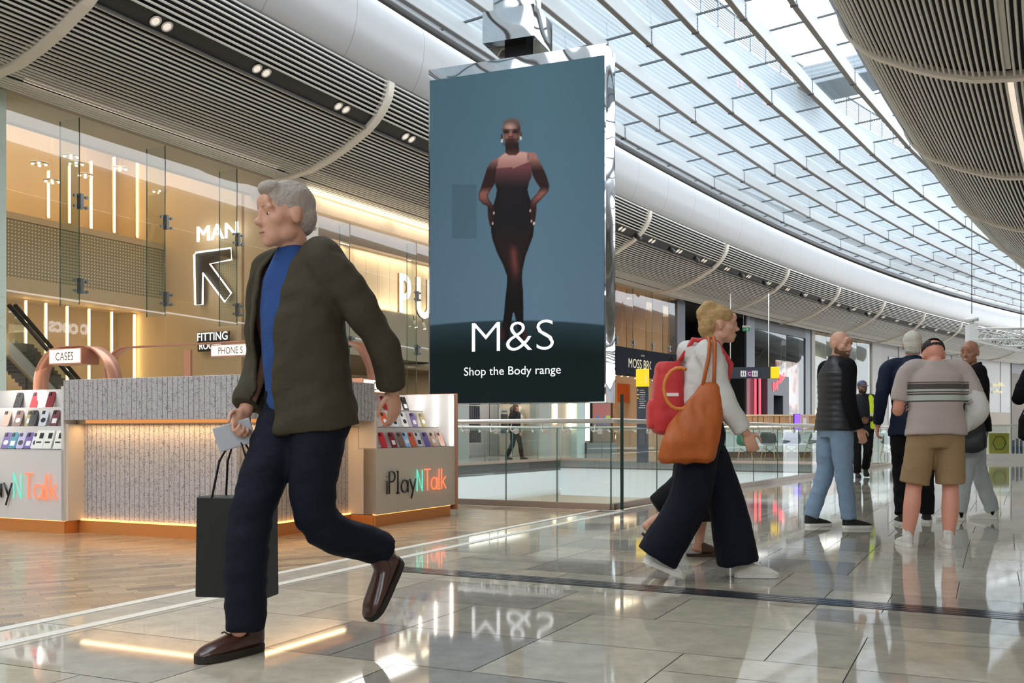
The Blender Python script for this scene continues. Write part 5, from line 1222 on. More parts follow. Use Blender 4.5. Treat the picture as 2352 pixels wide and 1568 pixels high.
# ================================================================== SIGNS, TRUSS, SEATING BEYOND THE VOID
m_sgn = mat('wayfinding_dark', (40, 46, 58), .4); m_yel = mat('wayfinding_yellow', (250, 204, 20), .45, emit=(250, 204, 20), es=.25)
p = at(1476, 990, 27.5); p.z = 0; yaw = math.radians(-8)
tt = thing('wayfinding_totem', 'dark wayfinding totem with a yellow cube top, beyond the void', 'totem', p, yaw)
k = 27.5/FPX; zc = .87+(990-888)*k
b = MB(); b.box((0, 0, zc+.24), (.36, .36, .48), m_yel); b.build('cube_top', tt, bevel=.01)
b = MB(); b.box((0, 0, zc/2), (.32, .14, zc), m_sgn); b.build('panel', tt)
b = MB(); b.box((.08, -.1815, zc+.2), (.018, .002, .18), m_cream); b.box((.08, -.1815, zc+.33), (.02, .002, .022), m_cream); b.build('letter_i', tt)
b = MB()
for q in range(9): b.box((-.02+.02*(q % 2), -.0715, zc-.1-.06*q), (.12+.03*(q % 3), .002, .012), m_rib)
b.box((-.13, -.0715, zc-.09), (.02, .002, .05), m_white)
for q in (.22, .31): b.box((-.13, -.0715, zc-q), (.03, .002, .03), m_yel)
b.build('print', tt)
Yh = 44.; k = Yh/FPX
p = at(1733, 856, Yh); hs = thing('hanging_wayfinding_sign', 'dark hanging direction sign with yellow end cube and toilet and C symbols', 'sign', p, math.radians(-3))
b = MB(); b.box((-.33, 0, 0), (2.0, .14, .50), m_sgn); b.build('panel', hs)
b = MB(); b.box((.0+45*k*1.0-.0, 0, 0.01), (.36, .3, .5), m_yel); b.build('yellow_cube', hs, bevel=.01)
b = MB(); b.box((-12*k, -.072, -.04), (.24, .004, .26), mat('sign_purple', (120, 50, 120), .4)); b.build('purple_square', hs)
o = add_text('lettering', 'C', .22, m_white, hs, (-12*k, -.076, -.12)); 
b = MB(); b.box((-0*k-.0, -.072, -.04), (.24, .004, .26), m_white); b.box((-26*k, -.072, -.04), (.24, .004, .26), m_white); b.build('white_square', hs)
b = MB()
for q in (0, -26*k):
    for dx in (-.05, .05): b.sphere((q+dx, -.075, .04), (.022, .004, .022), m_ink, 8, 6); b.box((q+dx, -.075, -.06), (.045, .004, .13), m_ink)
b.build('pictogram', hs)
b = MB()
for dx in (-55*k, 32*k): b.cyl((dx, 0, .25), (dx, 0, 6.95-p.z), .022, m_white, 6)
b.build('cable', hs)
p = at(1714, 756, 50); ex = thing('exit_sign', 'small green running man exit sign hanging in the dark entrance', 'exit sign', p, math.radians(-20))
b = MB(); b.box((0, 0, 0), (.36, .08, .18), emis('exit_green', (30, 130, 84), .55)); b.build('panel', ex); b = MB(); b.box((0, 0, .14), (.38, .1, .1), m_white); b.build('housing', ex)
b = MB(); b.sphere((.04, -.045, .05), (.018, .005, .018), m_white, 8, 6); b.box((.04, -.045, 0), (.04, .005, .07), m_white); b.box((.09, -.045, -.01), (.04, .005, .11), m_white); b.box((-.09, -.045, 0), (.1, .005, .02), m_white); b.build('pictogram', ex)
b = MB()
for dx in (-.14, .14): b.cyl((dx, 0, .18), (dx, 0, 6.78-p.z), .008, m_white, 6)
b.build('cable', ex)
# white truss hung from the skylight far right
m_tr = mat('truss_white', (236, 238, 238), .4)
tr = thing('lighting_truss', 'white triangular lattice truss frame hanging near the far end', 'truss', (0, 0, 0))
def truss(a, c, hgt, name):
    b = MB(); d = (c-a); L = d.length; n = int(L/.55); dn = d.normalized(); w = Vector((-dn.y, dn.x, 0))*.2
    ch = [a+w, a-w, a+w+Vector((0, 0, -hgt)), a-w+Vector((0, 0, -hgt))]
    for q in ch: b.tube([q, q+d], .035, m_tr, 6)
    for i in range(n):
        t0, t1 = d*(i/n), d*((i+1)/n)
        for s_ in (0, 1):
            b.tube([ch[s_]+(t0 if i % 2 else t1), ch[s_+2]+(t1 if i % 2 else t0)], .018, m_tr, 4)
        b.tube([ch[2]+t0, ch[3]+t1], .018, m_tr, 4)
    return b.build(name, tr)
tA, tB, tC = at(2232, 752, 46), at(2420, 742, 46), at(2345, 785, 52.7); tA.z = tB.z = tC.z = 5.6
tD = Vector((tC.x+3.6, tC.y, 5.6))
truss(tA, tB, .5, 'truss_length'); truss(tA, tC, .5, 'truss_length'); truss(tC, tD, .5, 'truss_length'); tE = tA.lerp(tC, .5); truss(tE, tE+Vector((4.5, .4, 0)), .5, 'truss_length')
b = MB(); b.box((tA.x, tA.y, 5.4), (.42, .42, .8), m_tr); b.cyl((tA.x, tA.y, 5.95), (tA.x, tA.y, 6.1), .3, m_tr, 10); b.cyl((tA.x, tA.y, 5.7), (tA.x, tA.y, 6.0), .1, m_tr, 8); b.build('corner_block', tr)
b = MB(); b.cyl((tA.x, tA.y, 6.3), (tA.x, tA.y, 10.6), .02, m_dk, 6); b.cyl((tC.x, tC.y, 5.6), (tC.x, tC.y, 11.0), .02, m_dk, 6); b.build('cable', tr)
# seating kiosk beyond the void
m_cab = mat('cabinet_white', (206, 216, 216), .4); m_slw = mat('slat_wood', (196, 150, 100), .5); m_dch = mat('chair_dark', (52, 62, 62), .45); m_legw = mat('leg_beech', (206, 178, 138), .5)
Yc = 31.
def base(px, Y=Yc): v = at(px, 990, Y); v.z = 0; return v
ct = thing('service_counter', 'long white service counter with brown plinth beyond the void', 'counter', base(1790, 33), 0)
b = MB(); b.box((-.2, 0, .52), (3.4, .5, .66), m_cab); b.build('cabinet', ct)
b = MB(); b.box((-.2, 0, .09), (3.3, .46, .18), mat('plinth_brown', (110, 84, 64), .5)); b.build('plinth', ct)
b = MB(); b.box((-.2, -.02, .875), (3.5, .56, .05), m_white); b.build('worktop', ct)
sc2 = thing('slatted_screen', 'low screen of pale wood slats with a light top rail behind the counter', 'screen panel', base(1790, 37), 0)
b = MB()
for q in range(22): b.box((-1.9+q*.2, 0, .73), (.17, .03, 1.4), m_slw)
b.build('slat_panel', sc2); b = MB(); b.box((.2, 0, 1.46), (4.4, .08, .06), mat('rail_pale', (226, 196, 160), .4)); b.build('top_rail', sc2)
pv = thing('purple_light_column', 'purple glowing light column beyond the void', 'light column', base(1832, 36.4), 0)
b = MB(); b.box((0, 0, .75), (.2, .1, 1.5), emis('glow_purple', (112, 70, 255), 2.2)); b.build('lit_face', pv); b = MB(); b.box((0, .09, .75), (.24, .06, 1.52), m_black); b.build('housing', pv)
pw = thing('poster_stand', 'small stand with pale figure poster right of the purple light column', 'poster', base(1848, 36.2), 0)
b = MB(); b.box((0, 0, .9), (.3, .04, 1.1), mat('poster_warm', (206, 170, 160), .5)); b.build('board', pw); b = MB(); b.box((0, -.022, .95), (.12, .004, .8), m_white); b.build('picture', pw)
def shell_chair(px, Y, rot, label, m):
    t = thing('shell_chair', label, 'chair', base(px, Y), rot, 'shell chairs at the counter')
    b = MB(); n = 12; prof = [(.0, .44, .02), (.2, .43, .0)]
    rows = []
    for j, (yy, zz, w) in enumerate(((-.24, .46, .2), (-.1, .43, .24), (.1, .43, .25), (.2, .47, .26), (.25, .6, .26), (.28, .74, .24), (.29, .84, .19))):
        rows.append([(w*math.sin(PI*(i/n-.5)), yy-.05*abs(i/n-.5)*2*(1 if j > 2 else 0)*2, zz+.10*(abs(i/n-.5)*2)**2*(1 if j < 4 else .0)) for i in range(n+1)])
    for r_ in rows: b.v += r_
    for j in range(len(rows)-1):
        for i in range(n): k = j*(n+1)+i; b.face((k, k+1, k+n+2, k+n+1), m, True)
    o = b.build('seat_shell', t); sd = o.modifiers.new('thick', 'SOLIDIFY'); sd.thickness = .014
    for sx2 in (-1, 1):
        for sy in (-1, 1): b = MB(); b.tube([(sx2*.14, sy*.13, .43), (sx2*.22, sy*.22, 0)], [.016, .012], m_legw, 8); b.build('leg', t)
    b = MB()
    for sx2 in (-1, 1): b.tube([(sx2*.16, -.15, .36), (-sx2*.19, .19, .16)], .006, m_black, 5); b.tube([(sx2*.16, .15, .36), (-sx2*.19, -.19, .16)], .006, m_black, 5)
    b.build('wire_brace', t); return t
shell_chair(1768, 30, 2.6, 'dark shell chair with splayed pale legs, left of the blue one', m_dch)
shell_chair(1818, 30.5, 3.0, 'blue shell chair with orange mark at the counter beyond the void', mat('chair_blue', (70, 84, 130), .5))
shell_chair(1868, 31.5, 3.4, 'dark green shell chair half behind the man in the black gilet', mat('chair_green', (70, 92, 86), .5))
shell_chair(1712, 29.5, 2.9, 'green shell chair just right of the walking woman', mat('chair_teal', (40, 120, 90), .5))
shell_chair(2042, 33, 3.1, 'dark shell chair between the security guard and the man in the navy jacket', m_dch)
# display counter at far right, glazed, with a yellow panel
gc = thing('glazed_counter', 'glazed counter with yellow emblem panel at the far right', 'counter', base(2310, 30), 0)
b = MB(); b.box((0, 0, .1), (1.6, .6, .2), m_white); b.build('plinth', gc)
b = MB(); b.box((0, -.2, .62), (1.6, .02, .8), g_bal); b.build('glass_front', gc)
b = MB(); b.box((-.25, -.1, .5), (.6, .03, .62), mat('panel_yellow', (204, 190, 60), .5)); b.build('yellow_panel', gc)
b = MB(); b.tube([(-.25+.2*math.cos(a), -.125, .52+.22*math.sin(a)) for a in [2*PI*i/6 for i in range(6)]], .012, mat('emblem_green', (50, 84, 70), .5), 6, closed=True); b.build('emblem', gc)
b = MB()
for q in range(5): b.cyl((.2+q*.12, -.05, .2), (.2+q*.12, -.05, .6+.05*(q % 2)), .04, mat('bottle_blue', (70, 96, 140), .4), 8)
b.build('goods', gc)['kind'] = 'stuff'
b = MB(); b.box((0, 0, 1.04), (1.7, .66, .05), mat('top_pale', (206, 214, 206), .3)); b.build('worktop', gc)
# ================================================================== PEOPLE
from mathutils import noise as mnoise
def V(*a): return Vector(a)
class Body:
    """overlapping closed volumes that are fused into one continuous surface"""
    def __init__(s): s.b = MB()
    def ell(s, c, r, R=None, seg=20, rings=12):
        M = Matrix.Translation(Vector(c)) @ (R.to_4x4() if R else Matrix.Identity(4))
        s.b.sphere((0, 0, 0), r, None, seg, rings, M); return s
    def limb(s, pts, rad, n=5, seg=14, flat=None, cut=False):
        """tapered round-ended tube through pts; flat=(axis, factor) squeezes the section along an axis"""
        P = [Vector(p) for p in pts]; R = list(rad)
        Q = []; RR = []
        for i in range(len(P)-1):
            p0 = P[max(i-1, 0)]; p1 = P[i]; p2 = P[i+1]; p3 = P[min(i+2, len(P)-1)]
            for k in range(n):
                t = k/n; t2 = t*t; t3 = t2*t
                Q.append(.5*((2*p1)+(p2-p0)*t+(2*p0-5*p1+4*p2-p3)*t2+(3*p1-p0-3*p2+p3)*t3)); w = t*t*(3-2*t); RR.append(R[i]*(1-w)+R[i+1]*w)
        Q.append(P[-1]); RR.append(R[-1])
        d0 = (Q[0]-Q[1]).normalized(); d1 = (Q[-1]-Q[-2]).normalized()
        pre = [(Q[0]+d0*RR[0]*k, RR[0]*math.sqrt(max(.0, 1-k*k))+.0005) for k in (.98, .8, .5)]
        post = [(Q[-1]+d1*RR[-1]*k, RR[-1]*math.sqrt(max(.0, 1-k*k))+.0005) for k in (.5, .8, .98)]
        if cut: post = []
        Q = [p for p, r in pre]+Q+[p for p, r in post]; RR = [r for p, r in pre]+RR+[r for p, r in post]
        i0 = len(s.b.v); s.b.tube(Q, RR, None, seg)
        if flat:
            ax, f = flat; ax = Vector(ax).normalized(); m = len(Q)
            for i in range(m):
                for k in range(seg):
                    j = i0+i*seg+k; v = Vector(s.b.v[j])-Q[i]; v -= ax*v.dot(ax)*(1-f); s.b.v[j] = tuple(Q[i]+v)
        return s
    def loft(s, rings, seg=28, power=2.3):
        """rings: (centre, rx, ry, right axis, forward axis)"""
        b = s.b; i0 = len(b.v); n = len(rings)
        for c, rx, ry, ax, ay in rings:
            for k in range(seg):
                a = 2*PI*k/seg; ca, sa = math.cos(a), math.sin(a)
                x = math.copysign(abs(ca)**(2/power), ca)*rx; y = math.copysign(abs(sa)**(2/power), sa)*ry
                b.v.append(tuple(Vector(c)+ax*x+ay*y))
        for i in range(n-1):
            for k in range(seg): b.face((i0+i*seg+k, i0+i*seg+(k+1) % seg, i0+(i+1)*seg+(k+1) % seg, i0+(i+1)*seg+k), None)
        b.face([i0+seg-1-k for k in range(seg)], None); b.face([i0+(n-1)*seg+k for k in range(seg)], None)
        return s
    def fuse(s, name, m, parent, voxel=.009, smooth=4, folds=0., fs=(5, 5, 16), ridge=None, cut=None):
        me = bpy.data.meshes.new(name); me.from_pydata(s.b.v, [], s.b.f)
        bm = bmesh.new(); bm.from_mesh(me); bmesh.ops.recalc_face_normals(bm, faces=bm.faces); bm.to_mesh(me); bm.free()
        o = bpy.data.objects.new(name, me); COL.objects.link(o)
        rm = o.modifiers.new('r', 'REMESH'); rm.mode = 'VOXEL'; rm.voxel_size = voxel; rm.use_smooth_shade = True
        sm = o.modifiers.new('s', 'SMOOTH'); sm.factor = .5; sm.iterations = smooth
        dg = bpy.context.evaluated_depsgraph_get(); dg.update()
        m2 = bpy.data.meshes.new_from_object(o.evaluated_get(dg), depsgraph=dg); o.modifiers.clear(); o.data = m2; bpy.data.meshes.remove(me); m2.name = name
        if folds or ridge:
            m2.update(); nv = [v.normal.copy() for v in m2.vertices]
            for v, nn in zip(m2.vertices, nv):
                d = 0
                if folds:
                    q = Vector((v.co.x*fs[0], v.co.y*fs[1], v.co.z*fs[2]+2.5*v.co.x)); d += folds*(mnoise.noise(q)+.5*mnoise.noise(q*2.1))
                if ridge: d += ridge(v.co)
                v.co += nn*d
        m2.materials.clear(); m2.materials.append(m)
        m2.polygons.foreach_set('use_smooth', [True]*len(m2.polygons)); m2.update()
        if parent: o.parent = parent
        return o
def rotz(a): return Matrix.Rotation(a, 3, 'Z')
def head_shape(B, C, R, s=1., neck_to=None, bald=True, chin=1.):
    """C head centre, R 3x3 orientation (y = where the face looks)"""
    def e(c, r, rr=None): B.ell(Vector(C)+R @ (Vector(c)*s), tuple(k*s for k in r), R @ rr if rr else R, 20, 14)
    e((0, -.014, .032), (.077, .097, .092)); e((0, .028, -.03), (.061, .066, .078)); e((0, .070, -.092*chin), (.027, .024, .022)); e((0, .05, -.075), (.044, .045, .034))
    for q in (-1, 1):
        e((q*.044, .012, -.062), (.023, .036, .032)); e((q*.03, .0785, .027), (.031, .015, .011)); e((q*.038, .050, -.016), (.031, .033, .03)); e((q*.030, .0765, .0125), (.019, .012, .0055))
        e((q*.0115, .104, -.03), (.0085, .012, .008)); e((q*.079, -.006, -.006), (.008, .02, .032), Matrix.Rotation(q*.25, 3, 'Z')); e((q*.082, -.018, .008), (.006, .014, .018))
    e((0, .094, .004), (.010, .015, .03)); e((0, .108, -.022), (.0115, .018, .013))
    e((0, .092, -.057), (.024, .013, .0065)); e((0, .090, -.068), (.021, .013, .0075)); e((0, .082, .05), (.05, .02, .03))
    if neck_to is not None:
        B.limb([Vector(C)+R @ V(0, -.012, -.05)*s, (Vector(C)+R @ V(0, -.02, -.1)*s)*.5+Vector(neck_to)*.5, Vector(neck_to), Vector(neck_to)+V(0, 0, -.05)], [.055*s, .054*s, .058*s, .066*s], 4, 18)
def face_parts(parent, C, R, s, iris=(40, 30, 24), brow=None, mouth=True, lips=(150, 92, 84)):
    C = Vector(C); me_ = mat('eye_white', (214, 206, 198), .25); mi = mat('iris_%d_%d_%d' % iris, iris, .2)
    for q in (-1, 1):
        b = MB(); M = Matrix.Translation(C+R @ V(q*.031, .0795, .004)*s) @ R.to_4x4()
        b.sphere((0, -.003*s, -.001*s), (.0125*s, .009*s, .0045*s), me_, 12, 8, M); b.sphere((0, .0035*s, -.001*s), (.0056*s, .0035*s, .0046*s), mi, 10, 6, M); b.build('eye', parent)
        if brow:
            b = MB(); b.tube([C+R @ V(q*.013, .0935, .029)*s, C+R @ V(q*.032, .0915, .032)*s, C+R @ V(q*.052, .078, .027)*s], [.003*s, .0035*s, .0015*s], brow, 6); b.build('eyebrow', parent)
    if mouth:
        b = MB(); M = Matrix.Translation(C+R @ V(0, .096, -.0625)*s) @ R.to_4x4(); b.sphere((0, 0, 0), (.021*s, .008*s, .0055*s), mat('lips_%d' % lips[0], lips, .4), 14, 8, M); b.build('lips', parent)
def hand_shape(B, Wp, d, n, side, s=1., curl=.5, spread=.12):
    """Wp wrist, d towards the fingertips, n out of the palm, side = direction of the thumb edge sign along d x n"""
    Wp = Vector(Wp); d = Vector(d).normalized(); n = Vector(n); n = (n-d*n.dot(d)).normalized(); a = d.cross(n)*side
    R = Matrix((a, d, n)).transposed()
    B.ell(Wp+d*.048*s+a*.002, (.040*s, .054*s, .0165*s), R, 16, 10); B.ell(Wp+d*.03*s+a*.022*s+n*.006*s, (.018*s, .034*s, .016*s), R, 12, 8)
    for k, (off, L) in enumerate(((.030, .078), (.010, .088), (-.011, .082), (-.030, .064))):
        base_ = Wp+d*(.088-.006*abs(k-1.3))*s+a*off*s; c = curl*(1+.12*k); dd = (d+a*spread*(1.2-k)*.5).normalized(); P = [base_-d*.02*s, base_]
        ang = .35*c; p = base_
        for f in (.44, .31, .25):
            v = dd*math.cos(ang)+n*math.sin(ang); p = p+v*L*f*s; P.append(p); ang += .75*c
        B.limb(P, [.0095*s, .0092*s, .0085*s, .0078*s, .0066*s], 3, 9)
    t0 = Wp+d*.022*s+a*.030*s; t1 = t0+(d*.55+a*.75+n*.25).normalized()*.034*s; t2 = t1+(d*.85+a*.3+n*.35).normalized()*.034*s; t3 = t2+(d*.95+n*.35).normalized()*.026*s
    B.limb([t0-a*.01*s, t0, t1, t2, t3], [.013*s, .0125*s, .011*s, .0095*s, .007*s], 3, 9)
def shoe(parent, heel, toe, mu, ms, up=V(0, 0, 1), hgt=.075, w=.047, name='shoe', ankle=None, lace=None, sole=.028, collar=True):
    """shoe lying from heel to toe (points on the sole)"""
    heel = Vector(heel); toe = Vector(toe); d = (toe-heel); L = d.length; d.normalize(); a = d.cross(up).normalized(); u = a.cross(d).normalized()
    def out(k): # outline half width along t in 0..1
        return w*(.62+.30*math.sin(PI*min(1, k*.9))**.8 if k < .35 else (.84+.16*math.sin(PI*(k-.35)/.75)))*(1 if k < .78 else math.sqrt(max(0, 1-((k-.78)/.225)**2))*.95+.05)*(math.sqrt(max(.08, 1-((.12-k)/.125)**2)) if k < .12 else 1)
    B = Body(); R_ = []
    for k in (0.01, .05, .12, .22, .34, .46, .58, .7, .8, .88, .94, .985):
        h = hgt*(1.05 if k < .25 else 1.05-.62*((k-.25)/.6)**.8 if k < .85 else .43-.3*((k-.85)/.14)); h = max(h, .02)
        c = heel+d*L*k+u*(sole*.5+h*.5); R_.append((c, out(k)*.97, h*.5+.004, a, u))
    B.loft(R_, 20, 2.4)
    if ankle is not None and collar: B.limb([heel+d*L*.24+u*(sole+hgt*.6), heel+d*L*.2+u*(sole+hgt*1.15)], [w*.86, w*.8], 4, 14)
    t = B.fuse(name, mu, parent, .007, 3)
    b = MB(); q = [k/18 for k in range(19)]; pts = [(out(k), k) for k in q]+[(-out(k), k) for k in reversed(q)]
    ring = lambda z, f: [heel+d*L*k+a*x*f+u*z for x, k in pts]
    r0, r1 = ring(0, 1.0), ring(sole, 1.06); i = len(b.v); n = len(r0); b.v += [tuple(p) for p in r0+r1]
    b.face([i+n-1-k for k in range(n)], ms); b.face([i+n+k for k in range(n)], ms)
    for k in range(n): b.face((i+k, i+(k+1) % n, i+n+(k+1) % n, i+n+k), ms)
    b.build('sole', t)
    if lace:
        b = MB()
        for k in (.42, .5, .58): hh = sole+hgt*(1.05-.62*((k-.25)/.6)**.8)+.006; b.tube([heel+d*L*k+a*-.02+u*(hh-.004), heel+d*L*(k+.01)+u*(hh+.003), heel+d*L*k+a*.02+u*(hh-.004)], .0035, lace, 5)
        b.build('laces', t)
    return t
XA, YA, ZA = V(1, 0, 0), V(0, 1, 0), V(0, 0, 1)
def torso_rings(prof, spine, turn=0., turn_low=0.):
    """prof: (z fraction 0..1 along the spine, rx, ry); spine: list of points low to high"""
    R = []
    L = [0]
    for a, c in zip(spine, spine[1:]): L.append(L[-1]+(Vector(c)-Vector(a)).length)
    for t, rx, ry in prof:
        x = t*L[-1]; i = max(k for k in range(len(L)-1) if L[k] <= x+1e-9); f = (x-L[i])/(L[i+1]-L[i]); p = Vector(spine[i]).lerp(Vector(spine[i+1]), f)
        tu = turn_low+(turn-turn_low)*t; ax = rotz(tu) @ XA; dirv = (Vector(spine[min(i+1, len(spine)-1)])-Vector(spine[i])).normalized(); ay = (dirv.cross(ax)).normalized()
        R.append((p, rx, ry, ax, ay))
    return R
def person(label, loc, yaw):
    return thing('person', label, 'person', loc, yaw)
def fabric(name, col, rough=.9, bump=.25, scale=60, sheen=0): return mat(name, col, rough, sheen=sheen, bump=bump, bscale=scale)
SK_FAIR = mat('skin_fair', (206, 156, 132), .5, var=.06, vscale=14); SK_PINK = mat('skin_pink', (214, 150, 128), .5, var=.07, vscale=14); SK_TAN = mat('skin_tan', (178, 128, 104), .5, var=.05, vscale=14); SK_BRN = mat('skin_brown', (126, 88, 70), .5)
m_socks = fabric('sock_white', (222, 220, 216)); m_blk = fabric('fabric_black', (20, 20, 23)); m_solew = mat('sole_white', (226, 224, 218), .5); m_shoeb = mat('shoe_black', (28, 28, 30), .7)
def floor_at(px, py): # point of the floor seen in that direction
    Y = .87*FPX/(py-990); return Vector(((px-1176)/FPX*Y, Y, 0))
HEADR = lambda yaw=0, pitch=0, roll=0: (Matrix.Rotation(yaw, 3, 'Z') @ Matrix.Rotation(pitch, 3, 'X') @ Matrix.Rotation(roll, 3, 'Y'))
# forward is local +y; yaw turns it
# ---------------------------------------------------------------- A: man striding past in the foreground
def man_walking():
    p0 = Vector((-.84, 4.0, 0)); fwd = Vector((-.64, -.77, 0)).normalized(); yaw = math.atan2(-fwd.x, fwd.y)
    t = person('man in open olive jacket and dark jeans striding past with a black bag', p0, yaw)
    k = 1.06
    inv = Matrix.Rotation(-yaw, 3, 'Z')
    def Lw(px, py, Y): return inv @ (at(px, py, Y)-p0)
    # joints in local space (x right, y forward)
    hipc = V(0, -.02, .98); chest = V(0, .03, 1.33); nb = V(0, .02, 1.56)
    hd = V(.0, .085, 1.715); HR = HEADR(-.25, -.06)
    shR, shL = V(.205, .02, 1.50), V(-.205, .03, 1.50)
    elR, wrR = V(.265, .0, 1.20), V(.20, .13, .955)
    elL, wrL = V(-.30, -.13, 1.24), V(-.265, -.24, 1.04)
    hipL, hipR = V(-.10, -.02, .95), V(.10, -.02, .95)
    # front (left foot of the picture) is his right leg
    knR, anR = V(.07, .20, .53), V(.06, .26, .11)
    knL, anL = V(-.085, .0, .53), V(-.10, -.37, .35)
    B = Body(); head_shape(B, hd, HR, 1.07, nb)
    B.loft(torso_rings([(0, .12, .09), (.4, .12, .08), (.8, .14, .08), (1, .06, .05)], [hipc, chest, nb]))
    for sh, el, wr, sd in ((shR, elR, wrR, 1), (shL, elL, wrL, -1)):
        B.limb([V(0, .02, 1.46), sh, el, wr], [.05, .05, .042, .03], 5, 12)
        d = (wr-el).normalized()+V(0, .15, -.3); hand_shape(B, wr, d, V(-sd, 0.1, 0), 1 if sd > 0 else -1, 1.05, 1.5 if sd > 0 else .6)
    for h, kn, an in ((hipR, knR, anR), (hipL, knL, anL)): B.limb([V(0, 0, 1.0), h, kn, an], [.08, .07, .045, .035], 5, 12)
    B.fuse('body', SK_FAIR, t, .0065, 4); face_parts(t, hd, HR, 1.07, brow=mat('brow_grey', (150, 140, 130), .8))
    # hair: short, grey, brushed forward
    H = Body(); e = lambda c, r: H.ell(hd+HR @ (Vector(c)*1.07), tuple(q*1.07 for q in r), HR)
    e((0, -.018, .05), (.082, .100, .088)); e((0, -.06, .0), (.072, .058, .07)); e((0, .05, .10), (.055, .05, .03))
    H.fuse('hair', mat('hair_grey', (168, 158, 148), .8, bump=.5, bscale=70), t, .008, 3, .004, (40, 20, 20))
    # blue shirt
    S = Body(); S.loft(torso_rings([(0, .16, .105), (.3, .15, .11), (.62, .155, .108), (.8, .14, .09), (.93, .09, .075), (1, .066, .068)], [V(0, .01, .93), V(0, .045, 1.2), V(0, .055, 1.42), V(0, .035, 1.60)]))
    S.fuse('shirt', fabric('shirt_blue', (30, 68, 128)), t, .011, 4, .006, (5, 5, 7))
    # olive jacket worn open: left and right halves fused with back and sleeves
    J = Body()
    prof = [(0, .235, .165), (.22, .222, .16), (.5, .215, .155), (.74, .222, .145), (.88, .19, .12), (.96, .11, .09)]
    rings = torso_rings(prof, [V(0, -.03, .88), V(0, .02, 1.2), V(0, .03, 1.42), V(0, .02, 1.60)])
    J.loft(rings, 36)
    J.limb([V(.10, .01, 1.54), shR+V(.0, 0, 0), elR, wrR+(elR-wrR)*.06], [.08, .084, .07, .06], 6, 16, cut=True); J.limb([V(-.10, .01, 1.54), shL, elL, wrL+(elL-wrL)*.06], [.08, .084, .07, .06], 6, 16, cut=True)
    J.limb([V(.075, .06, 1.56), V(.085, -.03, 1.585), V(0, -.085, 1.60), V(-.085, -.03, 1.585), V(-.075, .06, 1.56)], [.026, .03, .032, .03, .026], 5, 10)
    jo = J.fuse('jacket', fabric('jacket_olive', (66, 60, 46), .8, .3, 45), t, .010, 4, .016, (6, 6, 8))
    # open the front: remove the strip over the chest, towards his right
    bm = bmesh.new(); bm.from_mesh(jo.data)
    planes = ((V(.10, 0, 1.5), V(1, 0, .12)), (V(-.085, 0, 1.5), V(-1, 0, -.16)))
    for co, no in planes: bmesh.ops.bisect_plane(bm, geom=bm.verts[:]+bm.edges[:]+bm.faces[:], plane_co=co, plane_no=no)
    kill = [f for f in bm.faces if (lambda c: c.y > .05 and c.z < 1.60 and abs(c.x) < .24 and all((c-co).dot(no) < 0 for co, no in planes))(f.calc_center_median())]
    bmesh.ops.delete(bm, geom=kill, context='FACES'); bm.to_mesh(jo.data); bm.free()
    sd = jo.modifiers.new('thick', 'SOLIDIFY'); sd.thickness = .012; sd.offset = -1
    # jeans
    T = Body(); T.loft(torso_rings([(0, .15, .12), (.4, .185, .135), (1, .175, .125)], [V(0, -.02, .84), V(0, -.02, .92), V(0, 0, 1.06)]))
    T.limb([hipR, knR, anR+V(0, -.03, -.015)], [.118, .088, .078], 7, 18, cut=True); T.limb([hipL, knL, anL+V(0, .02, .02)], [.118, .086, .074], 7, 18, cut=True)
    T.fuse('jeans', fabric('denim_dark', (17, 21, 34), .8, .3, 80), t, .010, 4, .009, (6, 6, 14))
    m_brn = mat('leather_brown', (66, 38, 32), .28, coat=.3); m_soleb = mat('sole_dark', (34, 26, 22), .6)
    hz, tz = Lw(604, 1502, 3.97), Lw(452, 1520, 3.72); hz.z = .002; tz.z = .002
    dh = (tz-hz).normalized(); shoe(t, hz, hz+dh*.315, m_brn, m_soleb, hgt=.092, w=.054, ankle=1, lace=mat('lace_brown', (44, 26, 22), .6))
    # rear foot: on its toe, heel raised
    a0 = anL; toe = V(-.11, -.27, .09); heel = V(-.11, -.44, .32); up = (toe-heel).cross(V(1, 0, 0)).normalized(); up = up if up.z > 0 else -up
    shoe(t, heel, heel+(toe-heel).normalized()*.30, m_brn, m_soleb, up=up, hgt=.085, w=.052, ankle=1)
    # black paper bag hanging from his right hand
    bpl = V(.20, .17, 0); bp = Matrix.Rotation(yaw, 3, 'Z') @ bpl + p0; 
    bag = thing('shopping_bag', 'black paper shopping bag in the right hand of the man in the olive jacket', 'bag', (bp.x, bp.y, 0), yaw+.5)
    b = MB(); M = Matrix.Identity(4); b.box((0, 0, .41), (.30, .13, .40), mat('bag_black', (18, 20, 18), .45), None, taper=.97); b.build('body', bag, bevel=.006)
    b = MB()
    for y in (-.06, .06): b.tube([(-.08, y, .60), (-.06, y*.6, .75), (0, 0, .875), (.06, y*.6, .75), (.08, y, .60)], .005, m_black, 6)
    b.build('handle', bag)
    # folded white paper in the same hand
    q = Matrix.Rotation(yaw, 3, 'Z') @ (wrR+V(-.01, .06, -.10)) + p0; b = MB(); b.box((0, 0, 0), (.15, .012, .10), mat('paper_grey', (176, 180, 188), .5), Matrix.Rotation(.3, 4, 'Y')); o = b.build('folded_paper', None, q, yaw+.9, bevel=.004); tag(o, 'folded white paper held by the man in the olive jacket', 'paper')
    return t
man_walking()
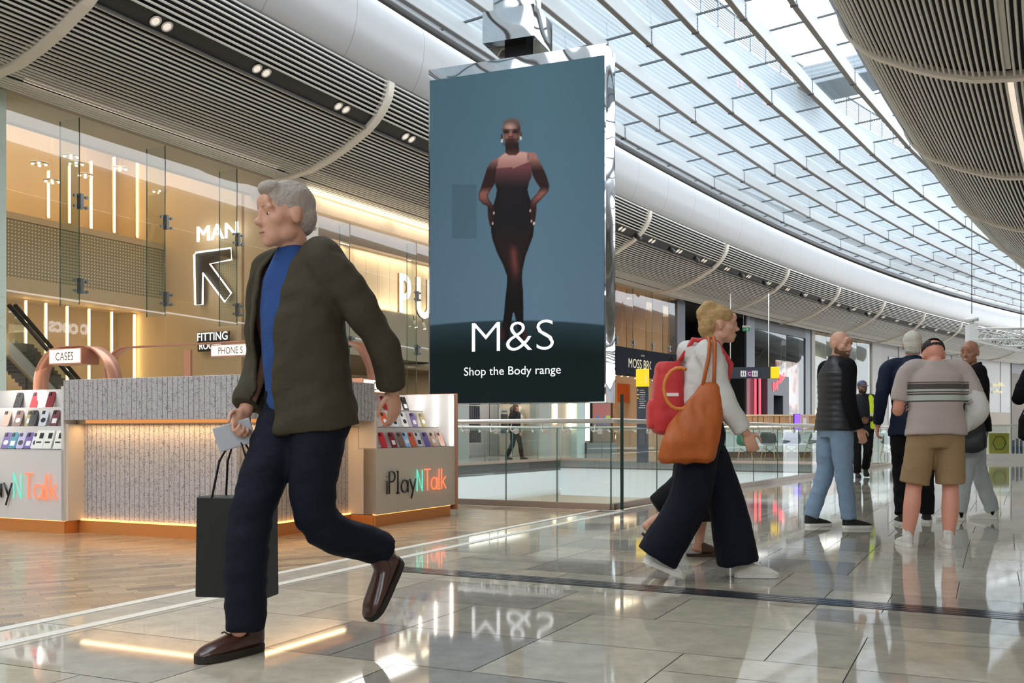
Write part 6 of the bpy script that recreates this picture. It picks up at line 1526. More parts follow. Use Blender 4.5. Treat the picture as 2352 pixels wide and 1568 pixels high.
# ---------------------------------------------------------------- B: woman with red backpack and orange tote, walking right
def woman_walking():
    p0 = Vector((1.11, 5.85, 0)); yaw = -PI/2-.06
    t = person('woman in pale grey hoodie and wide navy trousers walking right', p0, yaw)
    hipc = V(0, 0, .90); nb = V(0, .055, 1.40); hd = V(0, .115, 1.545); HR = HEADR(-.02, -.03)
    shR, shL = V(.175, .03, 1.345), V(-.175, .05, 1.345)
    elR, wrR = V(.215, .10, 1.09), V(.20, .235, .89)
    elL, wrL = V(-.22, -.08, 1.08), V(-.21, -.10, .86)
    hipR, hipL = V(.085, 0, .88), V(-.085, 0, .88)
    knL, anL = V(-.08, .16, .47), V(-.09, .27, .10)        # far leg in front
    knR, anR = V(.085, -.09, .48), V(.09, -.29, .16)       # near leg behind, heel up
    B = Body(); head_shape(B, hd, HR, .96, nb, chin=.95)
    B.loft(torso_rings([(0, .11, .08), (.5, .11, .08), (.85, .12, .07), (1, .05, .05)], [hipc, V(0, .02, 1.2), nb]))
    for sh, el, wr, sd in ((shR, elR, wrR, 1), (shL, elL, wrL, -1)):
        B.limb([V(0, .03, 1.33), sh, el, wr], [.04, .042, .036, .027], 5, 12); hand_shape(B, wr, (wr-el)+V(0, .02, -.12), V(-sd, 0, 0), 1 if sd > 0 else -1, .95, .9)
    for h, kn, an in ((hipR, knR, anR), (hipL, knL, anL)): B.limb([V(0, 0, .92), h, kn, an], [.07, .065, .042, .033], 5, 12)
    B.fuse('body', SK_FAIR, t, .006, 4); face_parts(t, hd, HR, .96, brow=mat('brow_brown', (120, 92, 66), .8), lips=(176, 104, 98))
    H = Body(); s_ = .96; e = lambda c, r: H.ell(hd+HR @ (Vector(c)*s_), tuple(q*s_ for q in r), HR)
    e((0, -.025, .045), (.085, .100, .090)); e((0, -.075, .0), (.078, .062, .085)); e((0, -.10, .07), (.058, .056, .056)); e((.02, -.075, .115), (.05, .05, .036)); e((0, -.055, -.08), (.055, .04, .06)); e((.05, .0, .06), (.04, .07, .05)); e((-.05, .0, .06), (.04, .07, .05))
    H.fuse('hair', mat('hair_blond', (178, 146, 98), .75, bump=.7, bscale=60, var=.35, vscale=30), t, .008, 2, .010, (30, 14, 26))
    W_ = Body(); W_.loft(torso_rings([(0, .185, .14), (.12, .19, .15), (.4, .19, .15), (.68, .195, .15), (.85, .17, .125), (1, .075, .075)], [V(0, -.01, .93), V(0, .0, 1.1), V(0, .03, 1.3), V(0, .045, 1.43)]))
    W_.limb([V(.08, .03, 1.38), shR, elR, wrR+(elR-wrR)*.08], [.075, .08, .072, .055], 6, 16, cut=True); W_.limb([V(-.08, .04, 1.38), shL, elL, wrL+(elL-wrL)*.08], [.075, .08, .07, .055], 6, 16, cut=True)
    W_.ell((0, -.075, 1.375), (.125, .075, .085)); W_.limb([V(.09, .10, 1.38), V(.105, .02, 1.405), V(0, -.05, 1.42), V(-.105, .02, 1.405), V(-.09, .10, 1.38)], [.03, .034, .036, .034, .03], 5, 10)
    W_.fuse('hoodie', fabric('hoodie_grey', (206, 204, 200), .9, .25, 70), t, .010, 4, .011, (7, 6, 10))
    T = Body(); T.loft(torso_rings([(0, .15, .13), (.45, .178, .145), (1, .15, .12)], [V(0, 0, .78), V(0, 0, .88), V(0, 0, 1.0)]))
    T.limb([hipR, knR, anR+V(0, .015, -.02)], [.118, .122, .132], 7, 20, cut=True); T.limb([hipL, knL, anL+V(0, -.03, -.01)], [.118, .118, .130], 7, 20, cut=True)
    T.fuse('trousers', fabric('trousers_navy', (16, 19, 32), .8, .2, 60), t, .011, 4, .010, (9, 9, 3))
    m_wht = mat('shoe_white', (220, 218, 208), .55)
    shoe(t, V(-.09, .215, .002), V(-.09, .485, .002), m_wht, m_solew, hgt=.085, w=.046, ankle=1, lace=m_white)
    heel, toe = V(.09, -.36, .115), V(.09, -.13, .02); up = (toe-heel).cross(V(1, 0, 0)).normalized(); up = up if up.z > 0 else -up
    shoe(t, heel, heel+(toe-heel).normalized()*.27, m_wht, m_solew, up=up, hgt=.085, w=.046, ankle=1, lace=m_white)
    S = Body(); S.limb([V(-.09, .27, .16), V(-.09, .27, .08)], [.042, .04], 3, 12); S.fuse('sock', m_socks, t, .01, 2); S = Body(); S.limb([anR+V(0, 0, .03), anR+V(0, -.02, -.05)], [.042, .04], 3, 12); S.fuse('sock', m_socks, t, .01, 2)
    t.scale = (.965,)*3
    # backpack
    def place(name, label, cat): 
        o = thing(name, label, cat, p0, yaw); o.scale = (.965,)*3; return o
    bp = place('backpack', 'red backpack on the back of the woman in the grey hoodie', 'backpack')
    m_redb = fabric('backpack_red', (196, 44, 46), .6, .15, 40, .1)
    K = Body(); K.loft([(V(0, -.195, z-.035), rx, ry, XA, YA) for z, rx, ry in ((.915, .10, .06), (.93, .135, .095), (.99, .15, .115), (1.1, .15, .112), (1.22, .145, .095), (1.32, .135, .085), (1.355, .12, .07))], 28, 3.4); K.fuse('pack', m_redb, bp, .010, 3, .004)
    K = Body(); K.loft([(V(0, -.285, z-.035), rx, ry, XA, YA) for z, rx, ry in ((.95, .09, .035), (.97, .11, .045), (1.09, .11, .045), (1.13, .10, .03))], 24, 3.2); K.fuse('front_pocket', m_redb, bp, .01, 3)
    for q in (-1, 1): b = MB(); b.tube([(q*.09, -.14, 1.32), (q*.10, -.06, 1.45), (q*.105, .08, 1.43), (q*.11, .165, 1.30), (q*.13, .13, 1.13), (q*.12, -.10, 1.0)], [.012, .016, .018, .016, .012, .009], m_redb, 8); b.build('strap', bp)
    b = MB(); b.box((.148, -.19, 1.12), (.004, .08, .02), m_white); b.build('logo_patch', bp); b = MB(); b.tube([(0, -.16, 1.305), (0, -.18, 1.355), (0, -.21, 1.305)], .009, m_black, 6); b.build('grab_handle', bp)
    tb_ = place('tote_bag', 'slouchy orange leather tote bag on the shoulder of the walking woman', 'bag')
    m_or = mat('leather_orange', (176, 88, 26), .5, bump=.15, bscale=60, var=.12, vscale=9)
    K = Body(); K.loft([(V(.262, y, z), rx, ry, V(0, 1, 0), V(-1, 0, 0)) for z, y, rx, ry in ((.715, -.13, .135, .035), (.74, -.125, .165, .06), (.84, -.10, .165, .075), (.97, -.05, .14, .065), (1.08, -.01, .105, .05), (1.16, .015, .07, .035), (1.19, .02, .05, .02))], 30, 2.8); K.fuse('bag', m_or, tb_, .009, 3, .016, (12, 9, 5))
    for q in (0, 1): b = MB(); b.tube([(.262, -.03+.07*q, 1.13), (.278, -.01+.05*q, 1.24), (.272, .01+.035*q, 1.34), (.245, .02+.03*q, 1.415), (.19, .02+.03*q, 1.452), (.13, .015+.03*q, 1.455), (.08, -.0+.03*q, 1.41)], [.011]*7, m_or, 8); b.build('strap', tb_)
    b = MB(); b.tube([V(.29, -.16, 1.15)+V(0, .09*math.cos(a), .12*math.sin(a)) for a in [PI*.35+PI*1.3*i/12 for i in range(13)]], .010, mat('handle_tan', (214, 130, 50), .5), 8); b.build('handle', tb_)
    return t
woman_walking()
# ---------------------------------------------------------------- C: person walking behind the woman
def woman_behind():
    p0 = Vector((1.27, 6.85, 0)); yaw = -PI/2
    t = person('person in black top, black skirt and brown mules walking behind the woman', p0, yaw)
    nb = V(0, .02, 1.36); hd = V(0, .06, 1.50); HR = HEADR(0)
    hipR, hipL = V(.08, 0, .86), V(-.08, 0, .86); knL, anL = V(-.08, .06, .46), V(-.08, .03, .08); knR, anR = V(.08, -.10, .46), V(.08, -.36, .26)
    B = Body(); head_shape(B, hd, HR, .93, nb); B.loft(torso_rings([(0, .11, .08), (.5, .11, .08), (.85, .12, .07), (1, .05, .05)], [V(0, 0, .88), V(0, .02, 1.15), nb]))
    for q in (-1, 1): B.limb([V(0, .02, 1.3), V(q*.16, .02, 1.30), V(q*.20, .0, 1.04), V(q*.19, .08, .82)], [.04, .04, .034, .026], 5, 12); hand_shape(B, V(q*.19, .08, .82), V(0, .1, -1), V(-q, 0, 0), q, .92, .7)
    for h, kn, an in ((hipR, knR, anR), (hipL, knL, anL)): B.limb([V(0, 0, .9), h, kn, an], [.07, .065, .048, .036], 5, 12)
    for an, d in ((anL, V(0, 1, -.04)), (anR, V(0, .75, -.66))): B.limb([an+V(0, -.02, -.02), an+d*.09+V(0, 0, -.035), an+d*.19+V(0, 0, -.04)], [.036, .036, .028], 4, 12, ((0, 0, 1), .75))
    B.fuse('body', SK_FAIR, t, .008, 4)
    W_ = Body(); W_.loft(torso_rings([(0, .16, .12), (.5, .16, .125), (.85, .15, .11), (1, .07, .07)], [V(0, 0, .86), V(0, .01, 1.15), V(0, .02, 1.38)]))
    for q in (-1, 1): W_.limb([V(q*.06, .02, 1.33), V(q*.165, .02, 1.30), V(q*.20, 0, 1.04), V(q*.19, .07, .86)], [.07, .075, .06, .045], 5, 14)
    W_.fuse('top', m_blk, t, .011, 4, .006)
    K = Body(); K.loft([(V(0, y, z), rx, ry, XA, YA) for z, y, rx, ry in ((.28, -.0, .20, .20), (.45, 0, .20, .20), (.7, 0, .19, .165), (.88, 0, .165, .125), (.98, 0, .14, .11))]); K.limb([V(.08, -.02, .6), V(.08, -.2, .45), V(.08, -.31, .38)], [.13, .11, .09], 5, 16, cut=True); K.fuse('skirt', m_blk, t, .011, 4, .008, (9, 9, 3))
    H = Body(); e = lambda c, r: H.ell(hd+Vector(c), r); e((0, -.02, .045), (.08, .095, .085)); e((0, -.06, -.04), (.07, .05, .11)); H.fuse('hair', mat('hair_dark', (40, 32, 28), .7), t, .01, 3)
    m_mule = mat('mule_brown', (84, 62, 44), .7); m_st = mat('mule_sole', (60, 44, 32), .7)
    for heel, toe in ((V(-.08, -.06, .0), V(-.08, .20, .0)), (V(.08, -.42, .18), V(.08, -.22, .02))):
        d = (toe-heel).normalized(); up = d.cross(V(1, 0, 0)); up = up if up.z > 0 else -up; a = d.cross(up); b = MB()
        q = [(.03, 0), (.038, .08), (.045, .17), (.034, .235), (.0, .262), (-.034, .235), (-.045, .17), (-.038, .08), (-.03, 0)]
        r0 = [heel+a*x+d*y for x, y in q]; i = len(b.v); n = len(q); b.v += [tuple(p) for p in r0]+[tuple(p+up*.022) for p in r0]; b.face([i+k for k in range(n)], m_st); b.face([i+n+n-1-k for k in range(n)], m_st)
        for k in range(n): b.face((i+k, i+(k+1) % n, i+n+(k+1) % n, i+n+k), m_st)
        b.build('mule_sole', t)
        U = Body(); U.loft([(heel+d*y+up*(.025+h*.5), w, h*.5+.004, a, up) for y, w, h in ((.105, .047, .085), (.15, .049, .07), (.2, .043, .045), (.245, .028, .025))], 18); uo = U.fuse('mule_strap', m_mule, t, .007, 3)
        b = MB()
        for k in range(6): b.sphere(heel+d*(.12+.02*k)+up*(.085-.008*k)+a*(.03*(-1)**k), .004, m_steel, 6, 4)
        b.build('stud', uo)
    t.scale = (.93,)*3
    return t
woman_behind()
# ---------------------------------------------------------------- a general standing or walking figure
def figure(label, p0, yaw, hs=1.75, skin=SK_FAIR, head_yaw=0, head_pitch=0, top=None, sleeves=None, bottom=None, arms=None, legs=None, belly=0., top_hem=.86, collar=True, hair=None, beard=None, shoes=None, shorts=False, short_sleeve=False, width=1., lean=0., sole=None, ridge=None, folds=.008, socks=None, head_s=1., face=True, top_name='jacket', bottom_name='trousers', head_off=(0, 0, 0), leg_r=1., brow=None, voxel=.0075, shirt=None):
    t = person(label, p0, yaw); k = hs/1.75
    def S(*a): return V(*a)*k
    lx = lean
    hd = S(0, .035+lx*1.0, 1.625)+V(*head_off); nb = S(0, .005+lx*.9, 1.485); HR = HEADR(head_yaw, head_pitch)
    A = {'R': [S(.20*width, lx*.8, 1.415), S(.245*width, lx*.8-.02, 1.12), S(.235*width, .04+lx*.6, .865)], 'L': [S(-.20*width, lx*.8, 1.415), S(-.245*width, lx*.8-.02, 1.12), S(-.235*width, .04+lx*.6, .865)]}
    for kk in (arms or {}): A[kk] = [A[kk][0]]+[S(*q) for q in arms[kk][:2]]
    Lg = {'R': [S(.095*width, 0, .91), S(.10, .015, .49), S(.10, -.02, .085)], 'L': [S(-.095*width, 0, .91), S(-.10, .015, .49), S(-.10, -.02, .085)]}
    for kk in (legs or {}): Lg[kk] = [Lg[kk][0]]+[S(*q) for q in legs[kk][:2]]
    B = Body(); head_shape(B, hd, HR, k*head_s, nb)
    B.loft(torso_rings([(0, .12*k, .09*k), (.5, .12*k, .08*k), (.85, .14*k, .07*k), (1, .05*k, .05*k)], [S(0, 0, .93), S(0, lx*.4, 1.2), nb]))
    for kk, sd in (('R', 1), ('L', -1)):
        sh, el, wr = A[kk]; B.limb([S(0, lx*.8, 1.39), sh, el, (el*.45+wr*.55), wr], [.045*k, .05*k, .045*k, .04*k, .029*k], 5, 14)
        hdir = (wr-el).normalized(); pn = arms[kk][2] if arms and kk in arms and len(arms[kk]) > 2 else (-sd, .15, 0); hand_shape(B, wr, hdir+V(0, .05, 0), V(*pn), sd, k, .8)
        h, kn, an = Lg[kk]; q_ = 1 if shorts else .62; B.limb([S(0, 0, .95), h, (h+kn)*.5, kn, kn*.62+an*.38+S(0, -.012, 0), an], [.09*k*q_, .088*k*leg_r*q_, .072*k*leg_r*q_, .056*k*leg_r*q_, .060*k*leg_r*q_, .039*k*leg_r*q_**.5], 5, 16)
    B.fuse('body', skin, t, voxel, 4)
    if face: face_parts(t, hd, HR, k*head_s, brow=brow)
    if beard:
        H = Body(); e = lambda c, r: H.ell(hd+HR @ (Vector(c)*k), tuple(q*k for q in r), HR)
        e((0, .031, -.055), (.0605, .062, .058)); e((0, .071, -.095), (.03, .026, .024)); e((0, .052, -.078), (.047, .048, .036))
        for q in (-1, 1): e((q*.046, .012, -.056), (.0235, .037, .036))
        e((0, .094, -.047), (.026, .011, .006)); bo = H.fuse('beard', beard, t, .006, 3)
        bm = bmesh.new(); bm.from_mesh(bo.data); Ri = HR.inverted()
        kill = [v for v in bm.verts if (lambda q: q.z > -.036 and not (abs(q.x) > .05 and q.z < .0 and -.0 < q.y < .05) and not (abs(q.x) < .03 and q.y > .088 and q.z < -.042))((Ri @ (v.co-hd))/k)]; bmesh.ops.delete(bm, geom=kill, context='VERTS'); bm.to_mesh(bo.data); bm.free()
    if hair:
        H = Body(); e = lambda c, r: H.ell(hd+HR @ (Vector(c)*k*head_s), tuple(q*k*head_s for q in r), HR)
        e((0, -.02, .048), (.083, .100, .088)); e((0, -.05, -.0), (.077, .066, .075)); e((0, -.055, -.045), (.066, .05, .045)); H.fuse('hair', hair, t, .008, 3, .003, (40, 40, 14))
    w = width
    T = Body(); sp = [S(0, -.005, top_hem), S(0, lx*.25+.0, 1.08), S(0, lx*.6, 1.30), S(0, lx*.9, 1.50)]
    T.loft(torso_rings([(0, (.214*w+belly*.25)*k, (.152+belly*.5)*k), (.15, (.204*w+belly*.3)*k, (.143+belly*.7)*k), (.38, (.178*w+belly*.35)*k, (.132+belly)*k), (.62, (.196*w+belly*.15)*k, (.140+belly*.5)*k), (.8, (.198*w)*k, (.13+belly*.15)*k), (.92, .14*w*k, .10*k), (1, .075*k, .078*k)], sp), 34)
    for kk, sd in (('R', 1), ('L', -1)):
        sh, el, wr = A[kk]
        if short_sleeve is True or short_sleeve == kk:
            m_ = sh.lerp(el, .80); T.limb([S(sd*.07, lx*.85, 1.44), sh, m_], [.07*k, .078*k, .078*k], 6, 18, cut=True)
        elif not sleeves: T.limb([S(sd*.07, lx*.85, 1.44), sh, el, wr.lerp(el, .05)], [.07*k, .076*k, .062*k, .048*k], 7, 18, cut=True)
    if collar: T.limb([nb+S(.052, .06, -.012), nb+S(.066, -.01, .02), nb+S(0, -.068, .035), nb+S(-.066, -.01, .02), nb+S(-.052, .06, -.012)], [.016*k, .019*k, .02*k, .019*k, .016*k], 5, 10)
    T.fuse(top_name, top, t, .0095, 4, folds, (6, 6, 9), ridge)
    if sleeves:
        for kk, sd in (('R', 1), ('L', -1)):
            sh, el, wr = A[kk]; U = Body(); U.limb([S(sd*.10, lx*.85, 1.425), sh, el, wr.lerp(el, .05)], [.06*k, .066*k, .058*k, .047*k], 7, 18, cut=True); U.fuse('sleeve', sleeves, t, .0095, 4, folds, (6, 6, 12))
    P = Body(); P.loft(torso_rings([(0, .13*w*k, .115*k), (.4, (.172*w+belly*.2)*k, (.128+belly*.25)*k), (1, (.150*w+belly*.2)*k, (.105+belly*.4)*k)], [S(0, -.01, .80), S(0, -.01, .90), S(0, 0, 1.04)]), 30)
    for kk in 'RL':
        h, kn, an = Lg[kk]
        if shorts: P.limb([h, h.lerp(kn, .5), h.lerp(kn, .93)], [.118*k, .116*k, .114*k], 7, 22, cut=True)
        else: P.limb([h, h.lerp(kn, .5), kn, kn.lerp(an, .5), an+S(0, -.008, .0)], [.108*k*leg_r, .098*k*leg_r, .080*k*leg_r, .073*k*leg_r, .066*k*leg_r], 7, 20, cut=True)
    P.fuse(bottom_name, bottom, t, .0095, 4, .008 if not shorts else .006, (6, 6, 13))
    if socks:
        for kk in 'RL': an = Lg[kk][2]; U = Body(); U.limb([an+S(0, 0, .05), an+S(0, -.005, -.03)], [.044*k, .042*k], 3, 14); U.fuse('sock', socks, t, .009, 2)
    for kk, ang in (('R', 0), ('L', 0)):
        an = Lg[kk][2]; ft = (legs or {}).get(kk); ya = ft[2] if ft and len(ft) > 2 else 0; lift = ft[3] if ft and len(ft) > 3 else 0
        d = rotz(ya) @ V(0, 1, 0); heel = V(an.x, an.y, 0)-d*.065*k+V(0, 0, lift+.001); d2 = (d+V(0, 0, -lift*3.2)).normalized() if lift else d; up = V(0, 0, 1) if not lift else (d2.cross(V(1, 0, 0)) if (d2.cross(V(1, 0, 0))).z > 0 else -(d2.cross(V(1, 0, 0))))
        shoe(t, heel, heel+d2*.275*k, shoes, sole or m_solew, up=up, hgt=.08*k, w=.048*k, ankle=1, lace=m_white if sole is None else None)
    return t, S, hd, HR, A, k
def yaw_to(dx, dy): return math.atan2(-dx, dy)
m_denim = fabric('denim_light', (126, 148, 172), .85, .3, 70); m_denimg = fabric('denim_grey', (176, 184, 186), .85, .25, 70)
# D: bald man, black quilted gilet, blue jeans
m_gilet = mat('gilet_black', (24, 25, 29), .5, sheen=.1); m_knit = fabric('knit_black', (15, 15, 18))
pD = floor_at(1918, 1211)
def quilt(c): return .007*(abs(math.sin((c.z+.03*c.y)*PI/.052))**.6)-.004 if 0.95 < c.z < 1.42 else 0
D = figure('bald bearded man in black quilted gilet and light blue jeans, leftmost of the group', pD, yaw_to(.95, .22), 1.775, SK_FAIR, head_yaw=-1.2, head_pitch=-.16, top=m_gilet, sleeves=m_knit, bottom=m_denim, arms={'R': [(.235, .0, 1.12), (.225, .10, .87)], 'L': [(-.24, .06, 1.13), (-.16, .22, .95)]}, legs={'R': [(.11, .02, .49), (.11, .075, .085), -.12], 'L': [(-.12, -.03, .49), (-.13, -.16, .085), .1]}, beard=mat('beard_brown', (104, 76, 58), .9, bump=.5, bscale=120), shoes=m_shoeb, sole=m_solew, ridge=quilt, folds=.002, top_name='gilet', bottom_name='jeans', brow=mat('brow_brown', (120, 92, 66), .8), lean=.02)
# E: white-haired man in navy jacket, from behind
pE = floor_at(2098, 1203)
figure('white haired man in navy jacket and black trousers seen from behind', pE, yaw_to(.28, .95), 1.81, SK_PINK, head_yaw=-.12, top=fabric('jacket_navy', (26, 34, 56), .7, .25, 60), bottom=m_blk, arms={'L': [(-.275, -.05, 1.15), (-.30, .04, .90)], 'R': [(.26, .06, 1.14), (.20, .24, 1.0)]}, legs={'L': [(-.10, .02, .49), (-.10, -.10, .095), .1], 'R': [(.11, .08, .50), (.13, .17, .085), -.1]}, hair=mat('hair_white', (216, 210, 196), .8, bump=.5, bscale=70), shoes=m_shoeb, top_hem=.80, lean=.045, width=1.03, folds=.010)
# F: man in striped sweater, shorts and backwards cap, from behind
m_sw = bpy.data.materials.new('sweater_striped'); m_sw.use_nodes = True
def sweater_nodes():
    n = m_sw.node_tree.nodes; l = m_sw.node_tree.links; bs = n['Principled BSDF']; bs.inputs['Roughness'].default_value = .9; bs.inputs['Sheen Weight'].default_value = .2
    t = n.new('ShaderNodeTexCoord'); sx = n.new('ShaderNodeSeparateXYZ'); l.new(t.outputs['Object'], sx.inputs[0])
    ab = n.new('ShaderNodeMath'); ab.operation = 'ABSOLUTE'; l.new(sx.outputs[0], ab.inputs[0]); gt = n.new('ShaderNodeMath'); gt.operation = 'LESS_THAN'; gt.inputs[1].default_value = .215; l.new(ab.outputs[0], gt.inputs[0])
    mr = n.new('ShaderNodeMapRange'); mr.inputs[1].default_value = 1.0; mr.inputs[2].default_value = 1.4; l.new(sx.outputs[2], mr.inputs[0])
    r = n.new('ShaderNodeValToRGB'); r.color_ramp.interpolation = 'CONSTANT'; e = r.color_ramp.elements; base_c = srgb(176, 162, 156); dk = srgb(76, 68, 66); lt = srgb(178, 184, 174)
    e[0].position = 0; e[0].color = base_c; e[1].position = .99; e[1].color = base_c
    z = lambda v: (v-1.0)/.4
    for a, c in ((1.086, dk), (1.098, lt), (1.138, dk), (1.150, base_c), (1.157, dk), (1.166, lt), (1.182, dk), (1.222, base_c), (1.228, dk), (1.236, base_c)): q = e.new(z(a)); q.color = c
    l.new(mr.outputs[0], r.inputs[0]); mx = n.new('ShaderNodeMix'); mx.data_type = 'RGBA'; mx.inputs[6].default_value = base_c; l.new(gt.outputs[0], mx.inputs[0]); l.new(r.outputs[0], mx.inputs[7]); l.new(mx.outputs[2], bs.inputs['Base Color'])
    z2 = n.new('ShaderNodeTexNoise'); z2.inputs['Scale'].default_value = 80; l.new(t.outputs['Object'], z2.inputs['Vector']); bp = n.new('ShaderNodeBump'); bp.inputs['Strength'].default_value = .25; bp.inputs['Distance'].default_value = .02; l.new(z2.outputs['Fac'], bp.inputs['Height']); l.new(bp.outputs['Normal'], bs.inputs['Normal'])
sweater_nodes()
pF = floor_at(2128, 1256)+V(.07, 0, 0)
F_, SF, hdF, HRF, AF, kF = figure('man in striped sweater, khaki shorts and backwards black cap seen from behind', pF, yaw_to(.16, 1), 1.63, SK_PINK, head_pitch=-.5, head_off=(0, .02, -.075), top=m_sw, bottom=fabric('shorts_khaki', (150, 122, 88), .85, .2, 60), arms={'L': [(-.285, .02, 1.12), (-.215, .24, 1.12), (.6, .2, .6)], 'R': [(.325, -.05, 1.09), (.20, .12, .93)]}, legs={'L': [(-.165, .02, .48), (-.215, -.0, .085), .12], 'R': [(.115, .015, .48), (.085, -.05, .085), -.1]}, belly=.04, width=1.06, shorts=True, short_sleeve=True, shoes=mat('shoe_canvas', (206, 202, 196), .8), socks=m_socks, collar=False, top_name='sweater', bottom_name='shorts', top_hem=.90, face=False, leg_r=1.12, folds=.007, head_s=1.06, lean=.02)
def cap_on(parent, hd, HR, k, m, back=True, name='cap'):
    H = Body(); e = lambda c, r: H.ell(hd+HR @ (Vector(c)*k), tuple(q*k for q in r), HR)
    e((0, -.014, .045), (.086, .106, .092)); o = H.fuse(name, m, parent, .008, 3); bm = bmesh.new(); bm.from_mesh(o.data); Ri = HR.inverted()
    def kill(v):
        q = (Ri @ (v.co-hd))/k
        return q.z < .03 or (back and q.y < -.07 and abs(q.x) < .034 and .055 < q.z < .1)
    bmesh.ops.delete(bm, geom=[v for v in bm.verts if kill(v)], context='VERTS'); bm.to_mesh(o.data); bm.free(); sd = o.modifiers.new('thick', 'SOLIDIFY'); sd.thickness = .006
    B = Body(); sg = 1; q = [(0, (.085)*sg, .035), (0, .13*sg, .03), (0, .165*sg, .018)]
    B.loft([(hd+HR @ (Vector(p)*k), w*k, .006*k, HR @ XA, HR @ ZA) for p, w in zip(q, (.076, .07, .04))], 20); B.fuse('peak', m, o, .006, 2)
    return o
cap_on(F_, hdF, HRF, kF*1.06, fabric('cap_black', (24, 25, 27), .7))
sh, el, wr = AF['R']; U = Body(); U.limb([sh.lerp(el, .55), el, wr.lerp(el, .1)], [.07, .064, .052], 6, 18, cut=True); U.limb([el+V(-.02, 0, -.01), V(.24, -.0, .98), V(.19, -.0, .88)], [.058, .055, .045], 5, 16); U.ell((.26, -.01, 1.04), (.055, .05, .07)); U.fuse('draped_shirt', fabric('shirt_white', (206, 204, 200), .85), F_, .0095, 3, .008)
sh, el, wr = AF['L']; b = MB(); b.tube([wr+(el-wr)*.08+V(.032*math.cos(a), 0, .032*math.sin(a)) for a in [2*PI*i/14 for i in range(14)]], .007, m_black, 6, closed=True); b.build('watch_strap', F_)
# G: smiling bald man in black top with a jacket over his arm
pG = floor_at(2236, 1194)
G_, SG, hdG, HRG, AG, kG = figure('smiling bald man in black top and pale grey jeans carrying a black jacket', pG, yaw_to(-.85, .2), 1.76, SK_TAN, head_yaw=1.0, head_pitch=-.05, top=m_knit, bottom=m_denimg, arms={'L': [(-.27, .02, 1.13), (-.20, .22, 1.02)], 'R': [(.27, -.06, 1.12), (.235, .03, .90)]}, legs={'L': [(-.10, .09, .49), (-.11, .15, .085), .1], 'R': [(.11, -.07, .49), (.12, -.19, .085), -.3]}, shoes=mat('shoe_white', (220, 218, 208), .55), socks=m_blk, bottom_name='jeans', top_name='polo_shirt', brow=mat('brow_dark', (70, 52, 42), .8), width=1.02)
b = MB(); M = Matrix.Translation(hdG+HRG @ V(0, .0985, -.063)*kG) @ HRG.to_4x4(); b.sphere((0, 0, 0), (.017, .007, .0042), mat('teeth', (230, 224, 214), .3), 12, 6, M); b.build('teeth', G_)
q = Matrix.Rotation(G_.rotation_euler.z, 3, 'Z') @ V(-.30, .06, 0)+pG
jk = thing('carried_jacket', 'black jacket folded over the arm of the smiling bald man', 'jacket', (q.x, q.y, 0), G_.rotation_euler.z)
U = Body(); U.loft([(V(0, .06, z), rx, ry, V(.1, 1, 0), V(-1, .1, 0)) for z, rx, ry in ((.66, .10, .035), (.72, .17, .05), (.9, .16, .05), (1.03, .14, .06), (1.075, .11, .04))], 26, 2.8); U.fuse('cloth', m_gilet, jk, .009, 3, .012, (8, 8, 8))
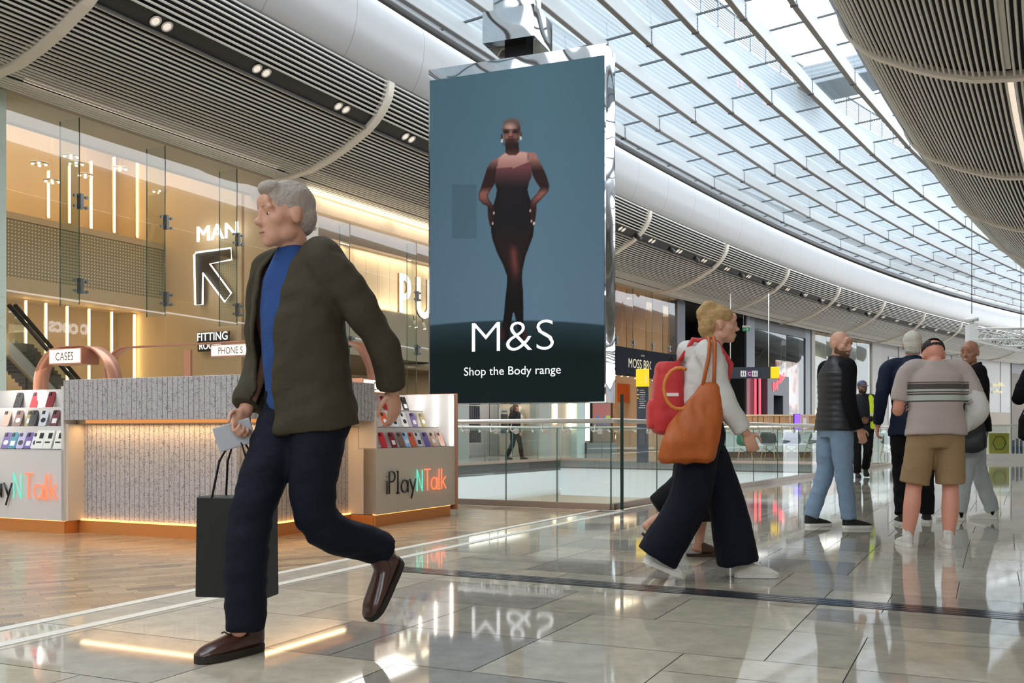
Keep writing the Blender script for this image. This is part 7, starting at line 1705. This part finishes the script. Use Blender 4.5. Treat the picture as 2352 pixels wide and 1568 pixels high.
# H: security guard with hi-vis vest, further off, walking towards the camera
pH = floor_at(1980, 1096); m_guard = fabric('guard_black', (34, 36, 42), .7)
H_, SH_, hdH, HRH, AH, kH = figure('security guard in black jacket, yellow vest strip and cap walking towards us', pH, yaw_to(-.22, -1), 1.82, SK_BRN, head_yaw=.3, top=m_guard, bottom=m_blk, arms={'L': [(-.26, .03, 1.13), (-.06, .22, 1.04)], 'R': [(.26, .03, 1.13), (.05, .22, 1.03)]}, legs={'R': [(.10, .10, .50), (.09, .10, .085), 0], 'L': [(-.10, -.0, .48), (-.09, -.24, .16), 0, .08]}, shoes=m_shoeb, sole=mat('sole_black', (20, 20, 22), .7), beard=mat('beard_black', (34, 28, 26), .9), brow=mat('brow_dark', (70, 52, 42), .8), width=1.05, voxel=.010)
cap_on(H_, hdH, HRH, kH, fabric('cap_navy', (70, 76, 110), .6), back=False)
U = Body(); U.limb([SH_(-.13, .02, 1.47), SH_(-.15, .125, 1.38), SH_(-.16, .155, 1.15), SH_(-.165, .15, .92)], [.045, .05, .052, .05], 6, 12, ((0, 1, 0), .5)); U.fuse('hi_vis_vest', mat('hi_vis_yellow', (214, 236, 40), .6), H_, .01, 3)
b = MB(); b.box(tuple(SH_(-.165, .185, 1.14)), (.1, .012, .05), m_white); b.build('reflective_band', H_)
# I: person cut by the right edge of the picture
pI = Vector((5.07, 9.3, 0))
figure('person in black jacket cut off by the right edge', pI, yaw_to(.35, .95), 1.74, SK_FAIR, top=m_knit, bottom=m_blk, arms={'L': [(-.31, -.05, 1.19), (-.22, .20, 1.26)]}, hair=mat('hair_dark', (40, 32, 28), .7), shoes=m_shoeb, voxel=.01)
bq = thing('shoulder_bag', 'black shoulder bag of the person at the right edge', 'bag', (4.84, 9.22, 0), -.3)
U = Body(); U.loft([(V(0, 0, z), rx, ry, XA, YA) for z, rx, ry in ((.78, .10, .05), (.81, .14, .075), (.98, .135, .07), (1.03, .11, .04))], 22, 3.2); U.fuse('bag_body', m_blk, bq, .01, 3)
b = MB(); b.tube([(-.12, 0, 1.0), (-.02, .02, 1.2), (.12, .06, 1.44)], .007, m_black, 6); b.build('strap', bq)
# J: person in dark clothes across the void
pJ = onu(1183, 1046, -14.2); pj = PT(pJ[0], -14.2, 0)
figure('distant person in dark clothes walking past the posters across the void', pj, yaw_to(1, .6), 1.72, SK_TAN, top=m_guard, bottom=m_blk, legs={'R': [(.10, .12, .50), (.09, .2, .085), 0], 'L': [(-.10, -.03, .48), (-.09, -.25, .1), 0]}, hair=mat('hair_brown', (92, 66, 46), .7), shoes=m_shoeb, sole=mat('sole_black', (20, 20, 22), .7), voxel=.014)
